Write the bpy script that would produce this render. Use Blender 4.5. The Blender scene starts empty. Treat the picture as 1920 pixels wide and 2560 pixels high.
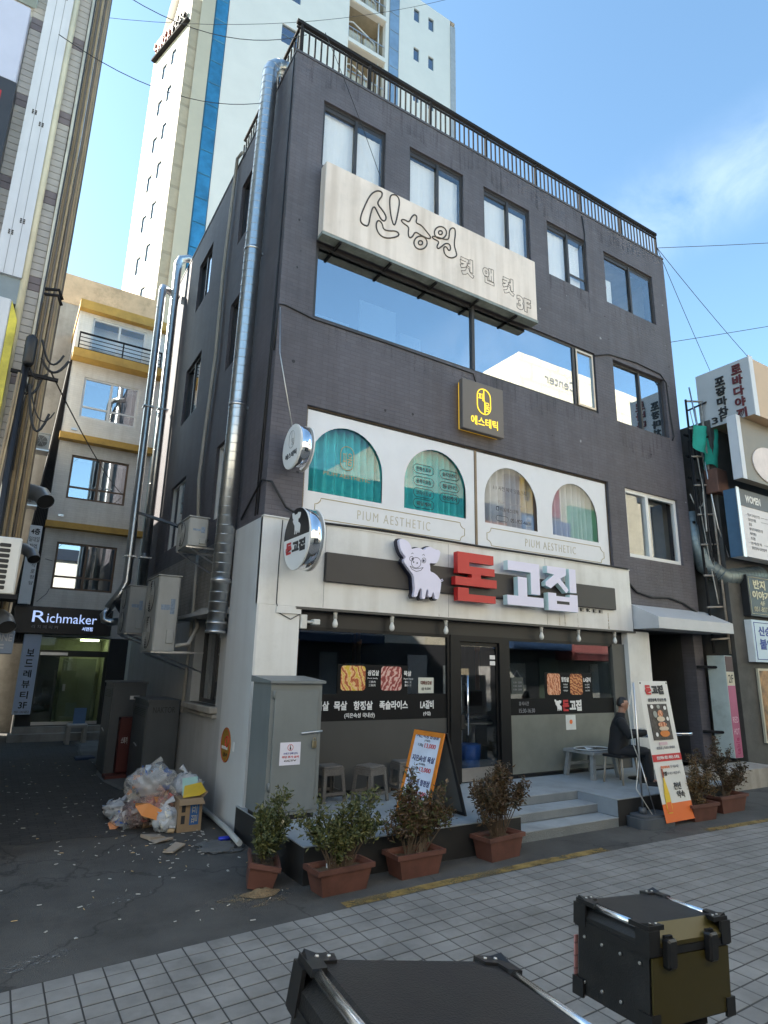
import bpy, math, random
from mathutils import Vector, Matrix, noise

SC = bpy.context.scene
COL = SC.collection
RND = random.Random(11)

# ---------------------------------------------------------------- camera
CAM_F, CAM_YAW, CAM_PITCH, CAM_ROLL = 1536.3, -0.5498, 0.2471, 0.0218      # focal length in photo pixels, radians
CAM_P = Vector((-3.0366, -8.2693, 2.15))
_cy, _sy = math.cos(CAM_YAW), math.sin(CAM_YAW)
CAM_W = Vector((-_sy * math.cos(CAM_PITCH), _cy * math.cos(CAM_PITCH), math.sin(CAM_PITCH)))
_r0 = Vector((_cy, _sy, 0)); _u0 = _r0.cross(CAM_W)
CAM_R = _r0 * math.cos(CAM_ROLL) + _u0 * math.sin(CAM_ROLL)
CAM_U = _u0 * math.cos(CAM_ROLL) - _r0 * math.sin(CAM_ROLL)
cd = bpy.data.cameras.new('camera'); cam = bpy.data.objects.new('camera', cd); COL.objects.link(cam)
cam.matrix_world = Matrix(((CAM_R.x, CAM_U.x, -CAM_W.x, CAM_P.x), (CAM_R.y, CAM_U.y, -CAM_W.y, CAM_P.y),
                           (CAM_R.z, CAM_U.z, -CAM_W.z, CAM_P.z), (0, 0, 0, 1)))
cd.sensor_fit = 'VERTICAL'; cd.sensor_height = 36; cd.sensor_width = 27; cd.lens = CAM_F / 2560 * 36
cd.clip_start = .05; cd.clip_end = 2000
SC.camera = cam

# ---------------------------------------------------------------- sky, sun, exposure
SUN_EL, SUN_AZ = math.radians(36), math.radians(-50)      # azimuth from +Y towards +X
SUN_DIR = Vector((math.sin(SUN_AZ) * math.cos(SUN_EL), math.cos(SUN_AZ) * math.cos(SUN_EL), math.sin(SUN_EL)))
wd = bpy.data.worlds.new('World'); SC.world = wd; wd.use_nodes = True
nt = wd.node_tree; N = nt.nodes; L = nt.links; N.clear()
sky = N.new('ShaderNodeTexSky'); sky.sky_type = 'NISHITA'; sky.sun_disc = False
sky.sun_elevation = SUN_EL; sky.sun_rotation = SUN_AZ; sky.air_density = 1.05; sky.dust_density = .9; sky.ozone_density = .7
# a thin band of cirrus drawn out across the sky
def _wray(px, py): return (CAM_W + CAM_R * ((px - 960) / CAM_F) + CAM_U * ((1280 - py) / CAM_F)).normalized()
_bn = _wray(1540, 560).cross(_wray(1920, 330)).normalized()
tc = N.new('ShaderNodeTexCoord'); dp = N.new('ShaderNodeVectorMath'); dp.operation = 'DOT_PRODUCT'; dp.inputs[1].default_value = _bn
nz = N.new('ShaderNodeTexNoise'); nz.inputs['Scale'].default_value = 2.2; nz.inputs['Detail'].default_value = 6; nz.inputs['Roughness'].default_value = .5
ma = N.new('ShaderNodeMath'); ma.operation = 'MULTIPLY_ADD'; ma.inputs[1].default_value = .22; ma.inputs[2].default_value = -.11     # wander of the band
ad = N.new('ShaderNodeMath'); ab = N.new('ShaderNodeMath'); ab.operation = 'ABSOLUTE'
mr = N.new('ShaderNodeMapRange'); mr.interpolation_type = 'SMOOTHSTEP'; mr.inputs[1].default_value = .1; mr.inputs[2].default_value = .0; mr.inputs[3].default_value = 0; mr.inputs[4].default_value = .13
n2 = N.new('ShaderNodeTexNoise'); n2.inputs['Scale'].default_value = 7; n2.inputs['Detail'].default_value = 9; n2.inputs['Roughness'].default_value = .62; n2.inputs['Distortion'].default_value = .6; m2 = N.new('ShaderNodeMath'); m2.operation = 'MULTIPLY'
mx = N.new('ShaderNodeMixRGB'); mx.inputs[2].default_value = (8, 8.3, 8.8, 1)
bg = N.new('ShaderNodeBackground'); bg.inputs['Strength'].default_value = .1
out = N.new('ShaderNodeOutputWorld')
L.new(tc.outputs['Generated'], dp.inputs[0]); L.new(tc.outputs['Generated'], nz.inputs['Vector']); L.new(tc.outputs['Generated'], n2.inputs['Vector'])
L.new(nz.outputs['Fac'], ma.inputs[0]); L.new(dp.outputs['Value'], ad.inputs[0]); L.new(ma.outputs[0], ad.inputs[1]); L.new(ad.outputs[0], ab.inputs[0]); L.new(ab.outputs[0], mr.inputs[0])
L.new(mr.outputs[0], m2.inputs[0]); m3 = N.new('ShaderNodeMapRange'); m3.inputs[1].default_value = .36; m3.inputs[2].default_value = .72; L.new(n2.outputs['Fac'], m3.inputs[0]); L.new(m3.outputs[0], m2.inputs[1]); L.new(m2.outputs[0], mx.inputs[0])
hue = N.new('ShaderNodeMixRGB'); hue.blend_type = 'MULTIPLY'; hue.inputs[0].default_value = 1; hue.inputs[2].default_value = (.82, 1, 1, 1); L.new(sky.outputs[0], hue.inputs[1]); L.new(hue.outputs[0], mx.inputs[1]); L.new(mx.outputs[0], bg.inputs[0]); L.new(bg.outputs[0], out.inputs[0])
sl = bpy.data.lights.new('sun', 'SUN'); sl.energy = 5.0; sl.angle = math.radians(.53); sl.color = (1, .93, .8)
so = bpy.data.objects.new('sun', sl); COL.objects.link(so)
so.rotation_euler = SUN_DIR.to_track_quat('Z', 'Y').to_euler(); so.location = (-20, 30, 40)
vs = SC.view_settings; vs.view_transform = 'Standard'; vs.look = 'None'; vs.exposure = 1.95; vs.gamma = 1; vs.use_curve_mapping = False
SC.cycles.max_bounces = 8; SC.cycles.transparent_max_bounces = 16; SC.cycles.use_denoising = True
SC.cycles.caustics_reflective = False; SC.cycles.caustics_refractive = False

# ---------------------------------------------------------------- measuring helpers: a photo pixel met with a real plane
def _ray(px, py): return CAM_W + CAM_R * ((px - 960) / CAM_F) + CAM_U * ((1280 - py) / CAM_F)
def _hit(px, py, ax, val):
    d = _ray(px, py); return CAM_P + d * ((val - CAM_P[ax]) / d[ax])
def AF(px, py, y=0.): h = _hit(px, py, 1, y); return h.x, h.z
def AS(px, py, x=0.): h = _hit(px, py, 0, x); return h.y, h.z
def AG(px, py, z=0.): h = _hit(px, py, 2, z); return h.x, h.y
def PJ(p):
    d = Vector(p) - CAM_P; z = d.dot(CAM_W); return 960 + CAM_F * d.dot(CAM_R) / z, 1280 - CAM_F * d.dot(CAM_U) / z, z

# ---------------------------------------------------------------- mesh helpers
class Fr:
    """A plane to build on: o origin, u to the right, v up, n out of it."""
    def __init__(s, o, u, v):
        s.o = Vector(o); s.u = Vector(u).normalized(); s.v = Vector(v).normalized(); s.n = s.u.cross(s.v)
    def p(s, a, b, c=0.): return s.o + s.u * a + s.v * b + s.n * c
FRONT = Fr((0, 0, 0), (1, 0, 0), (0, 0, 1))            # a wall that faces the street (-Y)
SIDE = Fr((0, 0, 0), (0, -1, 0), (0, 0, 1))            # a wall that faces the alley (-X); a = -y
FLOOR = Fr((0, 0, 0), (1, 0, 0), (0, 1, 0))
def front(y): return Fr((0, y, 0), (1, 0, 0), (0, 0, 1))
def side(x): return Fr((x, 0, 0), (0, -1, 0), (0, 0, 1))
BASE = {}
def _tag(o, label=None, cat=None, group=None, kind=None):
    if label: o['label'] = label
    if cat: o['category'] = cat
    if group: o['group'] = group
    if kind: o['kind'] = kind
    return o
def thing(name, label, cat, loc=(0, 0, 0), rot=(0, 0, 0), group=None, local=False):
    o = bpy.data.objects.new(name, None); COL.objects.link(o); o.empty_display_size = .2
    o.location = loc; o.rotation_euler = rot
    BASE[o.name] = Vector((0, 0, 0)) if local else Vector(loc)
    return _tag(o, label, cat, group)
class MB:
    def __init__(s): s.v = []; s.f = []; s.m = []; s.s = []
    def add(s, vs, fs, mi=0, sm=False):
        n = len(s.v); s.v += [tuple(v) for v in vs]
        for f in fs: s.f.append([n + i for i in f]); s.m.append(mi); s.s.append(sm)
        return s
    def box(s, x0, x1, z0, z1, d0, d1, fr=FRONT, mi=0):
        """x along u, z along v, d along n (outwards)"""
        if x0 > x1: x0, x1 = x1, x0
        if z0 > z1: z0, z1 = z1, z0
        if d0 > d1: d0, d1 = d1, d0
        P = [fr.p(a, b, c) for c in (d0, d1) for a, b in ((x0, z0), (x1, z0), (x1, z1), (x0, z1))]
        return s.add(P, [(3, 2, 1, 0), (4, 5, 6, 7), (0, 1, 5, 4), (1, 2, 6, 5), (2, 3, 7, 6), (3, 0, 4, 7)], mi)
    def bbox(s, x0, x1, y0, y1, z0, z1, mi=0): return s.box(x0, x1, y0, y1, z0, z1, FLOOR, mi)
    def cbox(s, x0, x1, z0, z1, d0, d1, c=.01, fr=FRONT, mi=0):
        """box with chamfered edges on its outer face and its four corners"""
        o = [(x0 + c, z0), (x1 - c, z0), (x1, z0 + c), (x1, z1 - c), (x1 - c, z1), (x0 + c, z1), (x0, z1 - c), (x0, z0 + c)]
        xm, zm = (x0 + x1) / 2, (z0 + z1) / 2
        i = [(xm + (a - xm) * (1 - c / max(.001, abs(x1 - x0) / 2)), zm + (b - zm) * (1 - c / max(.001, abs(z1 - z0) / 2))) for a, b in o]
        P = [fr.p(a, b, d0) for a, b in o] + [fr.p(a, b, d1 - c) for a, b in o] + [fr.p(a, b, d1) for a, b in i]
        F = [tuple(range(7, -1, -1)), tuple(range(16, 24))]
        for k in (0, 8):
            for j in range(8): F.append((k + j, k + (j + 1) % 8, k + 8 + (j + 1) % 8, k + 8 + j))
        return s.add(P, F, mi)
    def quad(s, *P, mi=0): return s.add(P, [tuple(range(len(P)))], mi)
    def prism(s, pts, d0, d1, fr=FRONT, mi=0, ms=None):
        n = len(pts); ar = sum(pts[i][0] * pts[(i + 1) % n][1] - pts[(i + 1) % n][0] * pts[i][1] for i in range(n))
        if ar < 0: pts = pts[::-1]
        if d0 > d1: d0, d1 = d1, d0
        P = [fr.p(a, b, d0) for a, b in pts] + [fr.p(a, b, d1) for a, b in pts]
        k = len(s.v); s.v += [tuple(v) for v in P]
        def ad(f, m): s.f.append([k + i for i in f]); s.m.append(m); s.s.append(False)
        ad(tuple(range(n - 1, -1, -1)), mi); ad(tuple(range(n, 2 * n)), mi)
        for i in range(n): ad((i, (i + 1) % n, n + (i + 1) % n, n + i), mi if ms is None else ms)
        return s
    def tube(s, path, r, seg=8, mi=0, cap=True, closed=False):
        path = [Vector(p) for p in path]; n = len(path); k0 = len(s.v); ref = None; rings = []
        for i, p in enumerate(path):
            a = path[(i - 1) % n] if (i > 0 or closed) else p; b = path[(i + 1) % n] if (i < n - 1 or closed) else p
            t = (b - a); t = t.normalized() if t.length > 1e-9 else Vector((0, 0, 1))
            if ref is None: ref = t.cross(Vector((0, 0, 1)) if abs(t.z) < .9 else Vector((1, 0, 0))).normalized()
            ref = (ref - t * ref.dot(t)).normalized(); w = t.cross(ref)
            rr = r[i] if isinstance(r, (list, tuple)) else r
            rings.append([p + (ref * math.cos(2 * math.pi * j / seg) + w * math.sin(2 * math.pi * j / seg)) * rr for j in range(seg)])
        for g in rings: s.v += [tuple(v) for v in g]
        for i in range(n if closed else n - 1):
            a = k0 + i * seg; b = k0 + ((i + 1) % n) * seg
            for j in range(seg):
                s.f.append([a + j, a + (j + 1) % seg, b + (j + 1) % seg, b + j]); s.m.append(mi); s.s.append(seg > 5)
        if cap and not closed:
            s.f.append([k0 + j for j in range(seg - 1, -1, -1)]); s.m.append(mi); s.s.append(False)
            s.f.append([k0 + (n - 1) * seg + j for j in range(seg)]); s.m.append(mi); s.s.append(False)
        return s
    def lathe(s, prof, c, ax=(0, 0, 1), seg=20, mi=0, sm=True):
        """prof: (radius, height along ax)"""
        ax = Vector(ax).normalized(); a = ax.cross(Vector((0, 0, 1)) if abs(ax.z) < .9 else Vector((1, 0, 0))).normalized(); b = ax.cross(a); c = Vector(c)
        k = len(s.v)
        for r, h in prof:
            for j in range(seg):
                t = 2 * math.pi * j / seg; s.v.append(tuple(c + ax * h + (a * math.cos(t) + b * math.sin(t)) * r))
        for i in range(len(prof) - 1):
            for j in range(seg):
                s.f.append([k + i * seg + j, k + i * seg + (j + 1) % seg, k + (i + 1) * seg + (j + 1) % seg, k + (i + 1) * seg + j]); s.m.append(mi); s.s.append(sm)
        s.f.append([k + j for j in range(seg - 1, -1, -1)]); s.m.append(mi); s.s.append(False)
        s.f.append([k + (len(prof) - 1) * seg + j for j in range(seg)]); s.m.append(mi); s.s.append(False)
        return s
    def mesh(s, name, mats, off):
        me = bpy.data.meshes.new(name)
        me.from_pydata([(v[0] - off.x, v[1] - off.y, v[2] - off.z) for v in s.v], [], s.f)
        for m in (mats if isinstance(mats, (list, tuple)) else [mats]): me.materials.append(m)
        me.polygons.foreach_set('material_index', s.m); me.polygons.foreach_set('use_smooth', s.s); me.update()
        return me
    def build(s, name, mats, parent=None, label=None, cat=None, group=None, kind=None, at=None):
        off = BASE[parent.name] if parent else (Vector(at) if at else Vector((0, 0, 0)))
        o = bpy.data.objects.new(name, s.mesh(name, mats, off)); COL.objects.link(o)
        if parent: o.parent = parent; BASE[o.name] = off
        else: o.location = off; BASE[o.name] = off
        return _tag(o, label, cat, group, kind)
def clone(src, parent=None, loc=None, rot=None):
    c = src.copy(); COL.objects.link(c); c.parent = parent
    if loc is not None: c.location = loc
    if rot is not None: c.rotation_euler = rot
    BASE[c.name] = BASE.get(src.name, Vector((0, 0, 0)))
    for ch in list(src.children): clone(ch, c)
    return c
def arc(cx, cy, r, a0, a1, n): return [(cx + r * math.cos(math.radians(a0 + (a1 - a0) * i / n)), cy + r * math.sin(math.radians(a0 + (a1 - a0) * i / n))) for i in range(n + 1)]
def rrect(x0, x1, z0, z1, r, n=5):
    return arc(x1 - r, z1 - r, r, 0, 90, n) + arc(x0 + r, z1 - r, r, 90, 180, n) + arc(x0 + r, z0 + r, r, 180, 270, n) + arc(x1 - r, z0 + r, r, 270, 360, n)
def sag(a, b, d, n=14):
    a = Vector(a); b = Vector(b)
    return [a.lerp(b, i / n) - Vector((0, 0, d * 4 * (i / n) * (1 - i / n))) for i in range(n + 1)]
def text(body, fr, x0, x1, z0, z1, mat, parent=None, name='lettering', d=.004, th=.003, bold=0., outline=0., asp=None, spacing=1.):
    """flat lettering fitted to a rectangle of the frame; asp keeps a height/width ratio inside it"""
    cu = bpy.data.curves.new('lettering', 'FONT'); cu.body = body; cu.resolution_u = 3; cu.offset = bold; cu.space_character = spacing
    if outline: cu.fill_mode = 'NONE'; cu.bevel_depth = outline; cu.bevel_resolution = 0
    else: cu.extrude = .01
    ob = bpy.data.objects.new('lettering', cu); me = bpy.data.meshes.new_from_object(ob)
    bpy.data.objects.remove(ob); bpy.data.curves.remove(cu)
    xs = [v.co.x for v in me.vertices]; ys = [v.co.y for v in me.vertices]
    if not xs: return None
    a0, a1, b0, b1 = min(xs), max(xs), min(ys), max(ys)
    zs = max(abs(v.co.z) for v in me.vertices) or 1
    off = BASE[parent.name] if parent else Vector((0, 0, 0))
    for v in me.vertices:
        q = fr.p(x0 + (v.co.x - a0) / (a1 - a0) * (x1 - x0), z0 + (v.co.y - b0) / (b1 - b0) * (z1 - z0), d + (v.co.z / zs + 1) * .5 * th)
        v.co = q - off
    me.materials.clear(); me.materials.append(mat)
    o = bpy.data.objects.new(name, me); COL.objects.link(o)
    if parent: o.parent = parent
    BASE[o.name] = off
    return o

# ---------------------------------------------------------------- materials
MATS = {}
def M(name, col, rough=.6, metal=0., var=.12, vs=3., bump=0., bs=40., spec=.5, brick=None, streak=0., emit=None, trans=None, dirt=0., coat=0.):
    """principled material with real base colour, uneven tone, fine relief, optional brick coursing and rain streaks"""
    if name in MATS: return MATS[name]
    m = bpy.data.materials.new(name); m.use_nodes = True; MATS[name] = m
    nt = m.node_tree; N = nt.nodes; L = nt.links; b = N['Principled BSDF']
    b.inputs['Roughness'].default_value = rough; b.inputs['Metallic'].default_value = metal
    b.inputs['Specular IOR Level'].default_value = spec; b.inputs['Coat Weight'].default_value = coat
    geo = N.new('ShaderNodeNewGeometry'); vec = geo.outputs['Position']; c = None; h = None
    rgb = N.new('ShaderNodeRGB'); rgb.outputs[0].default_value = (*col, 1); c = rgb.outputs[0]
    def mul(c, f, lo, hi):
        mr = N.new('ShaderNodeMapRange'); mr.inputs['To Min'].default_value = lo; mr.inputs['To Max'].default_value = hi; L.new(f, mr.inputs[0])
        x = N.new('ShaderNodeMixRGB'); x.blend_type = 'MULTIPLY'; x.inputs[0].default_value = 1; L.new(c, x.inputs[1]); L.new(mr.outputs[0], x.inputs[2]); return x.outputs[0]
    if var:
        n = N.new('ShaderNodeTexNoise'); n.inputs['Scale'].default_value = vs; n.inputs['Detail'].default_value = 6; n.inputs['Roughness'].default_value = .65
        L.new(vec, n.inputs['Vector']); mr = N.new('ShaderNodeMapRange'); mr.inputs[1].default_value = .3; mr.inputs[2].default_value = .7; L.new(n.outputs['Fac'], mr.inputs[0])
        c = mul(c, mr.outputs[0], 1 - var, 1 + var)
        mr2 = N.new('ShaderNodeMapRange'); mr2.inputs['To Min'].default_value = max(.02, rough - .08); mr2.inputs['To Max'].default_value = min(1, rough + .1)
        L.new(n.outputs['Fac'], mr2.inputs[0]); L.new(mr2.outputs[0], b.inputs['Roughness'])
    if streak:
        mp = N.new('ShaderNodeMapping'); mp.inputs['Scale'].default_value = (4.5, 4.5, .35); n = N.new('ShaderNodeTexNoise'); n.inputs['Scale'].default_value = 1.; n.inputs['Detail'].default_value = 4
        L.new(vec, mp.inputs[0]); L.new(mp.outputs[0], n.inputs['Vector']); mr = N.new('ShaderNodeMapRange'); mr.inputs[1].default_value = .45; mr.inputs[2].default_value = .72
        L.new(n.outputs['Fac'], mr.inputs[0]); x = N.new('ShaderNodeMixRGB'); x.blend_type = 'MULTIPLY'; x.inputs[2].default_value = (1 - streak * .9, 1 - streak, 1 - streak * 1.12, 1)
        L.new(mr.outputs[0], x.inputs[0]); L.new(c, x.inputs[1]); c = x.outputs[0]
    if dirt:
        n = N.new('ShaderNodeTexNoise'); n.inputs['Scale'].default_value = 1.4; n.inputs['Detail'].default_value = 9; n.inputs['Roughness'].default_value = .75; L.new(vec, n.inputs['Vector'])
        mr = N.new('ShaderNodeMapRange'); mr.inputs[1].default_value = .5; mr.inputs[2].default_value = .68; L.new(n.outputs['Fac'], mr.inputs[0])
        x = N.new('ShaderNodeMixRGB'); x.blend_type = 'MULTIPLY'; x.inputs[2].default_value = (1 - dirt, 1 - dirt, 1 - dirt * 1.05, 1); L.new(mr.outputs[0], x.inputs[0]); L.new(c, x.inputs[1]); c = x.outputs[0]
    if brick:
        bw, bh, depth, tone = brick
        sp = N.new('ShaderNodeSeparateXYZ'); L.new(vec, sp.inputs[0]); ad = N.new('ShaderNodeMath'); L.new(sp.outputs[0], ad.inputs[0]); L.new(sp.outputs[1], ad.inputs[1])
        cb = N.new('ShaderNodeCombineXYZ'); L.new(ad.outputs[0], cb.inputs[0]); L.new(sp.outputs[2], cb.inputs[1])
        bt = N.new('ShaderNodeTexBrick'); bt.inputs['Scale'].default_value = 1; bt.inputs['Brick Width'].default_value = bw; bt.inputs['Row Height'].default_value = bh
        bt.inputs['Mortar Size'].default_value = bh * .085; bt.inputs['Mortar Smooth'].default_value = .3; bt.inputs['Bias'].default_value = 0
        bt.inputs['Color1'].default_value = (1, 1, 1, 1); bt.inputs['Color2'].default_value = (1 - tone * .5,) * 3 + (1,); bt.inputs['Mortar'].default_value = (1 - tone,) * 3 + (1,)
        L.new(cb.outputs[0], bt.inputs['Vector']); x = N.new('ShaderNodeMixRGB'); x.blend_type = 'MULTIPLY'; x.inputs[0].default_value = 1
        L.new(c, x.inputs[1]); L.new(bt.outputs['Color'], x.inputs[2]); c = x.outputs[0]
        bp = N.new('ShaderNodeBump'); bp.inputs['Strength'].default_value = .7; bp.inputs['Distance'].default_value = depth; bp.invert = True
        L.new(bt.outputs['Fac'], bp.inputs['Height']); h = bp.outputs[0]
    if bump:
        n = N.new('ShaderNodeTexNoise'); n.inputs['Scale'].default_value = bs; n.inputs['Detail'].default_value = 5; L.new(vec, n.inputs['Vector'])
        bp = N.new('ShaderNodeBump'); bp.inputs['Strength'].default_value = min(1, bump * 4); bp.inputs['Distance'].default_value = bump * .05; L.new(n.outputs['Fac'], bp.inputs['Height'])
        if h: L.new(h, bp.inputs['Normal'])
        h = bp.outputs[0]
    if h: L.new(h, b.inputs['Normal'])
    L.new(c, b.inputs['Base Color'])
    if trans: b.inputs['Transmission Weight'].default_value = trans
    if emit: b.inputs['Emission Color'].default_value = (*emit[0], 1); b.inputs['Emission Strength'].default_value = emit[1]
    return m
def glass(name, tint=(.8, .85, .88), refl=.12, rough=.0, wav=.0):
    """window glass: a thin sheet that mirrors by angle and lets the rest through"""
    if name in MATS: return MATS[name]
    m = bpy.data.materials.new(name); m.use_nodes = True; MATS[name] = m; nt = m.node_tree; N = nt.nodes; L = nt.links; N.clear()
    o = N.new('ShaderNodeOutputMaterial'); t = N.new('ShaderNodeBsdfTransparent'); t.inputs[0].default_value = (*tint, 1); g = N.new('ShaderNodeBsdfGlossy'); g.inputs['Roughness'].default_value = rough
    g.inputs['Color'].default_value = (.95, .97, 1, 1); lw = N.new('ShaderNodeLayerWeight'); lw.inputs[0].default_value = .5; f = N.new('ShaderNodeMath'); f.operation = 'POWER'; f.inputs[1].default_value = 4; L.new(lw.outputs['Facing'], f.inputs[0]); a = N.new('ShaderNodeMath'); a.operation = 'MULTIPLY_ADD'
    a.inputs[1].default_value = .9; a.inputs[2].default_value = refl; a.use_clamp = True; mx = N.new('ShaderNodeMixShader')
    if wav:
        ge = N.new('ShaderNodeNewGeometry'); n = N.new('ShaderNodeTexNoise'); n.inputs['Scale'].default_value = 1.2; bp = N.new('ShaderNodeBump'); bp.inputs['Strength'].default_value = .12; bp.inputs['Distance'].default_value = wav
        L.new(ge.outputs['Position'], n.inputs['Vector']); L.new(n.outputs['Fac'], bp.inputs['Height']); L.new(bp.outputs[0], g.inputs['Normal'])
    L.new(f.outputs[0], a.inputs[0]); L.new(a.outputs[0], mx.inputs[0]); L.new(t.outputs[0], mx.inputs[1]); L.new(g.outputs[0], mx.inputs[2]); L.new(mx.outputs[0], o.inputs[0])
    return m
def paint(name, col, rough=.45, **k): return M(name, col, rough, var=k.pop('var', .06), **k)
BLACK = M('black paint', (.012, .012, .014), .45); INK = M('printed black', (.02, .02, .025), .6, var=0); WHITEINK = M('printed white', (.75, .75, .75), .6, var=0)
REDINK = M('printed red', (.5, .03, .035), .6, var=0); GOLDINK = M('printed gold', (.42, .33, .16), .5, var=0); GREYINK = M('printed grey', (.25, .25, .27), .6, var=0)
BLUEINK = M('printed blue', (.03, .06, .3), .6, var=0); ORANGEINK = M('printed orange', (.75, .17, .04), .6, var=0)
DARKBRICK = M('painted charcoal brick', (.106, .099, .116), .66, var=.2, vs=.8, brick=(.2, .068, .005, .24), bump=.05, bs=60, streak=.2, dirt=.16)
DARKPLAIN = M('charcoal paint', (.07, .066, .074), .6, var=.12, vs=2)
WHITEPANEL = M('white sheet cladding', (.68, .68, .67), .42, var=.05, vs=1.2, streak=.13, dirt=.12)
FRAMEDARK = M('dark window frame', (.035, .033, .035), .45); FRAMEWHITE = M('white window frame', (.72, .73, .73), .4, var=.05)
ALU = M('aluminium', (.62, .62, .63), .35, 1., var=.08); CHROME = M('polished steel', (.78, .78, .8), .07, 1., var=.03)
GALV = M('galvanised duct steel', (.55, .56, .56), .3, 1., var=.1, vs=7)
GLASSW = glass('window glass', (.98, .985, .985), .09, wav=.004); GLASSS = glass('shop glass', (.86, .88, .89), .085); GLASST = glass('tinted glass', (.7, .78, .82), .42, wav=.004)
GLASSB = glass('blue tower glass', (.05, .22, .4), .3)
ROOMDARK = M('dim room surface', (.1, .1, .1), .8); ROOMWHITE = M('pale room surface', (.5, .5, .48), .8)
BLIND = M('white blind', (.88, .88, .88), .75, var=.04)
CABLE = M('black cable', (.016, .016, .018), .55); CONC = M('rough concrete', (.34, .32, .29), .85, var=.2, vs=1.5, bump=.15, bs=14, streak=.2, dirt=.25)
# ================================================================ ground
ASPH = M('worn asphalt', (.078, .074, .069), .85, var=.32, vs=1.1, bump=.22, bs=90, dirt=.3)
def cracked(m, sc, w, tone, d=.4):
    """thin wandering cracks: cell edges of a warped Voronoi"""
    nt = m.node_tree; N = nt.nodes; L = nt.links; b = N['Principled BSDF']; geo = [x for x in N if x.type == 'NEW_GEOMETRY'][0]
    n = N.new('ShaderNodeTexNoise'); n.inputs['Scale'].default_value = 2.5; n.inputs['Detail'].default_value = 5; x = N.new('ShaderNodeMixRGB'); x.blend_type = 'LINEAR_LIGHT'; x.inputs[0].default_value = d
    L.new(geo.outputs['Position'], n.inputs['Vector']); L.new(geo.outputs['Position'], x.inputs[1]); L.new(n.outputs['Color'], x.inputs[2])
    v = N.new('ShaderNodeTexVoronoi'); v.feature = 'DISTANCE_TO_EDGE'; v.inputs['Scale'].default_value = sc; L.new(x.outputs[0], v.inputs['Vector'])
    mr = N.new('ShaderNodeMapRange'); mr.inputs[1].default_value = 0; mr.inputs[2].default_value = w; mr.inputs[3].default_value = tone; mr.inputs[4].default_value = 1; L.new(v.outputs['Distance'], mr.inputs[0])
    src = b.inputs['Base Color'].links[0].from_socket; y = N.new('ShaderNodeMixRGB'); y.blend_type = 'MULTIPLY'; y.inputs[0].default_value = 1; L.new(src, y.inputs[1]); L.new(mr.outputs[0], y.inputs[2]); L.new(y.outputs[0], b.inputs['Base Color'])
cracked(ASPH, .45, .012, .5)
g = MB(); n = 60
g.quad((-400, -300, 0), (400, -300, 0), (400, 500, 0), (-400, 500, 0))
g.build('ground', ASPH, kind='structure')
PAVER = M('alley pavers', (.062, .06, .058), .85, var=.25, vs=3, brick=(.22, .11, .006, .45), bump=.1, bs=80)
def paver_fix(m):          # course the pavers over x / y instead of up a wall
    nt = m.node_tree
    for nd in nt.nodes:
        if nd.type == 'COMBXYZ':
            sp = [x for x in nt.nodes if x.type == 'SEPXYZ'][0]
            nt.links.new(sp.outputs[0], nd.inputs[0]); nt.links.new(sp.outputs[1], nd.inputs[1])
paver_fix(PAVER)
g = MB(); pts = [(-3.0, 11.6), (-3.02, 1.0)] + [(-3 + .3 * i, .95 - .03 * i + .06 * math.sin(i * 2.1)) for i in range(8)] + [(-.05, 1.6), (-.05, 11.6)]
g.add([(x, y, .005) for x, y in pts], [tuple(range(len(pts)))])
g.build('alley_paving', PAVER, kind='structure')
g = MB(); pts = [(-.02 - .3 + .1 * math.sin(i * 1.7), 11 - i * .9) for i in range(9)]
for i in range(8):
    (xa, ya), (xb, yb) = pts[i], pts[i + 1]
    g.add([(xa - .6, ya, .004), (0, ya, .004), (0, yb, .004), (xb - .6, yb, .004), (xa - .55, ya, .03), (0, ya, .04), (0, yb, .04), (xb - .55, yb, .03)], [(4, 7, 6, 5), (0, 3, 7, 4)])
g.build('concrete_apron', M('grey mortar', (.13, .13, .128), .9, var=.2, bump=.2, bs=30, dirt=.3), kind='structure')

# tiles of the street: rows bend a little, like the street
TP, TR = .192, .167
def row_y(x): return -2.64 - .0072 * (min(x, 9) - 3.8) ** 2
TILE = M('grey concrete tile', (.225, .218, .208), .8, var=.26, vs=2.0, bump=.1, bs=120, dirt=.24)
def tile_random(m):
    nt = m.node_tree; N = nt.nodes; L = nt.links; oi = N.new('ShaderNodeObjectInfo'); geo = [x for x in N if x.type == 'NEW_GEOMETRY'][0]
    ad = N.new('ShaderNodeMath'); ad.operation = 'ADD'; L.new(oi.outputs['Random'], ad.inputs[0]); L.new(geo.outputs['Random Per Island'], ad.inputs[1])
    fr = N.new('ShaderNodeMath'); fr.operation = 'FRACT'; L.new(ad.outputs[0], fr.inputs[0])
    mr = N.new('ShaderNodeMapRange'); mr.inputs['To Min'].default_value = .93; mr.inputs['To Max'].default_value = 1.06; L.new(fr.outputs[0], mr.inputs[0])
    b = N['Principled BSDF']; src = b.inputs['Base Color'].links[0].from_socket; x = N.new('ShaderNodeMixRGB'); x.blend_type = 'MULTIPLY'; x.inputs[0].default_value = 1
    L.new(src, x.inputs[1]); L.new(mr.outputs[0], x.inputs[2]); L.new(x.outputs[0], b.inputs['Base Color'])
tile_random(TILE)
bed = MB(); xs = [-12 + .5 * i for i in range(84)]
for a, b in zip(xs, xs[1:]): bed.quad((a, -10.6, .0068), (b, -10.6, .0068), (b, row_y(b) + .006, .0068), (a, row_y(a) + .006, .0068))
pave = bed.build('pavement', M('joint sand', (.05, .049, .047), .9, var=.35), kind='structure')
cand = []; rest = MB()
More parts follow.
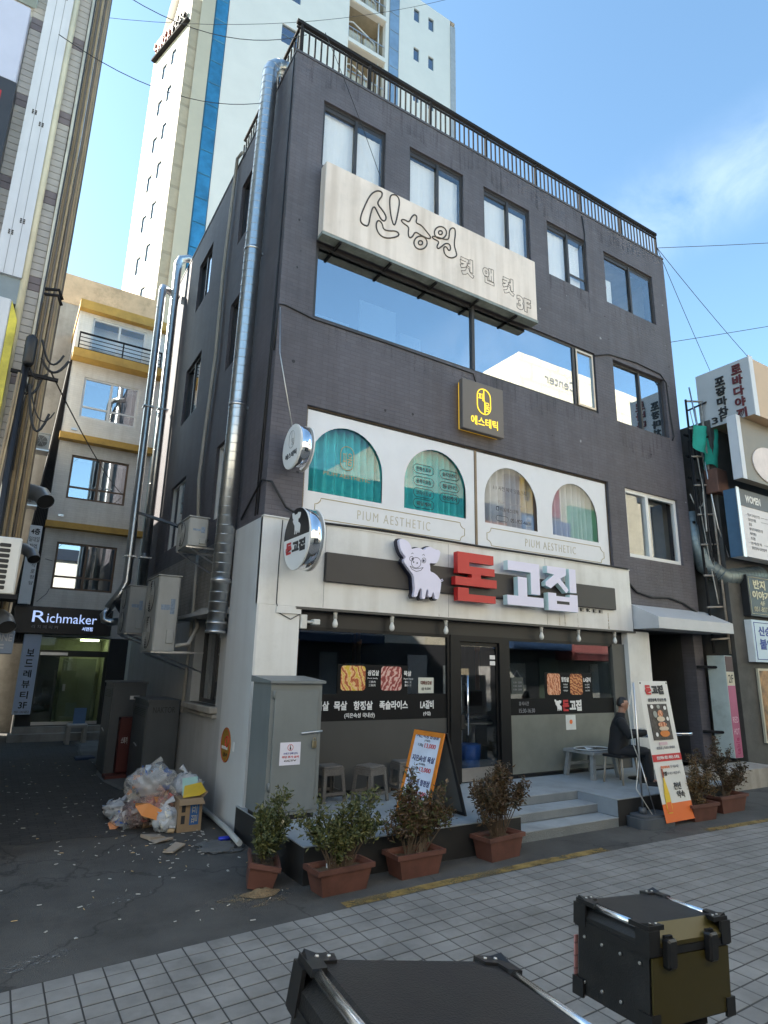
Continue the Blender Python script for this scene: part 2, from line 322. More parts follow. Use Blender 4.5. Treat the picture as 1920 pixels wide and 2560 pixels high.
def tile_verts(c, s, hz, w=TP / 2 - .0058, h=TR / 2 - .0076):
    P = []
    for dz, q in ((0, 0.), (.0075 + hz, 0.), (.0095 + hz, .003)):
        for sx, sy in ((-1, -1), (1, -1), (1, 1), (-1, 1)): P.append((c[0] + sx * (w - q), c[1] + sy * (h - q) + s * sx * (w - q), dz))
    return P, [(8, 9, 10, 11)] + [(k + i, k + (i + 1) % 4, k + 4 + (i + 1) % 4, k + 4 + i) for k in (0, 4) for i in range(4)]
for i in range(-46, 120):
    x = -2.42 + TP / 2 + i * TP
    for j in range(46):
        y = row_y(x) - TR / 2 - j * TR
        if y < -10.4: break
        u, v, z = PJ((x, y, 0)) if (Vector((x, y, 0)) - CAM_P).dot(CAM_W) > .3 else (-1, -1, 99)
        s = -.0144 * (x - 3.8) if x < 9 else 0
        hz = RND.uniform(-.0012, .0016)
        vis = 0 < u < 1920 and 0 < v < 2560 and not (700 < u < 1500 and v > 2390) and not (1410 < u < 1860 and v > 2250)
        cand.append((z if vis else 1e3 + z, x, y, s, hz))
cand.sort()
shapes = {}
for k, (z, x, y, s, hz) in enumerate(cand):
    if k < 300 and z < 900:
        key = round(s, 3)
        if key not in shapes: P, F = tile_verts((0, 0), s, 0); mb = MB().add(P, F); t = mb.build('paving_tile', TILE, pave); shapes[key] = t.data
        else: t = bpy.data.objects.new('paving_tile', shapes[key]); COL.objects.link(t); t.parent = pave
        t.location = (x, y, hz + .001); t.rotation_euler = (RND.uniform(-.005, .005), RND.uniform(-.005, .005), RND.uniform(-.004, .004))
    else:
        P, F = tile_verts((x, y), s, hz); rest.add(P, F)
rest.build('distant_paving_tiles', TILE, pave, kind='stuff')
# worn yellow line along the tiles
YL = M('worn yellow road paint', (.3, .2, .06), .8, var=.25, vs=9, dirt=.3)
def worn(m, lo, hi, sc=9.):
    nt = m.node_tree; N = nt.nodes; L = nt.links; b = N['Principled BSDF']; geo = [x for x in N if x.type == 'NEW_GEOMETRY'][0]
    n = N.new('ShaderNodeTexNoise'); n.inputs['Scale'].default_value = sc; n.inputs['Detail'].default_value = 8; n.inputs['Roughness'].default_value = .7; L.new(geo.outputs['Position'], n.inputs['Vector'])
    mr = N.new('ShaderNodeMapRange'); mr.inputs[1].default_value = lo; mr.inputs[2].default_value = hi; L.new(n.outputs['Fac'], mr.inputs[0]); L.new(mr.outputs[0], b.inputs['Alpha'])
worn(YL, .3, .62, 2.6)
g = MB(); xs = [.06 + .25 * i for i in range(16)]
for a, b in zip(xs, xs[1:]): g.quad((a, row_y(a) + .012, .008), (b, row_y(b) + .012, .008), (b, row_y(b) + .15, .008), (a, row_y(a) + .15, .008))
g.quad((5.9, row_y(5.9) + .01, .008), (9, row_y(9) + .01, .008), (9, row_y(9) + .15, .008), (5.9, row_y(5.9) + .15, .008))
g.build('yellow_line', YL, kind='structure')
# spilt soil and paint blots on the asphalt
SOIL = M('spilt soil', (.26, .19, .1), .9, var=.3, vs=8, bump=.2, bs=60); worn(SOIL, .5, .75, 6.)
g = MB(); g.add([(-.62 + .42 * math.cos(t) * (1 + .2 * math.sin(3 * t)), -2.12 + .2 * math.sin(t), .006) for t in [i * math.tau / 22 for i in range(22)]], [tuple(range(22))])
g.build('spilt_soil', SOIL, kind='stuff')
BLOT = M('white paint blot', (.3, .3, .3), .8); worn(BLOT, .55, .66, 16.)
for cx, cy, rx, ry in [(-1.72, -1.55, .33, .1), (-2.45, -2.55, .3, .09)]:
    g = MB(); g.add([(cx + rx * math.cos(t), cy + ry * math.sin(t) + .25 * rx * math.cos(t), .0135 if cy < -2.7 else .007) for t in [i * math.tau / 20 for i in range(20)]], [tuple(range(20))])
    g.build('paint_blot', BLOT, kind='structure')
# ================================================================ the charcoal brick building
bd = thing('brick_building', 'four storey charcoal painted brick building with a white shop front on the corner', 'building')
ROOF, XR, YB = 12.78, 10.53, 9.2
def wall(fr, a0, a1, z0, z1, holes, depth, mat, name, parent, mi_rev=0):
    """a wall sheet with real openings: cells round the holes, then the reveals"""
    m = MB(); xs = sorted({a0, a1, *[h[0] for h in holes], *[h[1] for h in holes]}); zs = sorted({z0, z1, *[h[2] for h in holes], *[h[3] for h in holes]})
    for i in range(len(xs) - 1):
        for j in range(len(zs) - 1):
            cx, cz = (xs[i] + xs[i + 1]) / 2, (zs[j] + zs[j + 1]) / 2
            if any(h[0] < cx < h[1] and h[2] < cz < h[3] for h in holes): continue
            m.quad(fr.p(xs[i], zs[j]), fr.p(xs[i + 1], zs[j]), fr.p(xs[i + 1], zs[j + 1]), fr.p(xs[i], zs[j + 1]))
    for h in holes:
        q = [(h[0], h[2]), (h[1], h[2]), (h[1], h[3]), (h[0], h[3])]
        for k in range(4): (xa, za), (xb, zb) = q[k], q[(k + 1) % 4]; m.quad(fr.p(xa, za), fr.p(xa, za, -depth), fr.p(xb, zb, -depth), fr.p(xb, zb))
    return m.build(name, mat, parent)
W4 = [(.58, 1.89), (2.44, 3.77), (4.32, 5.64), (6.18, 7.48), (8.1, 9.97)]
holes = [(a, b, 10.66, 12.05) for a, b in W4] + [(.58, 7.52, 7.66, 9.12), (8.14, 10.06, 7.64, 9.17), (.58, 7.67, 4.25, 6.12), (8.22, 10.12, 4.55, 6.1), (8.57, 10.2, .3, 3.02)]
wall(FRONT, 0, XR, 4.1, ROOF, [h for h in holes if h[2] > 4], .3, DARKBRICK, 'front_wall', bd)
wall(FRONT, 8.0, XR, 0, 4.1, [holes[-1]], .3, DARKBRICK, 'front_wall', bd)
SH = [(1.85, 2.7, 10.5, 11.93), (4.75, 5.9, 10.6, 11.93), (1.95, 2.75, 7.68, 9.12), (4.8, 6.15, 7.66, 9.1), (5.05, 6.4, 4.62, 6.15), (2.0, 2.8, 4.66, 6.12)]
wall(SIDE, -YB, 0, 4.2, ROOF, [(-b, -a, c, d) for a, b, c, d in SH], .22, DARKBRICK, 'side_wall', bd)
PALEBRICK = M('pale side brick', (.3, .285, .265), .75, var=.14, vs=2, brick=(.2, .065, .005, .3), bump=.06, streak=.25, dirt=.2)
SIDEWHITE = M('side plaster', (.42, .43, .44), .6, var=.12, vs=1.4, streak=.12, dirt=.2)
wall(SIDE, -YB, -1.15, 2.9, 4.2, [], .1, PALEBRICK, 'side_wall', bd)
wall(SIDE, -YB, -1.15, 0, 2.9, [(-3.05, -1.55, 1.5, 2.9)], .3, SIDEWHITE, 'side_wall', bd)
m = MB(); m.box(.0, XR, 0, 0, 0, 0) if 0 else None
m.quad((XR, 0, 0), (XR, YB, 0), (XR, YB, ROOF), (XR, 0, ROOF)); m.quad((0, YB, 0), (0, YB, ROOF), (XR, YB, ROOF), (XR, YB, 0)); m.build('rear_wall', DARKBRICK, bd)
m = MB(); m.bbox(.02, XR - .02, .02, YB - .02, ROOF - .35, ROOF - .3); m.build('roof', CONC, bd)
m = MB(); m.box(-.012, XR + .012, ROOF, ROOF + .05, -.25, .015); m.box(-YB, -.015, ROOF, ROOF + .05, -.25, .015, SIDE); m.build('coping', DARKPLAIN, bd)
# rooms behind the windows
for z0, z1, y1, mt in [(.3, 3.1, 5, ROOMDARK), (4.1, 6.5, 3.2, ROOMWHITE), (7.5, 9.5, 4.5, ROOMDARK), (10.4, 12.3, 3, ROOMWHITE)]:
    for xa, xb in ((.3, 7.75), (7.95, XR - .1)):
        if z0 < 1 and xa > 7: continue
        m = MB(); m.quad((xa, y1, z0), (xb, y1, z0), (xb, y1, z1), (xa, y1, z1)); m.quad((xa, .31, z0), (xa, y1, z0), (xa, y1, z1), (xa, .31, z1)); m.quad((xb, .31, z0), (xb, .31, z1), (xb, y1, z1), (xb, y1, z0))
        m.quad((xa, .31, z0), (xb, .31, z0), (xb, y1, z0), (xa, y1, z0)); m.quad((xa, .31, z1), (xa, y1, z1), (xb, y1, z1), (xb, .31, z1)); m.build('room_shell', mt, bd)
def window(parent, fr, x0, x1, z0, z1, fm, gm, mull=(), trans=(), inset=.13, fw=.05, fd=.06, label=None, blind=None, sash=0.):
    """frame bars round the opening, one pane per light; mull: x of uprights, trans: (xa, xb, z)"""
    m = MB(); d1 = -inset + fd; d0 = -inset
    m.box(x0, x1, z0, z0 + fw, d0, d1, fr); m.box(x0, x1, z1 - fw, z1, d0, d1, fr)
    m.box(x0, x0 + fw, z0 + fw, z1 - fw, d0, d1, fr); m.box(x1 - fw, x1, z0 + fw, z1 - fw, d0, d1, fr)
    for k, x in enumerate(mull): m.box(x - fw * .55, x + fw * .55, z0 + fw, z1 - fw, d0, d1 + .012, fr)
    for a, b, z in trans: m.box(a + fw * .5, b - fw * .5, z - fw * .45, z + fw * .45, d0 + .004, d1 - .006, fr)
    w = m.build('window', fm, parent, label=label); ed = [x0, *mull, x1]
    for i in range(len(ed) - 1):
        zz = [z0] + sorted(z for a, b, z in trans if a <= (ed[i] + ed[i + 1]) / 2 <= b) + [z1]
        for j in range(len(zz) - 1):
            gi = d0 + .028 + (.02 if i % 2 else 0); o = MB(); o.box(ed[i] + .02, ed[i + 1] - .02, zz[j] + .02, zz[j + 1] - .02, gi - .004, gi, fr); o.build('pane', gm, w)
    for a, b, za, zb in (blind or []):
        o = MB(); nn = 10
        for q in range(nn):
            xa, xb = a + (b - a) * q / nn, a + (b - a) * (q + 1) / nn; da, db = d0 - .05 - .006 * (q % 2), d0 - .05 - .006 * ((q + 1) % 2)
            o.quad(fr.p(xa, za, da), fr.p(xb, za, db), fr.p(xb, zb, db), fr.p(xa, zb, da))
        o.build('blind', BLIND, w)
    return w
for i, (a, b) in enumerate(W4):
    mid = a + (b - a) * .53
    window(bd, FRONT, a, b, 10.66, 12.05, FRAMEDARK, GLASSW, (mid,), ((mid, b, 10.97),) if i == 3 else (), .11,
           blind=[(a + .04, mid, 10.68, 11.96 - .04 * i), (mid, b - .04, 10.68, 11.9)] if i < 3 else ([(a + .04, mid, 10.7, 11.93), (mid + .05, mid + .5, 10.7, 11.9)] if i == 3 else []))
    m = MB(); m.box(a + .01, b - .01, 11.92, 12.04, -.1, -.06); m.build('lintel_cover', FRAMEDARK, bd)
m = MB(); m.box(8.25, 8.6, 10.8, 11.5, -.24, -.235); nt_ = m.build('paper_notice', M('paper', (.7, .72, .7), .8), bd)
text('0', FRONT, 8.33, 8.42, 11.2, 11.36, M('pink print', (.55, .05, .2), .7, var=0), bd, d=-.233)
window(bd, FRONT, .58, 7.52, 7.66, 9.12, FRAMEDARK, GLASST, (4.0, 6.84), (), .1, fw=.06)
window(bd, FRONT, 6.9, 7.46, 7.72, 9.06, M('bare aluminium frame', (.45, .4, .34), .4, 1.), GLASST, (), (), .07, fw=.045)
window(bd, FRONT, 8.14, 10.06, 7.64, 9.17, FRAMEDARK, GLASST, (9.16,), (), .14)
window(bd, FRONT, 8.22, 10.12, 4.55, 6.1, FRAMEWHITE, GLASSW, (9.02,), (), .14, fw=.09, fd=.08)
for k, (a, b, c, d) in enumerate(SH):
    window(bd, SIDE, -b, -a, c, d, FRAMEWHITE if k > 3 else FRAMEDARK, GLASSW, ((-(a + b) / 2),), (), .12, fw=.055)
window(bd, SIDE, -3.05, -1.55, 1.5, 2.9, FRAMEDARK, GLASSS, (-2.3,), (), .22, fw=.06)
m = MB(); m.cbox(-3.15, -1.45, 1.4, 1.5, -.1, .12, .015, SIDE); m.cbox(-3.15, -1.45, 1.33, 1.385, -.1, .07, .01, SIDE); m.build('window_sill', CONC, bd)
m = MB(); m.box(-3.6, -1.2, 2.9, 2.96, -.05, .3, SIDE); m.prism([(-3.6, 2.96), (-1.2, 2.96), (-1.2, 3.0), (-2.4, 3.06), (-3.6, 2.99)], 0, .12, SIDE); m.build('window_hood', SIDEWHITE, bd)
# things that stand inside the third floor: a white board, boxes and plants on the sill
m = MB(); m.box(1.55, 2.3, 7.72, 8.42, -.2, -.17); m.build('leaning_board', M('white board', (.7, .72, .74), .6), bd)
for k, (xa, xb, zz) in enumerate([(2.4, 2.85, 8.05), (2.9, 3.9, 7.82), (.72, 1.35, 7.86)]):
    m = MB(); m.box(xa, xb, 7.66, zz, -.34, -.17); m.build('storage_box', M('pale box', (.55, .56, .55), .7), bd)
GRASSY = M('sill plants', (.08, .12, .04), .6, var=.3)
for k in range(9):
    m = MB(); x = 4.2 + k * .28
    for q in range(14):
        t = RND.uniform(0, math.tau); r = RND.uniform(.03, .13); h = RND.uniform(.05, .25)
        m.quad((x, .38, 7.7), (x + r * math.cos(t), .38 + r * .5 * math.sin(t), 7.7 + h), (x + r * 1.2 * math.cos(t) + .03, .38, 7.7 + h + .02), (x + .03, .38, 7.72))
    m.build('sill_plant', GRASSY if k % 3 else M('white pot', (.6, .6, .58), .5), bd)

# rain stains below the sills and cable holes on the painted brick
STAIN = M('rain stain', (.045, .042, .046), .8, var=.2); PALEST = M('pale lime run', (.2, .19, .2), .8, var=.2)
def runs(m, lo, hi):
    nt = m.node_tree; N = nt.nodes; L = nt.links; b = N['Principled BSDF']; geo = [x for x in N if x.type == 'NEW_GEOMETRY'][0]; mp = N.new('ShaderNodeMapping'); mp.inputs['Scale'].default_value = (14, 14, 1.1)
    n = N.new('ShaderNodeTexNoise'); n.inputs['Scale'].default_value = 1; n.inputs['Detail'].default_value = 6; L.new(geo.outputs['Position'], mp.inputs[0]); L.new(mp.outputs[0], n.inputs['Vector']); mr = N.new('ShaderNodeMapRange'); mr.inputs[1].default_value = lo; mr.inputs[2].default_value = hi; mr.inputs[4].default_value = .38; L.new(n.outputs['Fac'], mr.inputs[0]); L.new(mr.outputs[0], b.inputs['Alpha'])
runs(STAIN, .5, .75); runs(PALEST, .55, .8)
rs = random.Random(64)
for a, b, z in [(a, b, 10.66) for a, b in W4] + [(.58, 4.0, 7.66), (4.0, 7.5, 7.66), (8.14, 10.06, 7.64), (8.22, 10.12, 4.55), (0.1, 3.3, 12.78), (3.4, 6.9, 12.78), (7.0, 10.4, 12.78)]:
    h_ = rs.uniform(.45, .85); m = MB(); n_ = 8
    P = [(a + (b - a) * i / n_, z - h_ * rs.uniform(.35, 1)) for i in range(n_ + 1)]
    for (xa, za), (xb, zb_) in zip(P, P[1:]): m.quad((xa, -.003, za), (xb, -.003, zb_), (xb, -.003, z - .002), (xa, -.003, z - .002))
    m.build('rain_stain', STAIN if rs.random() < .65 else PALEST, bd)
for k in range(26):
    x_, z_ = rs.choice([(rs.uniform(.05, .5), rs.uniform(4.6, 12)), (rs.uniform(.6, 9.8), rs.uniform(9.3, 10.5)), (rs.uniform(.6, 9.8), rs.uniform(6.25, 7.5)), (rs.uniform(10.15, 10.5), rs.uniform(4.5, 12))]); r_ = rs.uniform(.012, .035)
    m = MB(); m.prism([(x_ + r_ * rs.uniform(.6, 1.2) * math.cos(i), z_ + r_ * rs.uniform(.6, 1.2) * math.sin(i)) for i in (0, .9, 1.8, 2.7, 3.6, 4.5, 5.4)], .001, .004); m.build('chipped_spot', INK if k % 3 else GREYINK, bd)

# ---- first floor strip: white film with four arched lights, curtains behind
def arched(fr, x0, x1, z0, z1, arches, d, name, mat, parent):
    m = MB(); x = x0
    for a, b, zb, zt in arches:
        r = (b - a) / 2; cx = (a + b) / 2; ry = min(r * 1.05, zt - zb); zs = zt - ry
        m.quad(fr.p(x, z0, d), fr.p(a, z0, d), fr.p(a, z1, d), fr.p(x, z1, d)); m.quad(fr.p(a, z0, d), fr.p(b, z0, d), fr.p(b, zb, d), fr.p(a, zb, d))
        n = 24; P = [(cx - r * math.cos(math.pi * i / n), zs + ry * math.sin(math.pi * i / n)) for i in range(n + 1)]
        for (xa, za), (xb, zb2) in zip(P, P[1:]): m.quad(fr.p(xa, za, d), fr.p(xb, zb2, d), fr.p(xb, z1, d), fr.p(xa, z1, d))
        x = b
    m.quad(fr.p(x, z0, d), fr.p(x1, z0, d), fr.p(x1, z1, d), fr.p(x, z1, d))
    return m.build(name, mat, parent)
w2 = window(bd, FRONT, .58, 7.67, 4.25, 6.12, M('brown steel frame', (.16, .13, .1), .4, .6), glass('clear first floor glass', (.98, .985, .985), .035, wav=.004), (4.02,), (), .12, fw=.045)
FILM = M('white window film', (.7, .71, .74), .5, var=.03)
ARC = [(.69, 2.02, 4.75, 5.9), (2.46, 3.79, 4.75, 5.9), (4.23, 5.56, 4.75, 5.9), (5.98, 7.31, 4.75, 5.9)]
arched(FRONT, .62, 3.99, 4.28, 6.1, ARC[:2], -.06, 'window_film', FILM, w2); arched(FRONT, 4.05, 7.63, 4.28, 6.1, ARC[2:], -.06, 'window_film', FILM, w2)
TEAL = M('teal curtain', (.045, .5, .52), .8, var=.12, vs=6); SHEER = M('grey curtain', (.42, .45, .5), .8, var=.1)
for k, (a, b, zb, zt) in enumerate(ARC):
    m = MB(); n = 120; P = []
    for i in range(n + 1):
        t = i / n; x = a - .08 + (b - a + .16) * t; P.append((x, -.27 - .05 * math.sin(t * 60 + k + 1.2 * math.sin(t * 9)) - .015 * math.sin(t * 17)))
    for (xa, da), (xb, db) in zip(P, P[1:]): m.quad(FRONT.p(xa, 4.5, da), FRONT.p(xb, 4.5, db), FRONT.p(xb, 6.05, db), FRONT.p(xa, 6.05, da))
    m.build('curtain', TEAL if k < 2 else SHEER, w2)
for xa, xb in ((.82, 3.75), (4.27, 7.45)):
    P = []; c = .1
    for cx, cz, s0 in ((xb, 4.66, 180), (xa, 4.66, 270), (xa, 4.33, 0), (xb, 4.33, 90)):
        q = arc(cx, cz, c, s0 + 90, s0, 5); P += q
    m = MB(); m.tube([FRONT.p(x, z, -.056) for x, z in P], .006, 4, closed=True); m.build('gold_border', GOLDINK, w2)
    text('PIUM AESTHETIC', FRONT, xa + (.75 if xa < 1 else .95), xb - (.75 if xa < 1 else .85), 4.42, 4.57, M('faint gold print', (.5, .46, .36), .5, var=0), w2, d=-.058, spacing=1.3, bold=-.012)
def loop(pts, r, fr, d, mat, parent, name='outline', closed=True):
    m = MB(); m.tube([fr.p(a, b, d) for a, b in pts], r, 4, closed=closed); return m.build(name, mat, parent)
loop(rrect(1.24, 1.48, 5.2, 5.6, .115, 6), .007, FRONT, -.075, GOLDINK, w2, 'logo_outline')
text('피움', FRONT, 1.28, 1.45, 5.28, 5.5, GOLDINK, w2, d=-.078); text('PIUM AESTHETIC', FRONT, .95, 1.8, 5.06, 5.12, GOLDINK, w2, d=-.078)
for bx, bz, t in [(2.66, 5.42, '탄력성 피부'), (2.66, 5.2, '윤곽리프팅'), (2.66, 4.99, '브라이트닝'), (2.66, 4.8, '웨딩케어'), (3.22, 5.42, '슬리밍관리'), (3.22, 5.2, '등관리'), (3.22, 4.99, '전신케어')]:
    loop(rrect(bx, bx + .43, bz, bz + .16, .075, 5), .005, FRONT, -.075, INK, w2, 'pill_outline'); text(t, FRONT, bx + .06, bx + .37, bz + .04, bz + .12, INK, w2, d=-.078, bold=.02)
text('1:1 사전 예약 맞춤관리', FRONT, 4.47, 5.3, 5.42, 5.51, INK, w2, d=-.078); text('Pium_aesthetic', FRONT, 4.58, 5.2, 5.16, 5.23, GREYINK, w2, d=-.078)
text('피움에스테틱', FRONT, 4.62, 5.08, 5.02, 5.1, INK, w2, d=-.078); text('051-927-4600', FRONT, 4.88, 5.4, 4.84, 4.92, INK, w2, d=-.078, bold=.015)
loop(rrect(4.53, 4.59, 5.03, 5.1, .015, 3), .007, FRONT, -.075, INK, w2, 'icon_outline'); loop(rrect(4.52, 4.82, 4.83, 4.93, .045, 4), .005, FRONT, -.075, INK, w2, 'pill_outline')
# plants and light behind the white framed window
m = MB(); m.box(8.3, 8.95, 4.6, 5.2, -.6, -.58); m.build('green_board', M('green board', (.12, .4, .24), .7), bd)

# ---- white cladding of the shop front
m = MB(); m.box(-.03, 8.07, 2.97, 4.22, -.02, .05); m.box(-.03, 8.07, 4.22, 4.24, -.02, .07); m.build('fascia', WHITEPANEL, bd)
for x in (.98, 3.3, 5.6): m = MB(); m.box(x, x + .006, 2.98, 4.21, .05, .0525); m.build('panel_joint', GREYINK, bd)
m = MB(); m.box(.0, .62, 0, 2.968, -.25, .047); m.build('corner_column', WHITEPANEL, bd)
m = MB(); m.box(-1.15, .046, 0, 4.219, -.1, .03, SIDE); m.build('corner_cladding', M('grey white cladding', (.56, .57, .58), .5, var=.06, vs=1.3, streak=.06), bd)
m = MB(); m.box(7.87, 8.57, 0.0, 2.968, -.4, .047); m.build('column', WHITEPANEL, bd)
m = MB(); m.box(.25, .63, 2.86, 2.95, .049, .075); m.build('conduit_cover', WHITEPANEL, bd)
RUST = M('rust run', (.32, .2, .08), .8); worn(RUST, .4, .62, 12.)
for x, w, zz in ((5.92, .012, 3.2), (6.06, .02, 3.24), (6.42, .012, 3.22), (7.3, .03, 3.3), (3.1, .01, 3.15)):
    m = MB(); m.quad((x, -.052, 2.98), (x + w, -.052, 2.98), (x + w * .7, -.052, zz), (x + w * .3, -.052, zz)); m.build('rust_stain', RUST, bd)
m = MB(); m.box(.55, 8.1, 2.93, 2.966, -.3, .085); m.build('canopy_edge', M('dark trim', (.05, .05, .05), .4), bd)
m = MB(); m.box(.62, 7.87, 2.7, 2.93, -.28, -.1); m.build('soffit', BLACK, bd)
# shop window left of the door
BLK = M('black steel', (.008, .008, .009), .45, spec=.3)
sw = window(bd, FRONT, .62, 3.42, .36, 2.7, BLK, GLASSS, (), (), .13, fw=.05); SWD = -.05
def band(x0, x1, z0, z1, parent, mt, d=-.098, name='window_film'):
    m = MB(); m.quad(FRONT.p(x0, z0, d), FRONT.p(x1, z0, d), FRONT.p(x1, z1, d), FRONT.p(x0, z1, d)); return m.build(name, mt, parent)
FROST = M('charcoal film', (.055, .055, .053), .6, var=.08); BLKFILM = M('black film', (.006, .006, .007), .6, spec=.2)
band(.66, 3.4, .42, 1.37, sw, FROST); band(.66, 3.4, 1.37, 1.75, sw, BLKFILM); band(1.35, 2.6, 1.75, 2.18, sw, BLKFILM)
def meat(name, cols, sc, rot=.0):
    """printed picture of sliced meat: procedural bands"""
    if name in MATS: return MATS[name]
    m = M(name, cols[0], .5, var=0); nt = m.node_tree; N = nt.nodes; L = nt.links; geo = [x for x in N if x.type == 'NEW_GEOMETRY'][0]
    mp = N.new('ShaderNodeMapping'); mp.inputs['Rotation'].default_value = (0, rot, 0); wv = N.new('ShaderNodeTexWave'); wv.inputs['Scale'].default_value = sc; wv.inputs['Distortion'].default_value = 9; wv.inputs['Detail'].default_value = 5; wv.inputs['Detail Scale'].default_value = 2.5
    cr = N.new('ShaderNodeValToRGB'); e = cr.color_ramp.elements; e[0].color = (*cols[0], 1); e[1].color = (*cols[-1], 1)
    for i, c in enumerate(cols[1:-1]): q = e.new((i + 1) / (len(cols) - 1)); q.color = (*c, 1)
    L.new(geo.outputs['Position'], mp.inputs[0]); L.new(mp.outputs[0], wv.inputs['Vector']); L.new(wv.outputs['Fac'], cr.inputs[0]); L.new(cr.outputs[0], N['Principled BSDF'].inputs['Base Color']); return m
MEAT1 = meat('printed pork belly', [(.35, .06, .02), (.7, .3, .1), (.75, .55, .3), (.6, .4, .02)], 3.2, .4); MEAT2 = meat('printed pork neck', [(.2, .03, .03), (.4, .08, .07), (.65, .45, .4)], 4., -.5)
MEAT3 = meat('printed pork jowl', [(.3, .08, .03), (.6, .22, .1), (.7, .4, .25)], 5., .2); MEAT4 = meat('printed short ribs', [(.15, .03, .01), (.45, .13, .03), (.6, .3, .12)], 5., 1.2)
def picture(x0, x1, z0, z1, parent, mt, d=-.094):
    m = MB(); m.prism(rrect(x0, x1, z0, z1, .05, 4), d, d + .002); return m.build('meat_picture', mt, parent)
picture(1.4, 1.82, 1.8, 2.16, sw, MEAT1); picture(2.1, 2.48, 1.8, 2.16, sw, MEAT2)
for x, a, b in ((1.86, '삼겹살', 'Pork belly'), (2.52, '목살', 'Pork Neck')):
    text(a, FRONT, x, x + (.2 if a[0] == '삼' else .14), 2.02, 2.1, WHITEINK, sw, d=-.092, bold=.025); text(b, FRONT, x, x + .18, 1.965, 1.99, WHITEINK, sw, d=-.092)
    for q in (1.91, 1.86): text('三枚肉' if x < 2 else '豚ロース', FRONT, x + .02, x + .14, q, q + .035, WHITEINK, sw, d=-.092)
for xa, xb, t in ((.9, 1.22, '삼겹살'), (1.3, 1.52, '목살'), (1.63, 1.96, '항정살'), (2.08, 2.6, '족슬라이스'), (2.84, 3.1, 'LA갈비')): text(t, FRONT, xa, xb, 1.52, 1.65, WHITEINK, sw, d=-.092, bold=.03)
text('(지은숙성 국내산)', FRONT, 1.48, 2.0, 1.4, 1.48, WHITEINK, sw, d=-.092, bold=.02); text('(수입)', FRONT, 2.9, 3.04, 1.41, 1.48, WHITEINK, sw, d=-.092, bold=.02)
m = MB(); m.box(2.8, 3.1, 1.76, 2.0, -.095, -.09); m.build('price_card', M('cream card', (.55, .56, .5), .7), sw)
text('대패삼겹살', FRONT, 2.84, 3.06, 1.89, 1.95, M('printed brown', (.12, .03, .02), .7, var=0), sw, d=-.088, bold=.03); text('@ 8,000', FRONT, 2.86, 3.04, 1.8, 1.85, INK, sw, d=-.088)
# door
m = MB(); m.box(3.42, 3.62, .36, 2.7, -.16, -.05); m.box(4.5, 4.7, .36, 2.7, -.16, -.05); m.box(3.62, 4.5, 2.6, 2.7, -.16, -.05); m.build('door_frame', BLK, bd)
dr = MB(); dr.box(3.63, 3.67, .38, 2.59, -.13, -.09); dr.box(4.45, 4.49, .38, 2.59, -.13, -.09); dr.box(3.67, 4.45, 2.53, 2.59, -.13, -.09); dr.box(3.67, 4.45, .38, .58, -.13, -.09, mi=1)
dr = dr.build('door', [BLK, M('brushed kick plate', (.5, .46, .42), .35, 1.)], bd)
m = MB(); m.box(3.67, 4.45, .58, 2.53, -.115, -.108); m.build('pane', GLASSS, dr)
m = MB(); m.tube([(3.75, .02, 1.1), (3.75, .02, 2.05)], .016, 10); m.tube([(3.75, .02, 1.25), (3.75, .1, 1.25)], .012); m.tube([(3.75, .02, 1.9), (3.75, .1, 1.9)], .012); m.build('handle', CHROME, dr)
m = MB(); m.cbox(3.64, 3.72, 1.18, 1.42, -.09, -.05, .01); m.build('lock', BLACK, dr)
for zz in (2.32, 2.22): m = MB(); m.box(4.32, 4.44, zz, zz + .07, -.108, -.105); m.build('sticker', WHITEINK, dr)
# window right of the door
rw = window(bd, FRONT, 4.7, 7.75, .36, 2.7, BLK, GLASSS, (), (), .13, fw=.05)
band(4.76, 7.7, .42, 1.38, rw, M('frosted film', (.17, .18, .16), .35, var=.15, vs=2)); band(4.76, 7.5, 1.38, 1.66, rw, BLKFILM); band(5.62, 6.9, 1.66, 2.12, rw, BLKFILM)
picture(5.68, 6.02, 1.72, 2.1, rw, MEAT3); picture(6.28, 6.62, 1.72, 2.1, rw, MEAT4)
for x, a in ((6.05, '항정살'), (6.65, 'LA갈비')):
    text(a, FRONT, x, x + .2, 1.95, 2.04, WHITEINK, rw, d=-.092, bold=.03)
    for q in (1.9, 1.85, 1.79): text('LA 갈비' if x > 6.3 else '국내산', FRONT, x + .04, x + .16, q - .01, q + .02, WHITEINK, rw, d=-.092)
text('돈', FRONT, 6.05, 6.22, 1.43, 1.63, REDINK, rw, d=-.092, bold=.05); text('고집', FRONT, 6.24, 6.56, 1.43, 1.63, WHITEINK, rw, d=-.092, bold=.05)
m = MB(); m.box(6.12, 6.38, 1.1, 1.36, -.095, -.09); m.build('paper_notice', M('paper', (.7, .72, .7), .8), rw)
m = MB(); m.lathe([(.04, 0), (.04, .003)], (6.25, .088, 1.24), (0, -1, 0), 10); m.build('printed_mark', ORANGEINK, rw)
m = MB(); m.box(4.78, 5.06, 1.74, 2.02, -.09, -.075); hang = m.build('hanging_board', M('dark green slate', (.05, .06, .055), .7), rw)
for q in (1.8, 1.86, 1.92): text('11:30 - 22:00', FRONT, 4.82, 5.02, q, q + .03, GREYINK, rw, d=-.073)
m = MB(); m.tube([FRONT.p(4.82, 2.02, -.08), FRONT.p(4.92, 2.14, -.08), FRONT.p(5.02, 2.02, -.08)], .004, 4); m.build('hanging_cord', GREYINK, rw)
text('휴식시간', FRONT, 4.96, 5.2, 1.54, 1.61, GREYINK, rw, d=-.092); text('15:30-16:30', FRONT, 4.96, 5.34, 1.42, 1.49, GREYINK, rw, d=-.092)
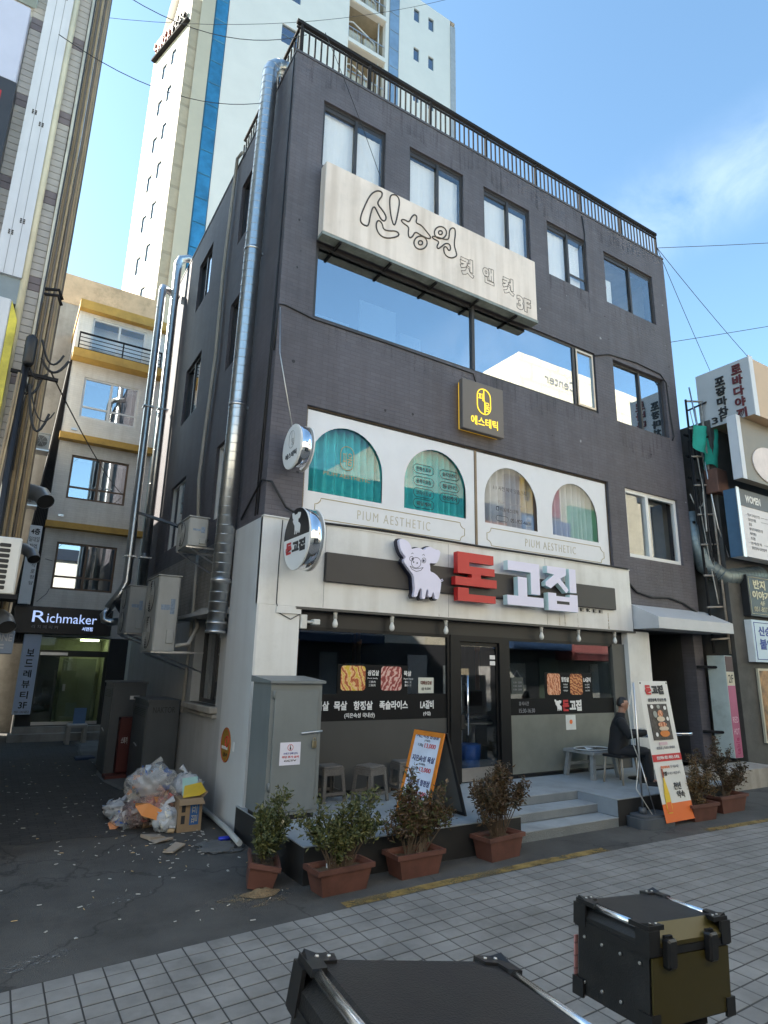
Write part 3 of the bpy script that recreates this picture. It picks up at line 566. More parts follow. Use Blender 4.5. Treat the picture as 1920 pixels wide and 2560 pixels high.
m = MB(); m.box(7.5, 7.87, .36, 2.7, -.3, -.05); m.build('shop_pier', M('dark grey render', (.11, .11, .1), .7, var=.1), bd)
# inside the shop: extraction pipes over the tables, ceiling ducts, a blue bin
COPPER = M('copper extraction pipe', (.55, .25, .12), .3, 1.)
for x, y in ((.95, .9), (1.5, 2.0), (2.25, 1.1), (2.9, 2.4), (5.3, 1.6), (6.4, 2.2)):
    m = MB(); m.lathe([(.045, 0), (.045, .75), (.06, .76), (.06, .85), (.03, .86), (.03, 1.2)], (x, y, 1.75), seg=14); m.build('extraction_pipe', COPPER, bd)
for x, y in ((1.5, 1.6), (3, 3), (5.5, 2), (6.6, 3.4)):
    m = MB(); m.lathe([(.4, .0), (.4, .03)], (x, y, 1.08), seg=20); m.lathe([(.04, 0), (.04, .7)], (x, y, .36), seg=8); m.build('dining_table', ALU, bd)
m = MB(); m.lathe([(.15, 0), (.19, .5)], (4.35, .7, .37), seg=18); m.build('waste_bin', M('blue plastic', (.02, .12, .5), .4), bd)
m = MB(); m.box(3.9, 4.15, .8, 2.2, -.9, -.88); m.box(4.2, 4.4, .8, 2.0, -1.0, -.98); m.build('menu_poster', M('pale poster', (.5, .52, .55), .7, var=.4, vs=9), bd)

# ---- raised platform and steps
PZ = .36
DECK = M('painted deck plate', (.33, .36, .38), .6, var=.16, vs=2.2, bump=.05, bs=140, dirt=.22)
BLKRISER = M('black riser', (.02, .02, .021), .6, var=.2); TREAD = M('chequered steel plate', (.24, .26, .27), .45, .4, var=.15, bump=.5, bs=70)
m = MB(); m.bbox(-.06, 2.93, -2.0, .12, 0, PZ - .012); m.bbox(2.93, 4.97, -1.12, .12, 0, PZ - .012); m.bbox(4.97, 8.0, -1.86, .12, 0, PZ - .012)
m.build('platform', BLKRISER, bd)
m = MB(); m.bbox(-.065, 2.935, -2.005, .12, PZ - .012, PZ); m.bbox(2.935, 4.965, -1.125, .12, PZ - .012, PZ); m.bbox(4.965, 8.005, -1.865, .12, PZ - .012, PZ); m.build('deck_plate', DECK, bd)
for k, (ya, z) in enumerate(((-1.5, .24), (-1.86, .12))):
    m = MB(); m.bbox(2.94, 4.964, ya, -1.127, 0 if k else .13, z - .008, 0); m.bbox(2.937, 4.966, ya - .005, -1.126, z - .008, z, 1); m.build('step', [TREAD, DECK], bd)
m = MB(); m.box(2.94, 4.96, .245, PZ - .014, 1.122, 1.127); m.build('riser_plate', TREAD, bd)
m = MB(); m.quad((4.962, -1.127, .125), (4.962, -1.862, .125), (4.962, -1.862, PZ - .013), (4.962, -1.127, PZ - .013)); m.build('side_plate', M('bluish steel plate', (.26, .3, .34), .5, var=.12), bd)
# ---- dark entrance beside the shop
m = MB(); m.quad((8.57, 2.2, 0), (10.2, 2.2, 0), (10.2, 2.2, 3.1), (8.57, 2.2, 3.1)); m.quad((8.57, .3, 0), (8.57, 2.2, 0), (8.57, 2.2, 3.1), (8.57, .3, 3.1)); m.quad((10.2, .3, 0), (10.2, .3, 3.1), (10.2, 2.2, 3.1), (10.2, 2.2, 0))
m.quad((8.57, 0, .3), (10.2, 0, .3), (10.2, 2.2, .3), (8.57, 2.2, .3)); m.quad((8.57, .3, 3.02), (8.57, 2.2, 3.02), (10.2, 2.2, 3.02), (10.2, .3, 3.02)); m.build('entrance_hall', M('near black wall', (.035, .035, .035), .6, var=.2), bd)  # one near black colour for the walls, floor and ceiling
m = MB(); m.box(9.0, 9.55, .35, 2.1, -2.0, -1.96); m.build('hall_door', M('brown hall door', (.05, .045, .04), .5, brick=(.5, .1, .004, .4)), bd)
m = MB(); m.box(8.95, 9.2, 2.35, 2.55, -1.0, -.98); m.build('number_plate', BLACK, bd); text('46', FRONT, 9.05, 9.15, 2.4, 2.48, GREYINK, bd, d=-.978)
m = MB(); m.bbox(8.0, 10.3, -.35, .3, 0, .3); m.build('threshold', CONC, bd)
# ---- grey awning over the entrance
AWN = M('grey awning sheet', (.5, .51, .53), .5, var=.06)
m = MB(); A = [(8.11, 0), (10.96, 0)]; x0, x1 = 8.11, 10.75
prof = [(0, 3.53), (-.62, 3.24), (-.62, 3.02), (0, 3.02)]
m.add([(x, y, z) for x in (x0, x1) for y, z in prof], [(0, 1, 5, 4), (1, 2, 6, 5), (2, 3, 7, 6), (3, 2, 1, 0), (4, 5, 6, 7)]); m.build('awning', AWN, bd)

# ---- roof railing
rail = MB(); z0, z1 = ROOF + .05, ROOF + .84
rail.box(.0, XR - .05, z1 - .07, z1, -.13, -.06); rail.box(.0, XR - .05, z0 + .08, z0 + .115, -.11, -.08); rail.box(.0, XR - .05, z1 - .17, z1 - .14, -.11, -.08)
rail.box(-3.2, -.1, z1 - .05, z1, -.12, -.07, SIDE); rail.box(-3.2, -.1, z0 + .08, z0 + .115, -.11, -.08, SIDE)
IRON = M('dark iron railing', (.024, .024, .026), .85, var=.2, spec=.08)
rail = rail.build('roof_railing', IRON, bd)
m = MB(); m.box(-.013, .013, 0, z1 - z0 - .18, -.013, .013); b0 = m.build('baluster', IRON, rail); b0.location = (.13, .095, z0 + .03); k = 0
n = 82
for i in range(1, n): b = clone(b0, rail, (.13 + i * (XR - .25) / n, .095, z0 + .03))
for i in range(20): clone(b0, rail, (.095, .25 + i * .155, z0 + .03))
m = MB(); m.box(-.025, .025, 0, z1 - z0 + .02, -.025, .025); p0 = m.build('railing_post', IRON, rail); p0.location = (.095, .095, z0)
for x in (1.55, 3.0, 4.5, 6.0, 7.5, 9.0, XR - .09): clone(p0, rail, (x, .1, z0))
# ================================================================ signs on the charcoal building
K6 = (700, 200, 2.37)
def KP(k, x, y): return k[0] + x / k[1 + 1], k[1] + y / k[2]
def rectF(k, x0, y0, x1, y1, Y):
    """world rectangle of a crop rectangle given by its left-top and right-bottom, read at mid height / mid width"""
    a = AF(*KP(k, x0, (y0 + y1) / 2), Y)[0]; b = AF(*KP(k, x1, (y0 + y1) / 2), Y)[0]
    t = AF(*KP(k, (x0 + x1) / 2, y0), Y)[1]; u = AF(*KP(k, (x0 + x1) / 2, y1), Y)[1]
    return a, b, u, t
# --- big weathered board
BEIGE = M('weathered cream sign sheet', (.74, .64, .57), .5, var=.06, vs=1.5, streak=.24, dirt=.1)
sg = thing('salon_sign', 'long weathered cream sign box with hand drawn outline lettering under the top windows', 'sign', (2.9, -.05, 9.1))
m = MB(); m.cbox(.58, 5.5, 9.14, 10.54, .04, .24, .012); m.build('sign_face', BEIGE, sg)
m = MB(); m.box(.57, 5.51, 9.08, 9.138, .05, .245); m.build('sign_base', M('greenish steel angle', (.22, .24, .22), .5, .3, var=.3, vs=6), sg)
for x in (.9, 1.9, 2.9, 3.9, 4.9): m = MB(); m.box(x, x + .04, 9.04, 9.08, -.02, .23); m.build('bracket', IRON, sg)
for x in (1.8, 3.1, 4.4): m = MB(); m.box(x, x + .008, 9.15, 10.53, .24, .2415); m.build('sheet_joint', BEIGE, sg)
OUTL = M('brown outline print', (.05, .038, .032), .6, var=0)
fs = front(-.242)
BRUSH = [[(605, 662), (570, 655), (535, 680), (505, 740), (480, 800), (475, 840), (495, 860), (525, 868), (535, 800), (555, 740), (580, 790), (600, 830), (620, 838), (632, 815), (610, 775), (575, 735), (590, 705), (605, 690)],
    [(655, 680), (690, 680), (710, 715), (700, 780), (685, 850), (672, 865), (655, 800), (648, 720)], [(585, 830), (605, 850), (612, 885), (640, 895), (690, 895), (708, 915), (690, 932), (630, 940), (590, 920), (570, 880), (570, 845)],
    [(715, 830), (735, 826), (765, 845), (778, 812), (798, 796), (813, 812), (803, 848), (835, 858), (868, 898), (896, 934), (880, 943), (835, 920), (800, 898), (785, 930), (765, 938), (758, 905), (765, 872), (730, 850)],
    [(900, 925), (935, 932), (985, 948), (1002, 940), (1003, 885), (1030, 873), (1041, 900), (1030, 975), (1042, 1015), (1049, 1045), (1010, 1058), (975, 1036), (967, 992), (985, 986), (1000, 1015), (1012, 1000), (1005, 972), (980, 968), (960, 985), (935, 1003), (928, 985), (945, 958), (905, 940)]]
for cx, cy, r in ((832, 965, 40), (832, 965, 13), (950, 905, 37), (950, 905, 12)): BRUSH.append([(cx + r * math.cos(i * math.tau / 12), cy + r * math.sin(i * math.tau / 12)) for i in range(12)])
def smooth0(P):
    for _ in range(2): P = [q for i in range(len(P)) for q in ((P[i][0] * .75 + P[(i + 1) % len(P)][0] * .25, P[i][1] * .75 + P[(i + 1) % len(P)][1] * .25), (P[i][0] * .25 + P[(i + 1) % len(P)][0] * .75, P[i][1] * .25 + P[(i + 1) % len(P)][1] * .75))]
    return P
for B_ in BRUSH:
    m = MB(); m.tube([fs.p(*AF(*KP(K6, x, y), -.242), .002) for x, y in smooth0(B_)], .0145, 5, closed=True); m.build('brush_outline', OUTL, sg)
for t, r, o in [('컷', (3.46, 3.82, 9.46, 9.87), .014), ('앤', (4.03, 4.33, 9.5, 9.87), .014), ('컷', (4.54, 4.87, 9.45, 9.85), .014), ('3F', (4.92, 5.32, 9.22, 9.55), .014)]:
    text(t, fs, *r, OUTL, sg, d=0, th=.004, bold=.055, outline=o)
# --- lit square sign
sq = thing('square_sign', 'brown square sign with glowing yellow outline logo between first and second floor windows', 'sign', (4.03, -.02, 6.35))
GLOW = M('lit yellow letter', (.8, .6, .05), .5, var=0, emit=((1, .62, .03), .42)); GOLDSIDE = M('gold lit edge', (.75, .5, .06), .4, var=0, emit=((1, .55, .02), .16))
m = MB(); m.box(3.57, 4.49, 6.38, 7.3, .03, .1); m.build('back_box', GOLDSIDE, sq)
m = MB(); m.cbox(3.53, 4.52, 6.35, 7.33, .1, .2, .008); m.build('face_panel', M('bronze panel', (.13, .112, .1), .45, .0, var=.05), sq)
f2 = front(-.2)
m = MB(); m.tube([f2.p(a, b, .008) for a, b in rrect(3.87, 4.19, 6.72, 7.22, .155, 7)], .009, 5, closed=True); m.tube([f2.p(4.03, b, .008) for b in (7.22, 6.98)], .009, 5)
m.tube([f2.p(4.03, 6.98, .008), f2.p(4.05, 6.98, .008), f2.p(4.05, 6.74, .008)], .009, 5); m.build('logo_outline', GLOW, sq)
text('피', f2, 3.9, 4.01, 6.98, 7.13, GLOW, sq, d=.004, bold=.0); text('움', f2, 4.05, 4.17, 6.79, 6.97, GLOW, sq, d=.004, bold=.0); text('에스테틱', f2, 3.72, 4.36, 6.47, 6.65, GLOW, sq, d=.004, bold=.006)
# --- shop name board with the pig and block letters
nb = thing('shop_name_sign', 'dark board with white pig figure and red and lilac block letters on the fascia', 'sign', (4.2, -.06, 3.3))
m = MB(); m.cbox(.97, 7.5, 3.36, 3.8, .052, .12, .008); m.build('backing_board', M('dark brown board', (.04, .036, .036), .5), nb)
KB = (960, 1300, 3.19); YL3 = -.27
pig = [(122, 150), (160, 152), (195, 170), (215, 200), (225, 235), (255, 220), (290, 221), (320, 241), (345, 215), (375, 212), (400, 230), (455, 243), (445, 300), (425, 345), (395, 345), (365, 340), (372, 375), (370, 410), (400, 420), (435, 450), (460, 490), (455, 550), (445, 600), (437, 632), (408, 630), (405, 600), (395, 570), (385, 600), (380, 615), (355, 612), (358, 560), (345, 550), (335, 590), (330, 630), (302, 628), (308, 560), (295, 540), (280, 560), (265, 615), (237, 612), (250, 560), (245, 510), (240, 440), (215, 410), (180, 360), (160, 330), (163, 310), (182, 300), (148, 262), (128, 205)]
PW = [AF(*KP(KB, x, y), YL3) for x, y in pig]
def smooth(P, n=2):
    for _ in range(n): P = [q for i in range(len(P)) for q in ((P[i][0] * .75 + P[(i + 1) % len(P)][0] * .25, P[i][1] * .75 + P[(i + 1) % len(P)][1] * .25), (P[i][0] * .25 + P[(i + 1) % len(P)][0] * .75, P[i][1] * .25 + P[(i + 1) % len(P)][1] * .75))]
    return P
PW = smooth(PW, 1)
if sum(PW[i][0] * PW[(i + 1) % len(PW)][1] - PW[(i + 1) % len(PW)][0] * PW[i][1] for i in range(len(PW))) < 0: PW = PW[::-1]
def grow(P, d):
    o = []
    for i in range(len(P)):
        a, b = P[i - 1], P[(i + 1) % len(P)]; t = Vector((b[0] - a[0], b[1] - a[1])).normalized(); o.append((P[i][0] + t.y * d, P[i][1] - t.x * d))
    return o
LILAC = M('lilac white letter face', (.72, .7, .86), .4, var=.02); PALEC = M('pale cyan letter side', (.55, .72, .74), .4, var=.03); REDL = M('red letter', (.5, .02, .02), .38, var=.03)
m = MB(); m.prism(grow(PW, .02), .13, .2); m.build('pig_backing', M('navy edge', (.01, .012, .03), .4), nb)
m = MB(); m.prism(PW, .2, .262); m.build('pig_figure', LILAC, nb)
def pk(x, y): return AF(*KP(KB, x, y), YL3)
NAVY = M('navy print', (.01, .014, .05), .5, var=0); fp = front(-.262)
m = MB()
for cx, cy, rx, ry in ((222, 308, 16, 18), (320, 322, 16, 20), (258, 340, 38, 42)):
    m.tube([fp.p(*pk(cx + rx * math.cos(t), cy + ry * math.sin(t)), .002) for t in [i * math.tau / 18 for i in range(18)]], .004, 4, closed=True)
m.tube([fp.p(*pk(x, y), .002) for x, y in ((208, 365), (225, 392), (258, 410), (295, 402), (315, 378))], .004, 4); m.tube([fp.p(*pk(x, y), .002) for x, y in ((212, 368), (240, 385), (270, 388), (312, 380))], .004, 4)
m.tube([fp.p(*pk(x, y), .002) for x, y in ((220, 270), (228, 262), (236, 268))], .004, 4); m.tube([fp.p(*pk(x, y), .002) for x, y in ((308, 280), (318, 272), (326, 284))], .004, 4)
for cx, cy, r in ((228, 310, 9), (318, 324, 11), (238, 335, 7), (266, 343, 7)): m.prism([pk(cx + r * .7 * math.cos(i * math.tau / 10), cy + r * math.sin(i * math.tau / 10)) for i in range(10)], .001, .004, fp)
m.build('pig_drawing', NAVY, nb)
m = MB(); m.tube([fp.p(*pk(x, y), -.03) for x, y in ((452, 470), (470, 488), (482, 482), (476, 470), (466, 476))], .008, 5); m.build('pig_tail', LILAC, nb)
def block(polys, mats, name):
    m = MB()
    for P in polys: m.prism(P, .16, .27, FRONT, 0, 1)
    return m.build(name, mats, nb)
def R4(x0, x1, z0, z1): return [(x0, z0), (x1, z0), (x1, z1), (x0, z1)]
block([[(3.33, 3.7), (4.14, 3.7), (4.14, 3.83), (3.58, 3.83), (3.58, 3.9), (4.12, 3.9), (4.12, 4.06), (3.33, 4.06)], [(3.63, 3.64), (3.83, 3.64), (3.83, 3.699), (3.63, 3.699)], R4(3.28, 4.18, 3.5, 3.639), [(3.33, 3.24), (4.15, 3.24), (4.15, 3.36), (3.56, 3.36), (3.56, 3.46), (3.33, 3.46)]], [REDL, REDL], 'red_letter')
block([[(4.45, 3.86), (5.0, 3.86), (5.0, 3.47), (5.22, 3.47), (5.22, 4.03), (4.45, 4.03)], R4(4.68, 4.9, 3.42, 3.76), R4(4.42, 5.3, 3.25, 3.419)], [LILAC, PALEC], 'white_letter')
block([[(5.42, 4.03), (5.92, 4.03), (5.92, 3.9), (5.76, 3.82), (5.97, 3.62), (5.9, 3.56), (5.68, 3.74), (5.5, 3.62), (5.37, 3.66), (5.37, 3.73), (5.6, 3.88), (5.42, 3.9)], R4(6.0, 6.18, 3.58, 4.03), [(5.42, 3.22), (6.2, 3.22), (6.2, 3.54), (5.99, 3.54), (5.99, 3.49), (5.63, 3.49), (5.63, 3.54), (5.42, 3.54)]], [LILAC, PALEC], 'white_letter')
m = MB(); m.box(5.64, 5.97, 3.345, 3.4, .271, .273); m.build('letter_slot', BLACK, nb)
for x in (6.5, 6.68, 6.86, 7.04): text(RND.choice('VEKE'), FRONT, x, x + .09, 3.28, 3.34, BLACK, nb, d=.06, th=.02)
# --- the two round blade signs
def blade(label, x0, x1, cy, cz, r, facef):
    t = thing('round_blade_sign', label, 'sign', (x1, cy, cz - r))
    m = MB(); m.lathe([(r, 0), (r, x1 - x0)], (x0, cy, cz), (1, 0, 0), 48); m.build('chrome_rim', CHROME, t)
    m = MB(); m.lathe([(r * 1.015, 0), (r * 1.015, .02)], (x0 - .008, cy, cz), (1, 0, 0), 48); m.lathe([(r * 1.015, 0), (r * 1.015, .02)], (x1 - .012, cy, cz), (1, 0, 0), 48); m.build('rim_edge', WHITEINK, t)
    f = Fr((x0 - .009, cy, cz), (0, -1, 0), (0, 0, 1)); facef(t, f, r)
    for q_ in (.3, -.3): m = MB(); m.tube([((x0 + x1) / 2, cy + r * .9, cz + r * q_), ((x0 + x1) / 2, 0.02, cz + r * q_)], .02, 8); m.build('bracket', IRON, t)
    return t
def face1(t, f, r):
    m = MB(); m.prism([(r * .97 * math.cos(i * math.tau / 48), r * .97 * math.sin(i * math.tau / 48)) for i in range(48)], 0, .004, f); m.build('sign_face', WHITEINK, t)
    m = MB(); m.tube([f.p(a, b, .006) for a, b in rrect(-.09, .09, -.02, .24, .085, 6)], .004, 4, closed=True); m.tube([f.p(0, .24, .006), f.p(0, .08, .006)], .004, 4); m.build('logo_outline', GREYINK, t)
    text('움', f, .005, .07, .02, .12, GREYINK, t, d=.005); text('에스테틱', f, -.2, .2, -.17, -.08, INK, t, d=.005, bold=.02)
blade('white round blade sign with chrome rim beside the arched windows', .2, .4, -.41, 5.21, .33, face1)
def face2(t, f, r):
    m = MB(); m.prism([(r * .98 * math.cos(i * math.pi / 24), .02 + r * .96 * math.sin(i * math.pi / 24)) for i in range(25)], 0, .004, f); m.build('sign_face', BLACK, t)
    m = MB(); m.prism([(r * .98 * math.cos(math.pi + i * math.pi / 24), .018 + r * .98 * math.sin(math.pi + i * math.pi / 24)) for i in range(25)], 0, .004, f); m.build('sign_face', WHITEINK, t)
    text('돈', f, -.33, -.13, -.2, -.03, REDINK, t, d=.005, bold=.06); text('고집', f, -.11, .32, -.2, -.03, INK, t, d=.005, bold=.06)
    cx = sum(p[0] for p in PW) / len(PW); cz = sum(p[1] for p in PW) / len(PW)
    m = MB(); m.prism([((p[0] - cx) * .36, .21 + (p[1] - cz) * .36) for p in PW], .004, .007, f); m.build('pig_figure', WHITEINK, t)
blade('black and white round blade sign with a pig and chrome rim beside the shop fascia', .3, .52, -.53, 3.85, .43, face2)
# --- pig mark on the window film right of the door
m = MB(); cx = sum(p[0] for p in PW) / len(PW); cz = sum(p[1] for p in PW) / len(PW)
m.prism([(5.95 + (p[0] - cx) * .22, 1.53 + (p[1] - cz) * .22) for p in PW], -.094, -.091); m.build('pig_figure', WHITEINK, rw)

# ================================================================ lamps, ducts and wires on the charcoal building
BULBG = M('frosted bulb', (.7, .7, .68), .3, var=0); PORC = M('white lamp holder', (.6, .6, .58), .4)
for k, x in enumerate((1.21, 2.21, 3.27, 5.47, 6.46, 7.51)):
    t = thing('canopy_bulb', 'white light bulb in a holder under the canopy, %s from the corner' % ('first', 'second', 'third', 'fourth', 'fifth', 'sixth')[k], 'light bulb', (x, -.02, 2.93), group='bulbs under the shop canopy')
    m = MB(); m.lathe([(.035, 0), (.035, -.03), (.028, -.04), (.028, -.1)], (x, -.02, 2.932), seg=12); m.build('holder', PORC, t)
    m = MB(); m.lathe([(.02, -.1), (.028, -.13), (.04, -.165), (.042, -.19), (.032, -.22), (.012, -.235)], (x, -.02, 2.932), seg=14); m.build('bulb', BULBG, t)
t = thing('security_camera', 'small white box camera under the canopy at the corner column', 'camera', (.68, -.02, 2.7))
m = MB(); m.cbox(.64, .74, 2.66, 2.86, -.02, .06, .008); m.build('junction_box', PORC, t)
m = MB(); m.cbox(.82, .92, 2.72, 2.8, .0, .12, .01); m.tube([(.74, -.03, 2.76), (.83, -.05, 2.76)], .02, 8); m.build('camera_body', PORC, t)
def duct(path, r, label, name='exhaust_duct', band=.15, mat=None, extra=None):
    t = thing(name, label, 'duct', tuple(Vector(path[0])))
    m = MB(); m.tube(path, r, 20); m.build('duct_pipe', mat or GALV, t)
    P = [Vector(p) for p in path]; acc = 0; 
    rg = MB()
    for a, b in zip(P, P[1:]):
        Ld = (b - a).length; k = band - acc
        while k < Ld:
            c = a.lerp(b, k / Ld); dr = (b - a).normalized(); rg.tube([c - dr * .006, c + dr * .006], r + .0035, 20, cap=True); k += band
        acc = (acc + Ld) % band
    rg.build('duct_seams', mat or GALV, t, kind='stuff')
    return t
dx = -.19
path = [(dx, 1.24, 2.62), (dx, 1.1, 6), (dx, .95, 10), (dx, .84, 12.75)] + [(dx + .28 * (1 - math.cos(a)), .83, 12.95 + .3 * math.sin(a)) for a in [i * math.pi / 2 / 6 for i in range(7)]] + [(.5, .83, 13.25)]
big = duct(path, .145, 'tall spiral silver duct climbing the side wall and bending over the roof')
for z, y in ((3.4, 1.2), (6.3, 1.09), (9.2, .98)):
    m = MB(); m.tube([(dx, y, z - .03), (dx, y, z + .03)], .152, 20); m.box(-y - .02, -y + .02, z - .02, z + .02, -.02, .1, side(-.03)); m.build('clamp', ALU, big)
m = MB(); m.tube([(dx, 1.24, 2.6), (dx, 1.24, 2.64)], .16, 20); m.tube([(dx, 1.235, 2.74), (dx, 1.235, 2.76)], .155, 20); m.build('duct_collar', ALU, big)
def wire(name, label, pts, r=.012, mat=None, cat='cable', group=None, seg=6):
    m = MB(); m.tube(pts, r, seg); return m.build(name, mat or CABLE, None, label, cat, group, at=tuple(Vector(pts[0])))
PALEC2 = M('pale conduit', (.42, .4, .36), .6)
p = [AS(*q) for q in ((612, 385), (600, 400), (590, 480), (565, 680), (545, 900), (520, 1080), (505, 1200), (503, 1300))]
wire('conduit', 'pale conduit hose running down the side wall left of the big duct', [(-.06, y, z) for y, z in p], .035, PALEC2, 'conduit', seg=8)
wire('conduit', 'thin pale conduit on the lower side wall beside the condensers', [(-.05, 3.25, 4.1), (-.05, 3.2, 2.9), (-.05, 3.3, 1.3)], .03, PALEC2, 'conduit', seg=8)
wire('cable', 'black cable along the corner edge of the facade up to the roof', [(-.015, .25, 4.3), (-.015, .14, 7), (-.015, .08, 12.7)], .012)
wire('cable', 'second black cable close beside the facade corner', [(-.015, .35, 4.3), (-.015, .2, 7.2), (-.015, .15, 8.5)], .01)
wire('cable', 'black cable crossing below the second floor window from the corner', [(-.012, .05, 6.9), (-.012, -.012, 7.68), (.1, -.014, 7.7), (.6, -.014, 7.62), (2, -.014, 7.63), (3.95, -.014, 7.6), (4.02, -.014, 7.4)], .013)
wire('cable', 'sagging black cable along the top of the white fascia', [(.55, -.075, 4.23), (2, -.078, 4.27), (4, -.078, 4.25), (6, -.078, 4.26), (8.0, -.078, 4.25)], .02)
wire('cable', 'black cable drooping over the corner of the white cladding', [(-.04, .9, 4.35), (-.04, .1, 4.8), (.05, -.06, 4.75), (.3, -.06, 4.4), (.62, -.06, 4.26)], .018)
wire('cable', 'black cable dropping from the fascia onto the entrance awning', [(8.06, -.02, 3.98), (8.3, -.03, 3.8), (8.8, -.03, 3.72), (9.4, -.03, 3.76), (9.9, -.03, 3.68), (10.4, -.03, 3.5)], .025)
wire('cable', 'black cable looping over the right second floor window', [(7.5, -.02, 9.05), (8.0, -.02, 9.24), (9.0, -.02, 9.32), (9.9, -.02, 9.28), (10.12, -.02, 9.1), (10.15, -.02, 8.3), (10.2, -.03, 7.7), (10.14, -.02, 7.6)], .016)
wire('cable', 'short black cable hanging beside the fourth top window', [(7.38, -.02, 12.7), (7.44, -.02, 12.2), (7.4, -.02, 11.9), (7.3, -.05, 11.82)], .014)
wire('cable', 'thin black wire on the white corner column', [(.27, -.055, 4.2), (.25, -.06, 3.6), (.25, -.06, 3.0), (.3, -.06, 2.86), (.48, -.06, 2.78), (.62, -.06, 2.86)], .007)
for i, (a, b, d, lb) in enumerate([((10.5, .1, 13.2), (32, -12, 17.5), .5, 'upper wire running from the roof corner to the right sky'), ((10.5, .1, 13.2), (22, 4, 10.5), .3, 'wire falling from the roof corner behind the right building'), ((10.5, .1, 13.2), (24, 1, 9.6), .5, 'lower wire falling from the roof corner to the far right'), ((10.5, 0, 10.35), (26, -9, 15), .25, 'taut wire from the mid right wall edge to the right sky'),
        ((-3.3, -.5, 11.5), (.2, .1, 13.4), .55, 'wire sagging from the left tiled building to the railing corner'), ((-3.5, -.5, 10.2), (.1, 1.0, 12.7), .5, 'second wire sagging from the left tiled building to the duct'), ((-3.2, 6, 18), (6, 3, 22), .6, 'thin wire crossing high before the white tower'), ((.5, -.05, 13.5), (2.0, -.05, 10.4), -.1, 'thin wire dropping across the first top window')]):
    wire('overhead_wire', lb, sag(a, b, d), .008 if i < 4 else .006, cat='wire', seg=5)
m = MB(); m.tube([(.0, -.06, 7.6), (.03, -.1, 6.8), (.2, -.38, 5.5)], .008, 6); m.build('sign_stay', M('pale stay rod', (.5, .5, .5), .4, 1.), None, 'pale stay rod tying the white round blade sign to the corner', 'rod', at=(0, -.06, 7.6))
# ================================================================ things on the platform and the street
GREYCAB = M('grey painted steel', (.17, .19, .195), .42, var=.07, vs=2, streak=.12)
cb = thing('meter_cabinet', 'tall grey steel cabinet with padlocked door on the platform corner', 'cabinet', (.25, -.6, PZ))
cx0, cx1, cy0, cy1 = -.09, .6, -.92, -.3; cz1 = 1.98
m = MB(); m.bbox(cx0, cx1, cy0, cy1, PZ + .06, cz1 - .05); m.build('body', GREYCAB, cb)
m = MB(); m.bbox(cx0 + .03, cx1 - .03, cy0 + .04, cy1 - .02, PZ, PZ + .06); m.build('plinth', BLACK, cb)
m = MB(); m.add([(cx0 - .03, cy0 - .05, cz1 - .05), (cx1 + .03, cy0 - .05, cz1 - .05), (cx1 + .03, cy1 + .02, cz1 - .05), (cx0 - .03, cy1 + .02, cz1 - .05), (cx0 - .03, cy0 - .05, cz1 - .02), (cx1 + .03, cy0 - .05, cz1 - .02), (cx1 + .03, cy1 + .02, cz1 + .03), (cx0 - .03, cy1 + .02, cz1 + .03)], [(3, 2, 1, 0), (4, 5, 6, 7), (0, 1, 5, 4), (1, 2, 6, 5), (2, 3, 7, 6), (3, 0, 4, 7)]); m.build('roof', GREYCAB, cb)
fc = front(cy0); m = MB(); m.cbox(cx0 + .05, cx1 - .06, PZ + .1, cz1 - .14, .004, .022, .004, fc); dd = m.build('door', GREYCAB, cb)
m = MB(); m.tube([fc.p(.32, 1.34, .05), fc.p(.6, 1.36, .05)], .011, 8); m.tube([fc.p(.5, 1.345, .03), fc.p(.5, 1.345, .05)], .01); m.build('hasp', ALU, dd)
m = MB(); m.cbox(.475, .53, 1.16, 1.25, .03, .055, .006, fc); m.tube([fc.p(.502 + .018 * math.cos(a), 1.25 + .035 * math.sin(a), .042) for a in [i * math.pi / 8 for i in range(9)]], .005, 6); m.build('padlock', M('old brass', (.35, .3, .2), .4, 1.), dd)
for z in (1.75, .7): m = MB(); m.tube([fc.p(-.055, z, .02), fc.p(-.055, z + .09, .02)], .013, 8); m.build('hinge', GREYCAB, dd)
m = MB(); m.box(.06, .33, .98, 1.24, .0225, .024, fc); pn = m.build('paper_notice', M('lilac paper', (.66, .66, .76), .7, var=.03), dd)
m = MB(); m.tube([fc.p(.195 + .035 * math.cos(a), 1.18 + .035 * math.sin(a), .026) for a in [i * math.tau / 20 for i in range(20)]], .003, 4, closed=True); m.build('no_litter_ring', REDINK, dd)
m = MB(); m.prism([(.185, 1.155), (.205, 1.155), (.2, 1.19), (.19, 1.19)], .024, .026, fc); m.prism([(.195 + .007 * math.cos(i), 1.198 + .007 * math.sin(i)) for i in range(6)], .024, .026, fc); m.build('figure_mark', INK, dd)
text('쓰레기 담배 금지', fc, .11, .29, 1.1, 1.125, BLUEINK, dd, d=.024); text('무단 투기 금지', fc, .09, .31, 1.06, 1.085, REDINK, dd, d=.024, bold=.02); text('CCTV', fc, .12, .28, 1.02, 1.04, INK, dd, d=.024, bold=.03)

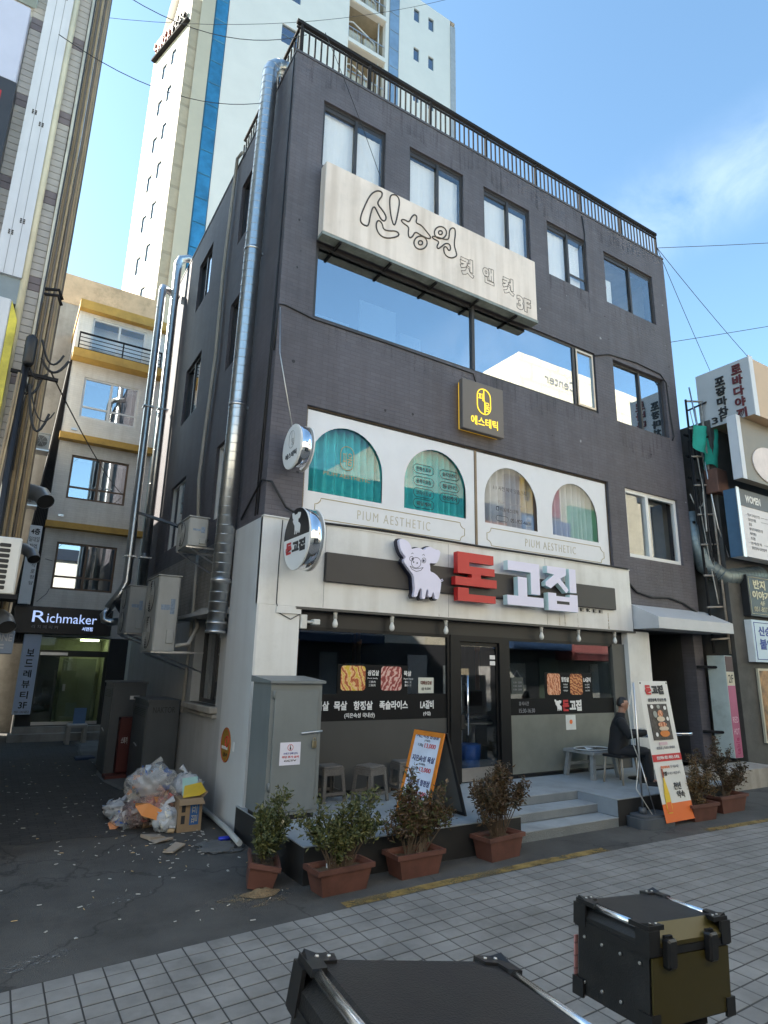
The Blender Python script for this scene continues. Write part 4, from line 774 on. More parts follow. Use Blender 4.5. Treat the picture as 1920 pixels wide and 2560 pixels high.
# ---- woven plastic stools
STOOL = M('grey woven plastic', (.17, .155, .14), .6, var=.1, brick=(.02, .012, .002, .5))
def stool_parts(t):
    h, a, b = .46, .15, .19
    m = MB(); m.cbox(-a, a, -a, a, h - .03, h, .012, FLOOR); m.box(-a - .008, a + .008, -a - .008, a + .008, h - .06, h - .032, FLOOR); m.build('seat', STOOL, t)
    for sx in (-1, 1):
        for sy in (-1, 1):
            def q(z): r = a + (b - a) * (1 - z / h); return r
            P = []
            for z in (0, h - .06):
                r = q(z); w = .05
                P += [(sx * r, sy * r, z), (sx * (r - w), sy * r, z), (sx * (r - w), sy * (r - .018), z), (sx * (r - .018), sy * (r - .018), z), (sx * (r - .018), sy * (r - w), z), (sx * r, sy * (r - w), z)]
            m = MB(); m.add(P, [(i, (i + 1) % 6, 6 + (i + 1) % 6, 6 + i) if sx * sy < 0 else (6 + i, 6 + (i + 1) % 6, (i + 1) % 6, i) for i in range(6)] + [(5, 4, 3, 2, 1, 0), (6, 7, 8, 9, 10, 11)]); m.build('leg', STOOL, t)
    m = MB(); r = a + (b - a) * .78
    for fr in (Fr((0, -r, 0), (1, 0, 0), (0, 0, 1)), Fr((0, r, 0), (-1, 0, 0), (0, 0, 1)), Fr((-r, 0, 0), (0, -1, 0), (0, 0, 1)), Fr((r, 0, 0), (0, 1, 0), (0, 0, 1))):
        m.box(-r + .03, r - .03, .09, .13, -.016, 0, fr)
    m.build('stretcher', STOOL, t)
    m = MB(); r = a + (b - a) * .22
    for fr in (Fr((0, -r, 0), (1, 0, 0), (0, 0, 1)), Fr((0, r, 0), (-1, 0, 0), (0, 0, 1)), Fr((-r, 0, 0), (0, -1, 0), (0, 0, 1)), Fr((r, 0, 0), (0, 1, 0), (0, 0, 1))):
        m.box(-r + .03, r - .03, .34, h - .06, -.014, -.002, fr)
    m.build('apron', STOOL, t)
for x, y, rz, lb in ((1.15, -.12, .05, 'grey woven plastic stool half hidden behind the grey cabinet'), (1.68, -.36, .3, 'middle one of three grey woven plastic stools under the shop window'), (2.36, -.2, -.12, 'grey woven plastic stool behind the orange menu board')):
    t = thing('plastic_stool', lb, 'stool', (x, y, PZ), (0, 0, rz), 'stools under the shop window', local=True); stool_parts(t)

# ---- A-frame menu board
af = thing('menu_board', 'orange edged A-frame menu board with handwritten prices on the platform', 'menu board', (1.95, -1.42, PZ), (0, 0, math.radians(-86)), local=True)
ORANGE = M('orange board edge', (.62, .2, .02), .5); tl = math.radians(17); h = 1.04; w = .3
fA = Fr((0, -.34, 0), (1, 0, 0), (0, math.sin(tl), math.cos(tl))); fB = Fr((0, .34, 0), (-1, 0, 0), (0, -math.sin(tl), math.cos(tl)))
for f, nm, mt in ((fA, 'front_panel', ORANGE), (fB, 'back_panel', BLACK)):
    m = MB(); m.box(-w, w, 0, .05, -.025, 0, f); m.box(-w, w, h - .06, h, -.025, 0, f); m.box(-w, -w + .045, .05, h - .06, -.025, 0, f); m.box(w - .045, w, .05, h - .06, -.025, 0, f); m.build(nm, mt, af)
    m = MB(); m.box(-w + .02, w - .02, .02, h - .02, -.02, -.01, f); m.build('panel_board', M('white menu sheet', (.62, .68, .82), .4) if nm[0] == 'f' else M('grey back sheet', (.12, .13, .13), .5), af)
m = MB(); m.box(-w + .01, w - .01, h * .5, h * .5 + .03, -.012, .003, fB); m.build('cross_bar', BLACK, af)
for zz, a, b in ((.95, '지은숙성 삼겹살', '13,000'), (.66, '지은숙성 목살', '13,000'), (.38, '지은숙성 항정살', '14,000')):
    text(a, fA, -.22, .22, zz, zz + .075, M('navy marker', (.02, .02, .12), .6, var=0), af, d=-.009, bold=.02); text('(국내산)', fA, -.05, .06, zz - .045, zz - .015, INK, af, d=-.009); text('130g', fA, -.16, -.06, zz - .115, zz - .07, INK, af, d=-.009); text(b, fA, -.03, .19, zz - .125, zz - .06, REDINK, af, d=-.009, bold=.015)
text('고기집 메뉴', fA, -.17, .16, .14, .2, REDINK, af, d=-.009)

# ---- planters with shrubs
TERRA = M('terracotta plastic', (.125, .05, .037), .6, var=.2, vs=5, dirt=.35, streak=.2); EARTH = M('potting soil', (.1, .075, .05), .9, var=.3, vs=20, bump=.4, bs=40)
LEAFG = [M('olive leaf %d' % i, c, .5, var=.25, vs=14) for i, c in enumerate([(.075, .085, .025), (.12, .12, .035), (.045, .06, .018)])]
LEAFB = [M('bronze leaf %d' % i, c, .5, var=.25, vs=14) for i, c in enumerate([(.075, .045, .024), (.1, .06, .025), (.05, .042, .02)])]
LEAFY = [M('straw leaf %d' % i, c, .55, var=.25, vs=14) for i, c in enumerate([(.15, .085, .03), (.1, .07, .025), (.06, .045, .02)])]
TWIG = M('twig bark', (.085, .06, .04), .8)
def planter(label, x, y, rz, w, d, h, shape, leaves, nl, seed, broken=False, lsz=.034, tilt=0.):
    rn = random.Random(seed); t = thing('potted_shrub', label, 'potted plant', (x, y, .0), (tilt, 0, rz), local=True)
    m = MB(); b0 = .8; n = 4
    def ring(s, z, ins=0): return [((sx * (w / 2 * s - ins)), (sy * (d / 2 * s - ins)), z) for sx, sy in ((-1, -1), (1, -1), (1, 1), (-1, 1))]
    R_ = [ring(b0, 0), ring(.95, h - .045), ring(1.06, h - .045), ring(1.06, h), ring(1.06, h, .025), ring(.95, h - .03, .022), ring(.86, h * .3, .02)]
    P = [p for r in R_ for p in r]; F = [(3, 2, 1, 0)] + [(k * 4 + i, k * 4 + (i + 1) % 4, k * 4 + 4 + (i + 1) % 4, k * 4 + 4 + i) for k in range(6) for i in range(4) if not (broken and i == 1 and k in (1, 2, 3, 4, 5))]
    m.add(P, F); m.build('pot', TERRA, t)
    m = MB(); nx, ny = 10, 6; zz = h - .06
    V_ = [((i / nx - .5) * w * .9, (j / ny - .5) * d * .86, zz + rn.uniform(-.015, .02)) for j in range(ny + 1) for i in range(nx + 1)]
    m.add(V_, [(j * (nx + 1) + i, j * (nx + 1) + i + 1, (j + 1) * (nx + 1) + i + 1, (j + 1) * (nx + 1) + i) for j in range(ny) for i in range(nx)], 0, True); m.build('soil', EARTH, t)
    tw = MB(); tips = []; K = 1.22; shape = [(a * K, b * K, h + (c - h) * K * 1.05, e * K, f * K, g * K * 1.05) for a, b, c, e, f, g in shape]; nl = int(nl * 1.8); lsz *= 1.25
    for cx, cy, cz, rx, ry, rz_ in shape:
        for k in range(11):
            for _ in range(20):
                u = Vector((rn.uniform(-1, 1), rn.uniform(-1, 1), rn.uniform(-1, 1)))
                if u.length < 1: break
            tip = Vector((cx + u.x * rx, cy + u.y * ry, cz + u.z * rz_)); a = Vector((cx * .35 + rn.uniform(-.05, .05), cy * .3, zz)); mid = a.lerp(tip, .5) + Vector((rn.uniform(-.04, .04), rn.uniform(-.03, .03), .03))
            tw.tube([a, mid, tip], [.008, .005, .002], 4, cap=False); tips.append((mid, tip))
    tw.build('stems', TWIG, t, kind='stuff')
    lf = MB()
    for k in range(nl):
        mid, tip = rn.choice(tips); s = rn.random(); c = mid.lerp(tip, .2 + .95 * s ** .7) + Vector((rn.gauss(0, .035), rn.gauss(0, .03), rn.gauss(0, .035)))
        d1 = Vector((rn.gauss(0, 1), rn.gauss(0, 1), rn.gauss(.45, .7))).normalized(); sd = d1.cross(Vector((rn.gauss(0, 1), rn.gauss(0, 1), rn.gauss(0, 1)))).normalized(); L_ = lsz * rn.choice((.5, .7, .9, 1.1, 1.3, 1.7)) * rn.uniform(.85, 1.15); W_ = L_ * rn.uniform(.14, .27)
        nrm = d1.cross(sd) * L_ * .12
        lf.add([c, c + d1 * L_ * .45 + sd * W_ + nrm, c + d1 * L_, c + d1 * L_ * .45 - sd * W_ + nrm], [(0, 1, 2, 3)], rn.choice((0, 0, 1, 2)))
    lf.build('foliage', leaves, t, kind='stuff')
    return t
p2 = planter('olive green shrub in a chipped terracotta trough before the platform', .22, -2.25, .06, .62, .3, .24, [(-.18, 0, .62, .22, .16, .2), (.24, .02, .56, .2, .14, .2), (.02, 0, .42, .14, .12, .12)], LEAFG, 2300, 3)
m = MB(); m.box(-.12, -.03, .2, .235, -.06, -.02); m.build('litter_carton', WHITEINK, p2)
planter('dense bronze shrub in a terracotta trough below the orange menu board', 1.16, -2.2, .03, .6, .3, .24, [(0, .02, .6, .34, .17, .26), (-.14, 0, .5, .2, .14, .2), (.2, 0, .45, .2, .14, .16)], LEAFB[:2] + LEAFG[:1], 3000, 4)
planter('dark bronze shrub in a terracotta trough beside the steps', 2.4, -2.16, .12, .6, .3, .26, [(-.05, .02, .68, .22, .14, .2), (-.18, 0, .58, .2, .15, .18), (.2, 0, .6, .26, .15, .2)], LEAFB, 3200, 5)
p1 = planter('green shrub in a broken terracotta pot spilling soil at the alley corner', -.42, -1.72, 1.25, .5, .3, .24, [(.1, 0, .55, .2, .14, .24), (.0, .04, .4, .18, .12, .16)], LEAFG, 2100, 6, broken=True, tilt=.2)
m = MB(); V_ = []; F_ = []
for j in range(7):
    for i in range(18): a_ = math.tau * i / 18; r_ = .02 + .022 * j; V_.append((-.5 + r_ * 1.25 * math.cos(a_) * (1 + .15 * math.sin(3 * a_)), -2.02 + r_ * .75 * math.sin(a_), .05 * math.exp(-(j / 3.2) ** 2) + .006))
for j in range(6):
    for i in range(18): F_.append((j * 18 + i, j * 18 + (i + 1) % 18, (j + 1) * 18 + (i + 1) % 18, (j + 1) * 18 + i))
m.add(V_, F_, 0, True); m.build('soil_heap', M('tan garden soil', (.22, .15, .08), .95, var=.3, vs=18, bump=.4, bs=50), kind='stuff')
m = MB(); m.tube([(.25, -.02, .3), (.02, -.1, .6)], .016, 7); m.build('cane', M('pale cane', (.4, .36, .25), .7), p1)
planter('straw coloured leafless shrub in a terracotta trough behind the roll banner', 6.5, -2.1, -.05, .62, .32, .24, [(0, 0, .55, .3, .16, .22), (.1, 0, .4, .24, .14, .2)], LEAFY, 1700, 7, lsz=.028)
planter('dark twiggy shrub in a wide terracotta trough right of the entrance', 7.5, -1.95, .0, .75, .36, .26, [(0, 0, .62, .42, .2, .28), (.2, 0, .5, .26, .16, .2)], LEAFB, 2300, 8, lsz=.03)

# ---- roll banner on its weighted foot
bn = thing('banner_stand', 'tall white banner with food photo and yellow bottle leaning on a grey water base', 'banner', (5.5, -2.0, 0))
BASEP = M('dark grey plastic base', (.075, .085, .1), .5)
m = MB(); m.prism(rrect(5.1, 5.85, -2.22, -1.82, .14, 5), .0, .13, FLOOR); m.prism(rrect(5.14, 5.81, -2.18, -1.86, .12, 5), .13, .16, FLOOR); m.lathe([(.06, 0), (.05, .08)], (5.36, -1.98, .16), seg=12); m.build('weighted_base', BASEP, bn)
fb = Fr((5.52, -2.24, .06), (1, .02, 0), (-.075, .09, 1)); bw, bh = .72, 1.98
m = MB(); m.tube([(5.36, -1.98, .2), (5.36, -1.99, 1.0), (5.3, -2.03, 2.0)], .014, 8); m.tube([(5.36, -1.99, .9), (5.5, -2.1, .12)], .008, 6); m.build('mast', ALU, bn)
m = MB(); m.tube([(5.3, -2.02, 2.0), (5.22, -1.96, 1.6), (5.3, -1.95, 1.1), (5.36, -1.98, .9)], .008, 6); m.tube([(5.36, -1.98, .9), (5.25, -1.98, .5), (5.42, -2.1, .15)], .007, 6); m.build('flexible_pole', PORC, bn)
m = MB(); nz_ = 16
for i in range(nz_):
    za, zb = bh * i / nz_, bh * (i + 1) / nz_; da, db = .02 * math.sin(math.pi * i / nz_), .02 * math.sin(math.pi * (i + 1) / nz_)
    m.quad(fb.p(0, za, -da), fb.p(bw, za, -da), fb.p(bw, zb, -db), fb.p(0, zb, -db), mi=1 if za < .22 else 0)
sheet = m.build('banner_sheet', [M('banner vinyl', (.68, .69, .68), .5, var=.03), ORANGEINK], bn)
def bdz(z): return -.02 * math.sin(math.pi * z / bh) + .003
m = MB(); m.box(.0, bw, .82, .92, bdz(.87), bdz(.87) + .002, fb); m.build('red_stripe', REDINK, sheet)
m = MB(); m.box(.12, .6, 1.12, 1.64, bdz(1.2) - .001, bdz(1.64) + .003, fb); m.build('food_photo', M('printed dark table', (.07, .06, .055), .6, var=.6, vs=22), sheet)
for cx, cz, rx, rz_, mt in ((.38, 1.5, .07, .05, MEAT3), (.37, 1.42, .1, .04, M('printed cream', (.6, .5, .38), .6)), (.38, 1.34, .11, .035, MEAT3), (.4, 1.28, .12, .035, M('printed cream', (.6, .5, .38), .6)), (.4, 1.21, .12, .05, M('printed orange food', (.6, .2, .04), .6)), (.25, 1.49, .05, .05, M('printed grey bowl', (.3, .32, .3), .6)), (.2, 1.6, .035, .03, WHITEINK), (.36, 1.6, .04, .03, M('printed grey bowl', (.3, .32, .3), .6)), (.52, 1.58, .035, .03, WHITEINK), (.2, 1.2, .03, .03, WHITEINK), (.54, 1.42, .03, .03, WHITEINK)):
    m = MB(); m.prism([(cx + rx * math.cos(i * math.tau / 14), cz + rz_ * math.sin(i * math.tau / 14)) for i in range(14)], .004, .006, fb); m.build('printed_dish', mt, sheet)
m = MB(); m.prism([(.1, .12), (.2, .12), (.215, .2), (.21, .38), (.165, .56), (.16, .6), (.135, .6), (.13, .56), (.09, .38), (.085, .2)], -.004, .003, fb); m.build('printed_bottle', M('printed yellow bottle', (.72, .5, .04), .5, var=.1), sheet)
m = MB(); m.box(.133, .162, .6, .72, -.006, .002, fb); m.build('printed_bottle_neck', M('printed red brown', (.3, .06, .03), .6), sheet); m = MB(); m.box(.095, .205, .13, .27, .003, .004, fb); m.build('printed_label', ORANGEINK, sheet)
text('돈', fb, .12, .27, 1.78, 1.92, REDINK, sheet, d=.002, bold=.06); text('고집', fb, .28, .58, 1.78, 1.92, INK, sheet, d=.002, bold=.06); text('삼겹살에 진심인 집', fb, .14, .6, 1.675, 1.725, INK, sheet, d=.002, bold=.02)
text('삼겹살 | 목살 | 항정살', fb, .14, .6, .985, 1.03, GREYINK, sheet, d=-.012, bold=.015); text('천년약속 세트 서비스 드려요', fb, .1, .66, .845, .895, WHITEINK, sheet, d=bdz(.87) + .002, bold=.03)
text('천년약속과', fb, .14, .36, .72, .76, ORANGEINK, sheet, d=-.01, bold=.02); text('잘 어울리는', fb, .38, .6, .72, .76, GREYINK, sheet, d=-.01); text('맛집', fb, .14, .26, .62, .68, INK, sheet, d=-.01, bold=.04); text('이 바로 여깁니다', fb, .27, .6, .63, .67, GREYINK, sheet, d=-.01)
text('천년', fb, .36, .54, .42, .52, INK, sheet, d=-.006, bold=.02); text('약속', fb, .4, .6, .3, .4, INK, sheet, d=-.006, bold=.02); m = MB(); m.box(.22, .42, 1.05, 1.09, -.008, -.004, fb); m.build('price_patch', M('printed pink', (.6, .45, .5), .7), sheet)
for a in (.03, bw - .03): m = MB(); m.lathe([(.014, 0), (.014, .004)], fb.p(a, bh - .03, .003), tuple(fb.n), 10); m.build('eyelet', BLACK, bn)

# ---- low bench with a dark tray
WOODG = M('grey weathered wood', (.24, .25, .25), .7, var=.2, vs=8)
bt = thing('wooden_table', 'low grey wooden table with splayed legs under the shop window', 'table', (6.25, -.35, PZ))
m = MB(); m.cbox(5.92, 6.62, -.66, .02, PZ + .4, PZ + .45, .012, FLOOR); m.build('tabletop', WOODG, bt)
for sx, sy in ((-1, -1), (1, -1), (1, 1), (-1, 1)):
    m = MB(); cx, cy = 6.27 + sx * .27, -.32 + sy * .26; bx, by = 6.27 + sx * .33, -.32 + sy * .3; P = [(px + a * .035, py + b * .035, z) for px, py, z in ((bx, by, PZ), (cx, cy, PZ + .4)) for a, b in ((-1, -1), (1, -1), (1, 1), (-1, 1))]
    m.add(P, [(3, 2, 1, 0), (4, 5, 6, 7)] + [(i, (i + 1) % 4, 4 + (i + 1) % 4, 4 + i) for i in range(4)]); m.build('leg', WOODG, bt)
m = MB(); m.box(5.98, 6.56, PZ + .17, PZ + .22, .56, .59); m.box(5.98, 6.56, PZ + .17, PZ + .22, .03, .06); m.build('stretcher', WOODG, bt)
tr = thing('serving_tray', 'dark oval tray with papers on the low grey table', 'tray', (6.25, -.35, PZ + .452))
m = MB(); E_ = [(6.25 + .36 * math.cos(i * math.tau / 28), -.35 + .24 * math.sin(i * math.tau / 28)) for i in range(28)]; m.prism(E_, PZ + .452, PZ + .462, FLOOR); m.build('tray_plate', BLACK, tr)
m = MB(); m.tube([(x, y, PZ + .468) for x, y in E_], .01, 5, closed=True); m.build('tray_rim', M('white rim', (.6, .62, .62), .4), tr)
m = MB(); m.add([(6.05, -.42, PZ + .465), (6.2, -.5, PZ + .5), (6.3, -.38, PZ + .47), (6.12, -.3, PZ + .49)], [(0, 1, 2, 3)]); m.build('paper', WHITEINK, tr)
# ---- two round bar tables
for x, y, lb in ((6.86, -.86, 'round steel rimmed table in front of the seated person'), (7.72, -.86, 'round steel rimmed table behind the white banner')):
    t = thing('round_table', lb, 'table', (x, y, PZ), group='round tables on the platform'); zt = PZ + .74
    m = MB(); m.lathe([(.4, 0), (.4, .02)], (x, y, zt), seg=32); m.build('tabletop', M('dark table steel', (.12, .12, .125), .3, .8), t)
    m = MB(); m.lathe([(.4, -.02), (.425, -.02), (.43, .012), (.425, .026), (.4, .026), (.39, .021)], (x, y, zt), seg=32); m.build('steel_rim', CHROME, t)
    m = MB(); m.lathe([(.21, 0), (.2, .02), (.03, .04), (.03, .74)], (x, y, PZ), seg=16); m.build('pedestal', BLACK, t)
m = MB(); m.lathe([(.026, 0), (.036, .085), (.038, .087)], (6.72, -1.06, PZ + .762), seg=16); m.build('paper_cup', WHITEINK, None, 'white paper cup on the round table', 'cup', at=(6.72, -1.06, PZ + .762))
# ---- chair under the person
ch = thing('wooden_stool', 'black topped pale legged stool under the seated person', 'stool', (6.2, -.98, PZ))
m = MB(); m.cbox(6.0, 6.42, -1.18, -.78, PZ + .41, PZ + .45, .01, FLOOR); m.build('seat', BLACK, ch)
for sx, sy in ((-1, -1), (1, -1), (1, 1), (-1, 1)): m = MB(); m.tube([(6.21 + sx * .17, -.98 + sy * .16, PZ + .41), (6.21 + sx * .21, -.98 + sy * .19, PZ)], .018, 6); m.build('leg', M('pale wood leg', (.35, .3, .24), .6), ch)
# ================================================================ the seated person
SKIN = M('skin', (.36, .19, .13), .5, var=.08, vs=30); HAIR = M('dark hair', (.012, .011, .011), .5); CLOTH = M('black jacket cloth', (.012, .012, .014), .8, var=.2, vs=20, bump=.3, bs=12); TROU = M('dark trousers', (.014, .014, .017), .8, var=.2, vs=20)
def skinned(verts, edges, radii, root=0, sub=2):
    me = bpy.data.meshes.new('skeleton'); me.from_pydata(verts, edges, []); ob = bpy.data.objects.new('skeleton', me); COL.objects.link(ob)
    md = ob.modifiers.new('s', 'SKIN'); sk = me.skin_vertices[0].data
    for i, r in enumerate(radii): sk[i].radius = r if isinstance(r, tuple) else (r, r); sk[i].use_root = (i == root)
    md.use_smooth_shade = True
    s2 = ob.modifiers.new('d', 'SUBSURF'); s2.levels = sub; s2.render_levels = sub
    bpy.context.view_layer.update(); dg = bpy.context.evaluated_depsgraph_get(); r = bpy.data.meshes.new_from_object(ob.evaluated_get(dg)); bpy.data.objects.remove(ob); return r
def remeshed(parts, vox, name, mat, parent):
    """join closed meshes into one continuous surface"""
    vs_, fs_ = [], []
    for me in parts:
        k = len(vs_); vs_ += [tuple(v.co) for v in me.vertices]; fs_ += [[k + i for i in p.vertices] for p in me.polygons]
    me = bpy.data.meshes.new(name); me.from_pydata(vs_, [], fs_); ob = bpy.data.objects.new(name, me); COL.objects.link(ob)
    md = ob.modifiers.new('r', 'REMESH'); md.mode = 'VOXEL'; md.voxel_size = vox; md.use_smooth_shade = True
    s2 = ob.modifiers.new('m', 'SMOOTH'); s2.factor = .5; s2.iterations = 2
    bpy.context.view_layer.update(); dg = bpy.context.evaluated_depsgraph_get(); r = bpy.data.meshes.new_from_object(ob.evaluated_get(dg)); bpy.data.objects.remove(ob)
    r.materials.clear(); r.materials.append(mat); o = bpy.data.objects.new(name, r); COL.objects.link(o); o.parent = parent; return o
# local axes: +x where the person faces, z up, origin on the floor under the hips
pr = thing('person', 'seated person in a black jacket with short dark hair at the round table', 'person', (6.2, -.96, PZ), (0, 0, math.radians(-48)), local=True)
def head_mesh(c, s=1.):
    m = MB(); nu, nv = 40, 28; c = Vector(c)
    for j in range(nv + 1):
        ph = math.pi * j / nv
        for i in range(nu):
            th = math.tau * i / nu; x, y, z = math.sin(ph) * math.cos(th), math.sin(ph) * math.sin(th), math.cos(ph)
            X, Y, Z = x * .093, y * .076, z * .118
            if z < 0: Y *= 1 + .28 * z; X *= 1 + (.1 * z if x > 0 else .32 * z)
            fr = max(0, x)
            def bmp(ty, tz, wy, wz, a): return a * math.exp(-((y - ty) / wy) ** 2 - ((z - tz) / wz) ** 2) * (fr > .2)
            X += bmp(0, -.2, .14, .2, .026) + bmp(0, .0, .1, .2, .01) + bmp(0, .2, .5, .12, .007) + bmp(0, -.58, .25, .08, .008) + bmp(0, -.86, .28, .14, .012) - bmp(.36, .04, .2, .1, .009) - bmp(-.36, .04, .2, .1, .009) - bmp(0, -.47, .3, .05, .005)
            m.v.append(tuple(c + Vector((X, Y, Z)) * s))
    for j in range(nv):
        for i in range(nu): m.f.append([j * nu + i, (j + 1) * nu + i, (j + 1) * nu + (i + 1) % nu, j * nu + (i + 1) % nu]); m.m.append(0); m.s.append(True)
    for sy in (-1, 1):        # ears
        m.lathe([(.008, 0), (.03, .004), (.032, .012), (.02, .018)], c + Vector((-.008, sy * .066, -.005)), (-.25, sy, .1), 14)
    return m.mesh('head', [SKIN], Vector((0, 0, 0)))
hc = (.12, 0, 1.26)
def limb(pts, rad):
    """closed tapering tube with rounded ends through the joints"""
    P = [Vector(p) for p in pts]; d0 = (P[0] - P[1]).normalized(); d1 = (P[-1] - P[-2]).normalized(); Q, Rr = [], []
    for k in (1., .8, .45): Q.append(P[0] + d0 * rad[0] * k * .8); Rr.append(rad[0] * math.sqrt(max(.01, 1 - k * k)))
    for i, p in enumerate(P):
        Q.append(p); Rr.append(rad[i])
        if i < len(P) - 1: Q.append(p.lerp(P[i + 1], .5)); Rr.append((rad[i] + rad[i + 1]) / 2)
    for k in (.45, .8, 1.): Q.append(P[-1] + d1 * rad[-1] * k * .8); Rr.append(rad[-1] * math.sqrt(max(.01, 1 - k * k)))
    return MB().tube(Q, Rr, 16).mesh('limb', [SKIN], Vector((0, 0, 0)))
def trunk(rings):
    """stack of ellipses: (centre x, z, half depth, half width)"""
    m = MB(); n = 24
    for cx, z, a, b in rings: m.v += [(cx + a * math.cos(math.tau * i / n), b * math.sin(math.tau * i / n), z) for i in range(n)]
    for j in range(len(rings) - 1):
        for i in range(n): m.f.append([j * n + i, j * n + (i + 1) % n, (j + 1) * n + (i + 1) % n, (j + 1) * n + i]); m.m.append(0); m.s.append(True)
    m.f.append(list(range(n - 1, -1, -1))); m.m.append(0); m.s.append(False); m.f.append([(len(rings) - 1) * n + i for i in range(n)]); m.m.append(0); m.s.append(False)
    return m.mesh('trunk', [SKIN], Vector((0, 0, 0)))
ARM = {s: ([(.05, s * .17, 1.0), (.17, s * .24, .78), (.45, s * .115, .83 if s < 0 else .8)], ) for s in (-1, 1)}
LEG = {-1: [(.02, -.1, .5), (.44, -.12, .51), (.46, -.12, .1)], 1: [(.02, .1, .5), (.42, .13, .51), (.36, .13, .1)]}
bodyparts = [trunk([(0, .44, .1, .13), (0, .52, .12, .16), (.03, .7, .11, .15), (.05, .92, .11, .16), (.06, 1.03, .07, .1)]), limb([(.065, 0, 1.0), (.09, 0, 1.08), (.11, 0, 1.2)], [.066, .058, .056])]
for s_ in (-1, 1): bodyparts += [limb(ARM[s_][0], [.055, .042, .028]), limb(LEG[s_] + [(LEG[s_][2][0] + .1, LEG[s_][2][1], .05)], [.085, .058, .042, .034])]
def hand(root, dr, up, sgn):
    """palm and five fingers from the wrist, half curled"""
    root = Vector(root); dr = Vector(dr).normalized(); up = Vector(up).normalized(); sd = dr.cross(up) * sgn; out = []
    out.append(skinned([root - dr * .03, root + dr * .02, root + dr * .075], [(0, 1), (1, 2)], [(.028, .024), (.036, .02), (.04, .016)], sub=1))
    for k, (o, ln) in enumerate(((-.033, .07), (-.011, .08), (.011, .076), (.032, .06))):
        b = root + dr * .07 + sd * o; out.append(skinned([b, b + dr * ln * .5 - up * .006, b + dr * ln * .8 - up * .03, b + dr * ln * .88 - up * .052], [(0, 1), (1, 2), (2, 3)], [.0095, .009, .008, .007], sub=1))
    b = root + dr * .02 - sd * .03; out.append(skinned([b, b + dr * .03 - sd * .022 - up * .006, b + dr * .06 - sd * .026 - up * .016], [(0, 1), (1, 2)], [.012, .0105, .009], sub=1))
    return out
remeshed(bodyparts + [head_mesh(hc)] + hand((.47, -.11, .85), (.8, .25, .35), (-.3, 0, 1), 1) + hand((.49, .09, .79), (1, -.15, -.05), (0, 0, 1), -1), .0075, 'body', SKIN, pr)
remeshed([trunk([(-.01, .43, .15, .19), (-.01, .5, .165, .2), (.02, .68, .16, .195), (.04, .85, .155, .205), (.05, .97, .125, .19), (.06, 1.05, .085, .11), (.075, 1.1, .078, .08), (.082, 1.125, .07, .07)])] + [limb([(.05, s_ * .18, .985), (.17, s_ * .255, .775), (.43, s_ * .125, .825 if s_ < 0 else .8)], [.085, .072, .05]) for s_ in (-1, 1)], .013, 'jacket', CLOTH, pr)
remeshed([trunk([(-.01, .41, .12, .16), (-.01, .55, .15, .18)])] + [limb(LEG[s_], [.105, .082, .062]) for s_ in (-1, 1)], .013, 'trousers', TROU, pr)
for sy, x in ((-.125, .5), (.135, .4)):
    m = MB(); m.prism([(x - .1, sy - .035), (x + .02, sy - .045), (x + .14, sy - .03), (x + .165, sy), (x + .14, sy + .03), (x + .02, sy + .045), (x - .1, sy + .035)], 0, .025, FLOOR); m.add([(x - .1, sy - .034, .025), (x + .13, sy - .03, .025), (x + .16, sy, .025), (x + .13, sy + .03, .025), (x - .1, sy + .034, .025), (x - .09, sy - .03, .1), (x + .0, sy - .03, .1), (x + .0, sy + .03, .1), (x - .09, sy + .03, .1)], [(0, 1, 6, 5), (1, 2, 6), (2, 7, 6), (2, 3, 7), (3, 4, 8, 7), (4, 0, 5, 8), (5, 6, 7, 8)]); m.build('shoe', BLACK, pr)
m = MB(); nu, nv = 36, 20; c = Vector(hc)
for j in range(nv + 1):
    ph = math.pi * .62 * j / nv
    for i in range(nu):
        th = math.tau * i / nu; x, y, z = math.sin(ph) * math.cos(th), math.sin(ph) * math.sin(th), math.cos(ph)
        lim = .52 if x > .3 else (-.1 if x > -.1 else -.34)      # hairline: high brow, over the ears, nape
        z2 = max(z, lim); k = 1.06 + .03 * noise.noise(Vector((x, y, z)) * 9); q = .4 if z < lim else 1
        rr = math.sqrt(max(0, 1 - z2 * z2)) / max(1e-6, math.sqrt(x * x + y * y)) if z < lim else 1
        X, Y = x * rr, y * rr
        Yk = .076 * (1 + .28 * z2 if z2 < 0 else 1); Xk = .093 * (1 + (.32 * z2 if z2 < 0 and X < 0 else 0)); k = k if z >= lim else .97
        m.v.append(tuple(c + Vector((X * Xk * k - .003, Y * Yk * k, z2 * .118 * k))))
for j in range(nv):
    for i in range(nu): m.f.append([j * nu + i, (j + 1) * nu + i, (j + 1) * nu + (i + 1) % nu, j * nu + (i + 1) % nu]); m.m.append(0); m.s.append(True)
m.build('hair', HAIR, pr)
m = MB()
for sy in (-1, 1): m.lathe([(.0005, .002), (.007, .001), (.0085, -.003)], c + Vector((.083, sy * .029, .004)), (1, sy * .2, 0), 10); m.tube([c + Vector((.086, sy * .016, .022)), c + Vector((.087, sy * .03, .026)), c + Vector((.078, sy * .046, .02))], .0035, 5)
m.build('eyes', HAIR, pr)
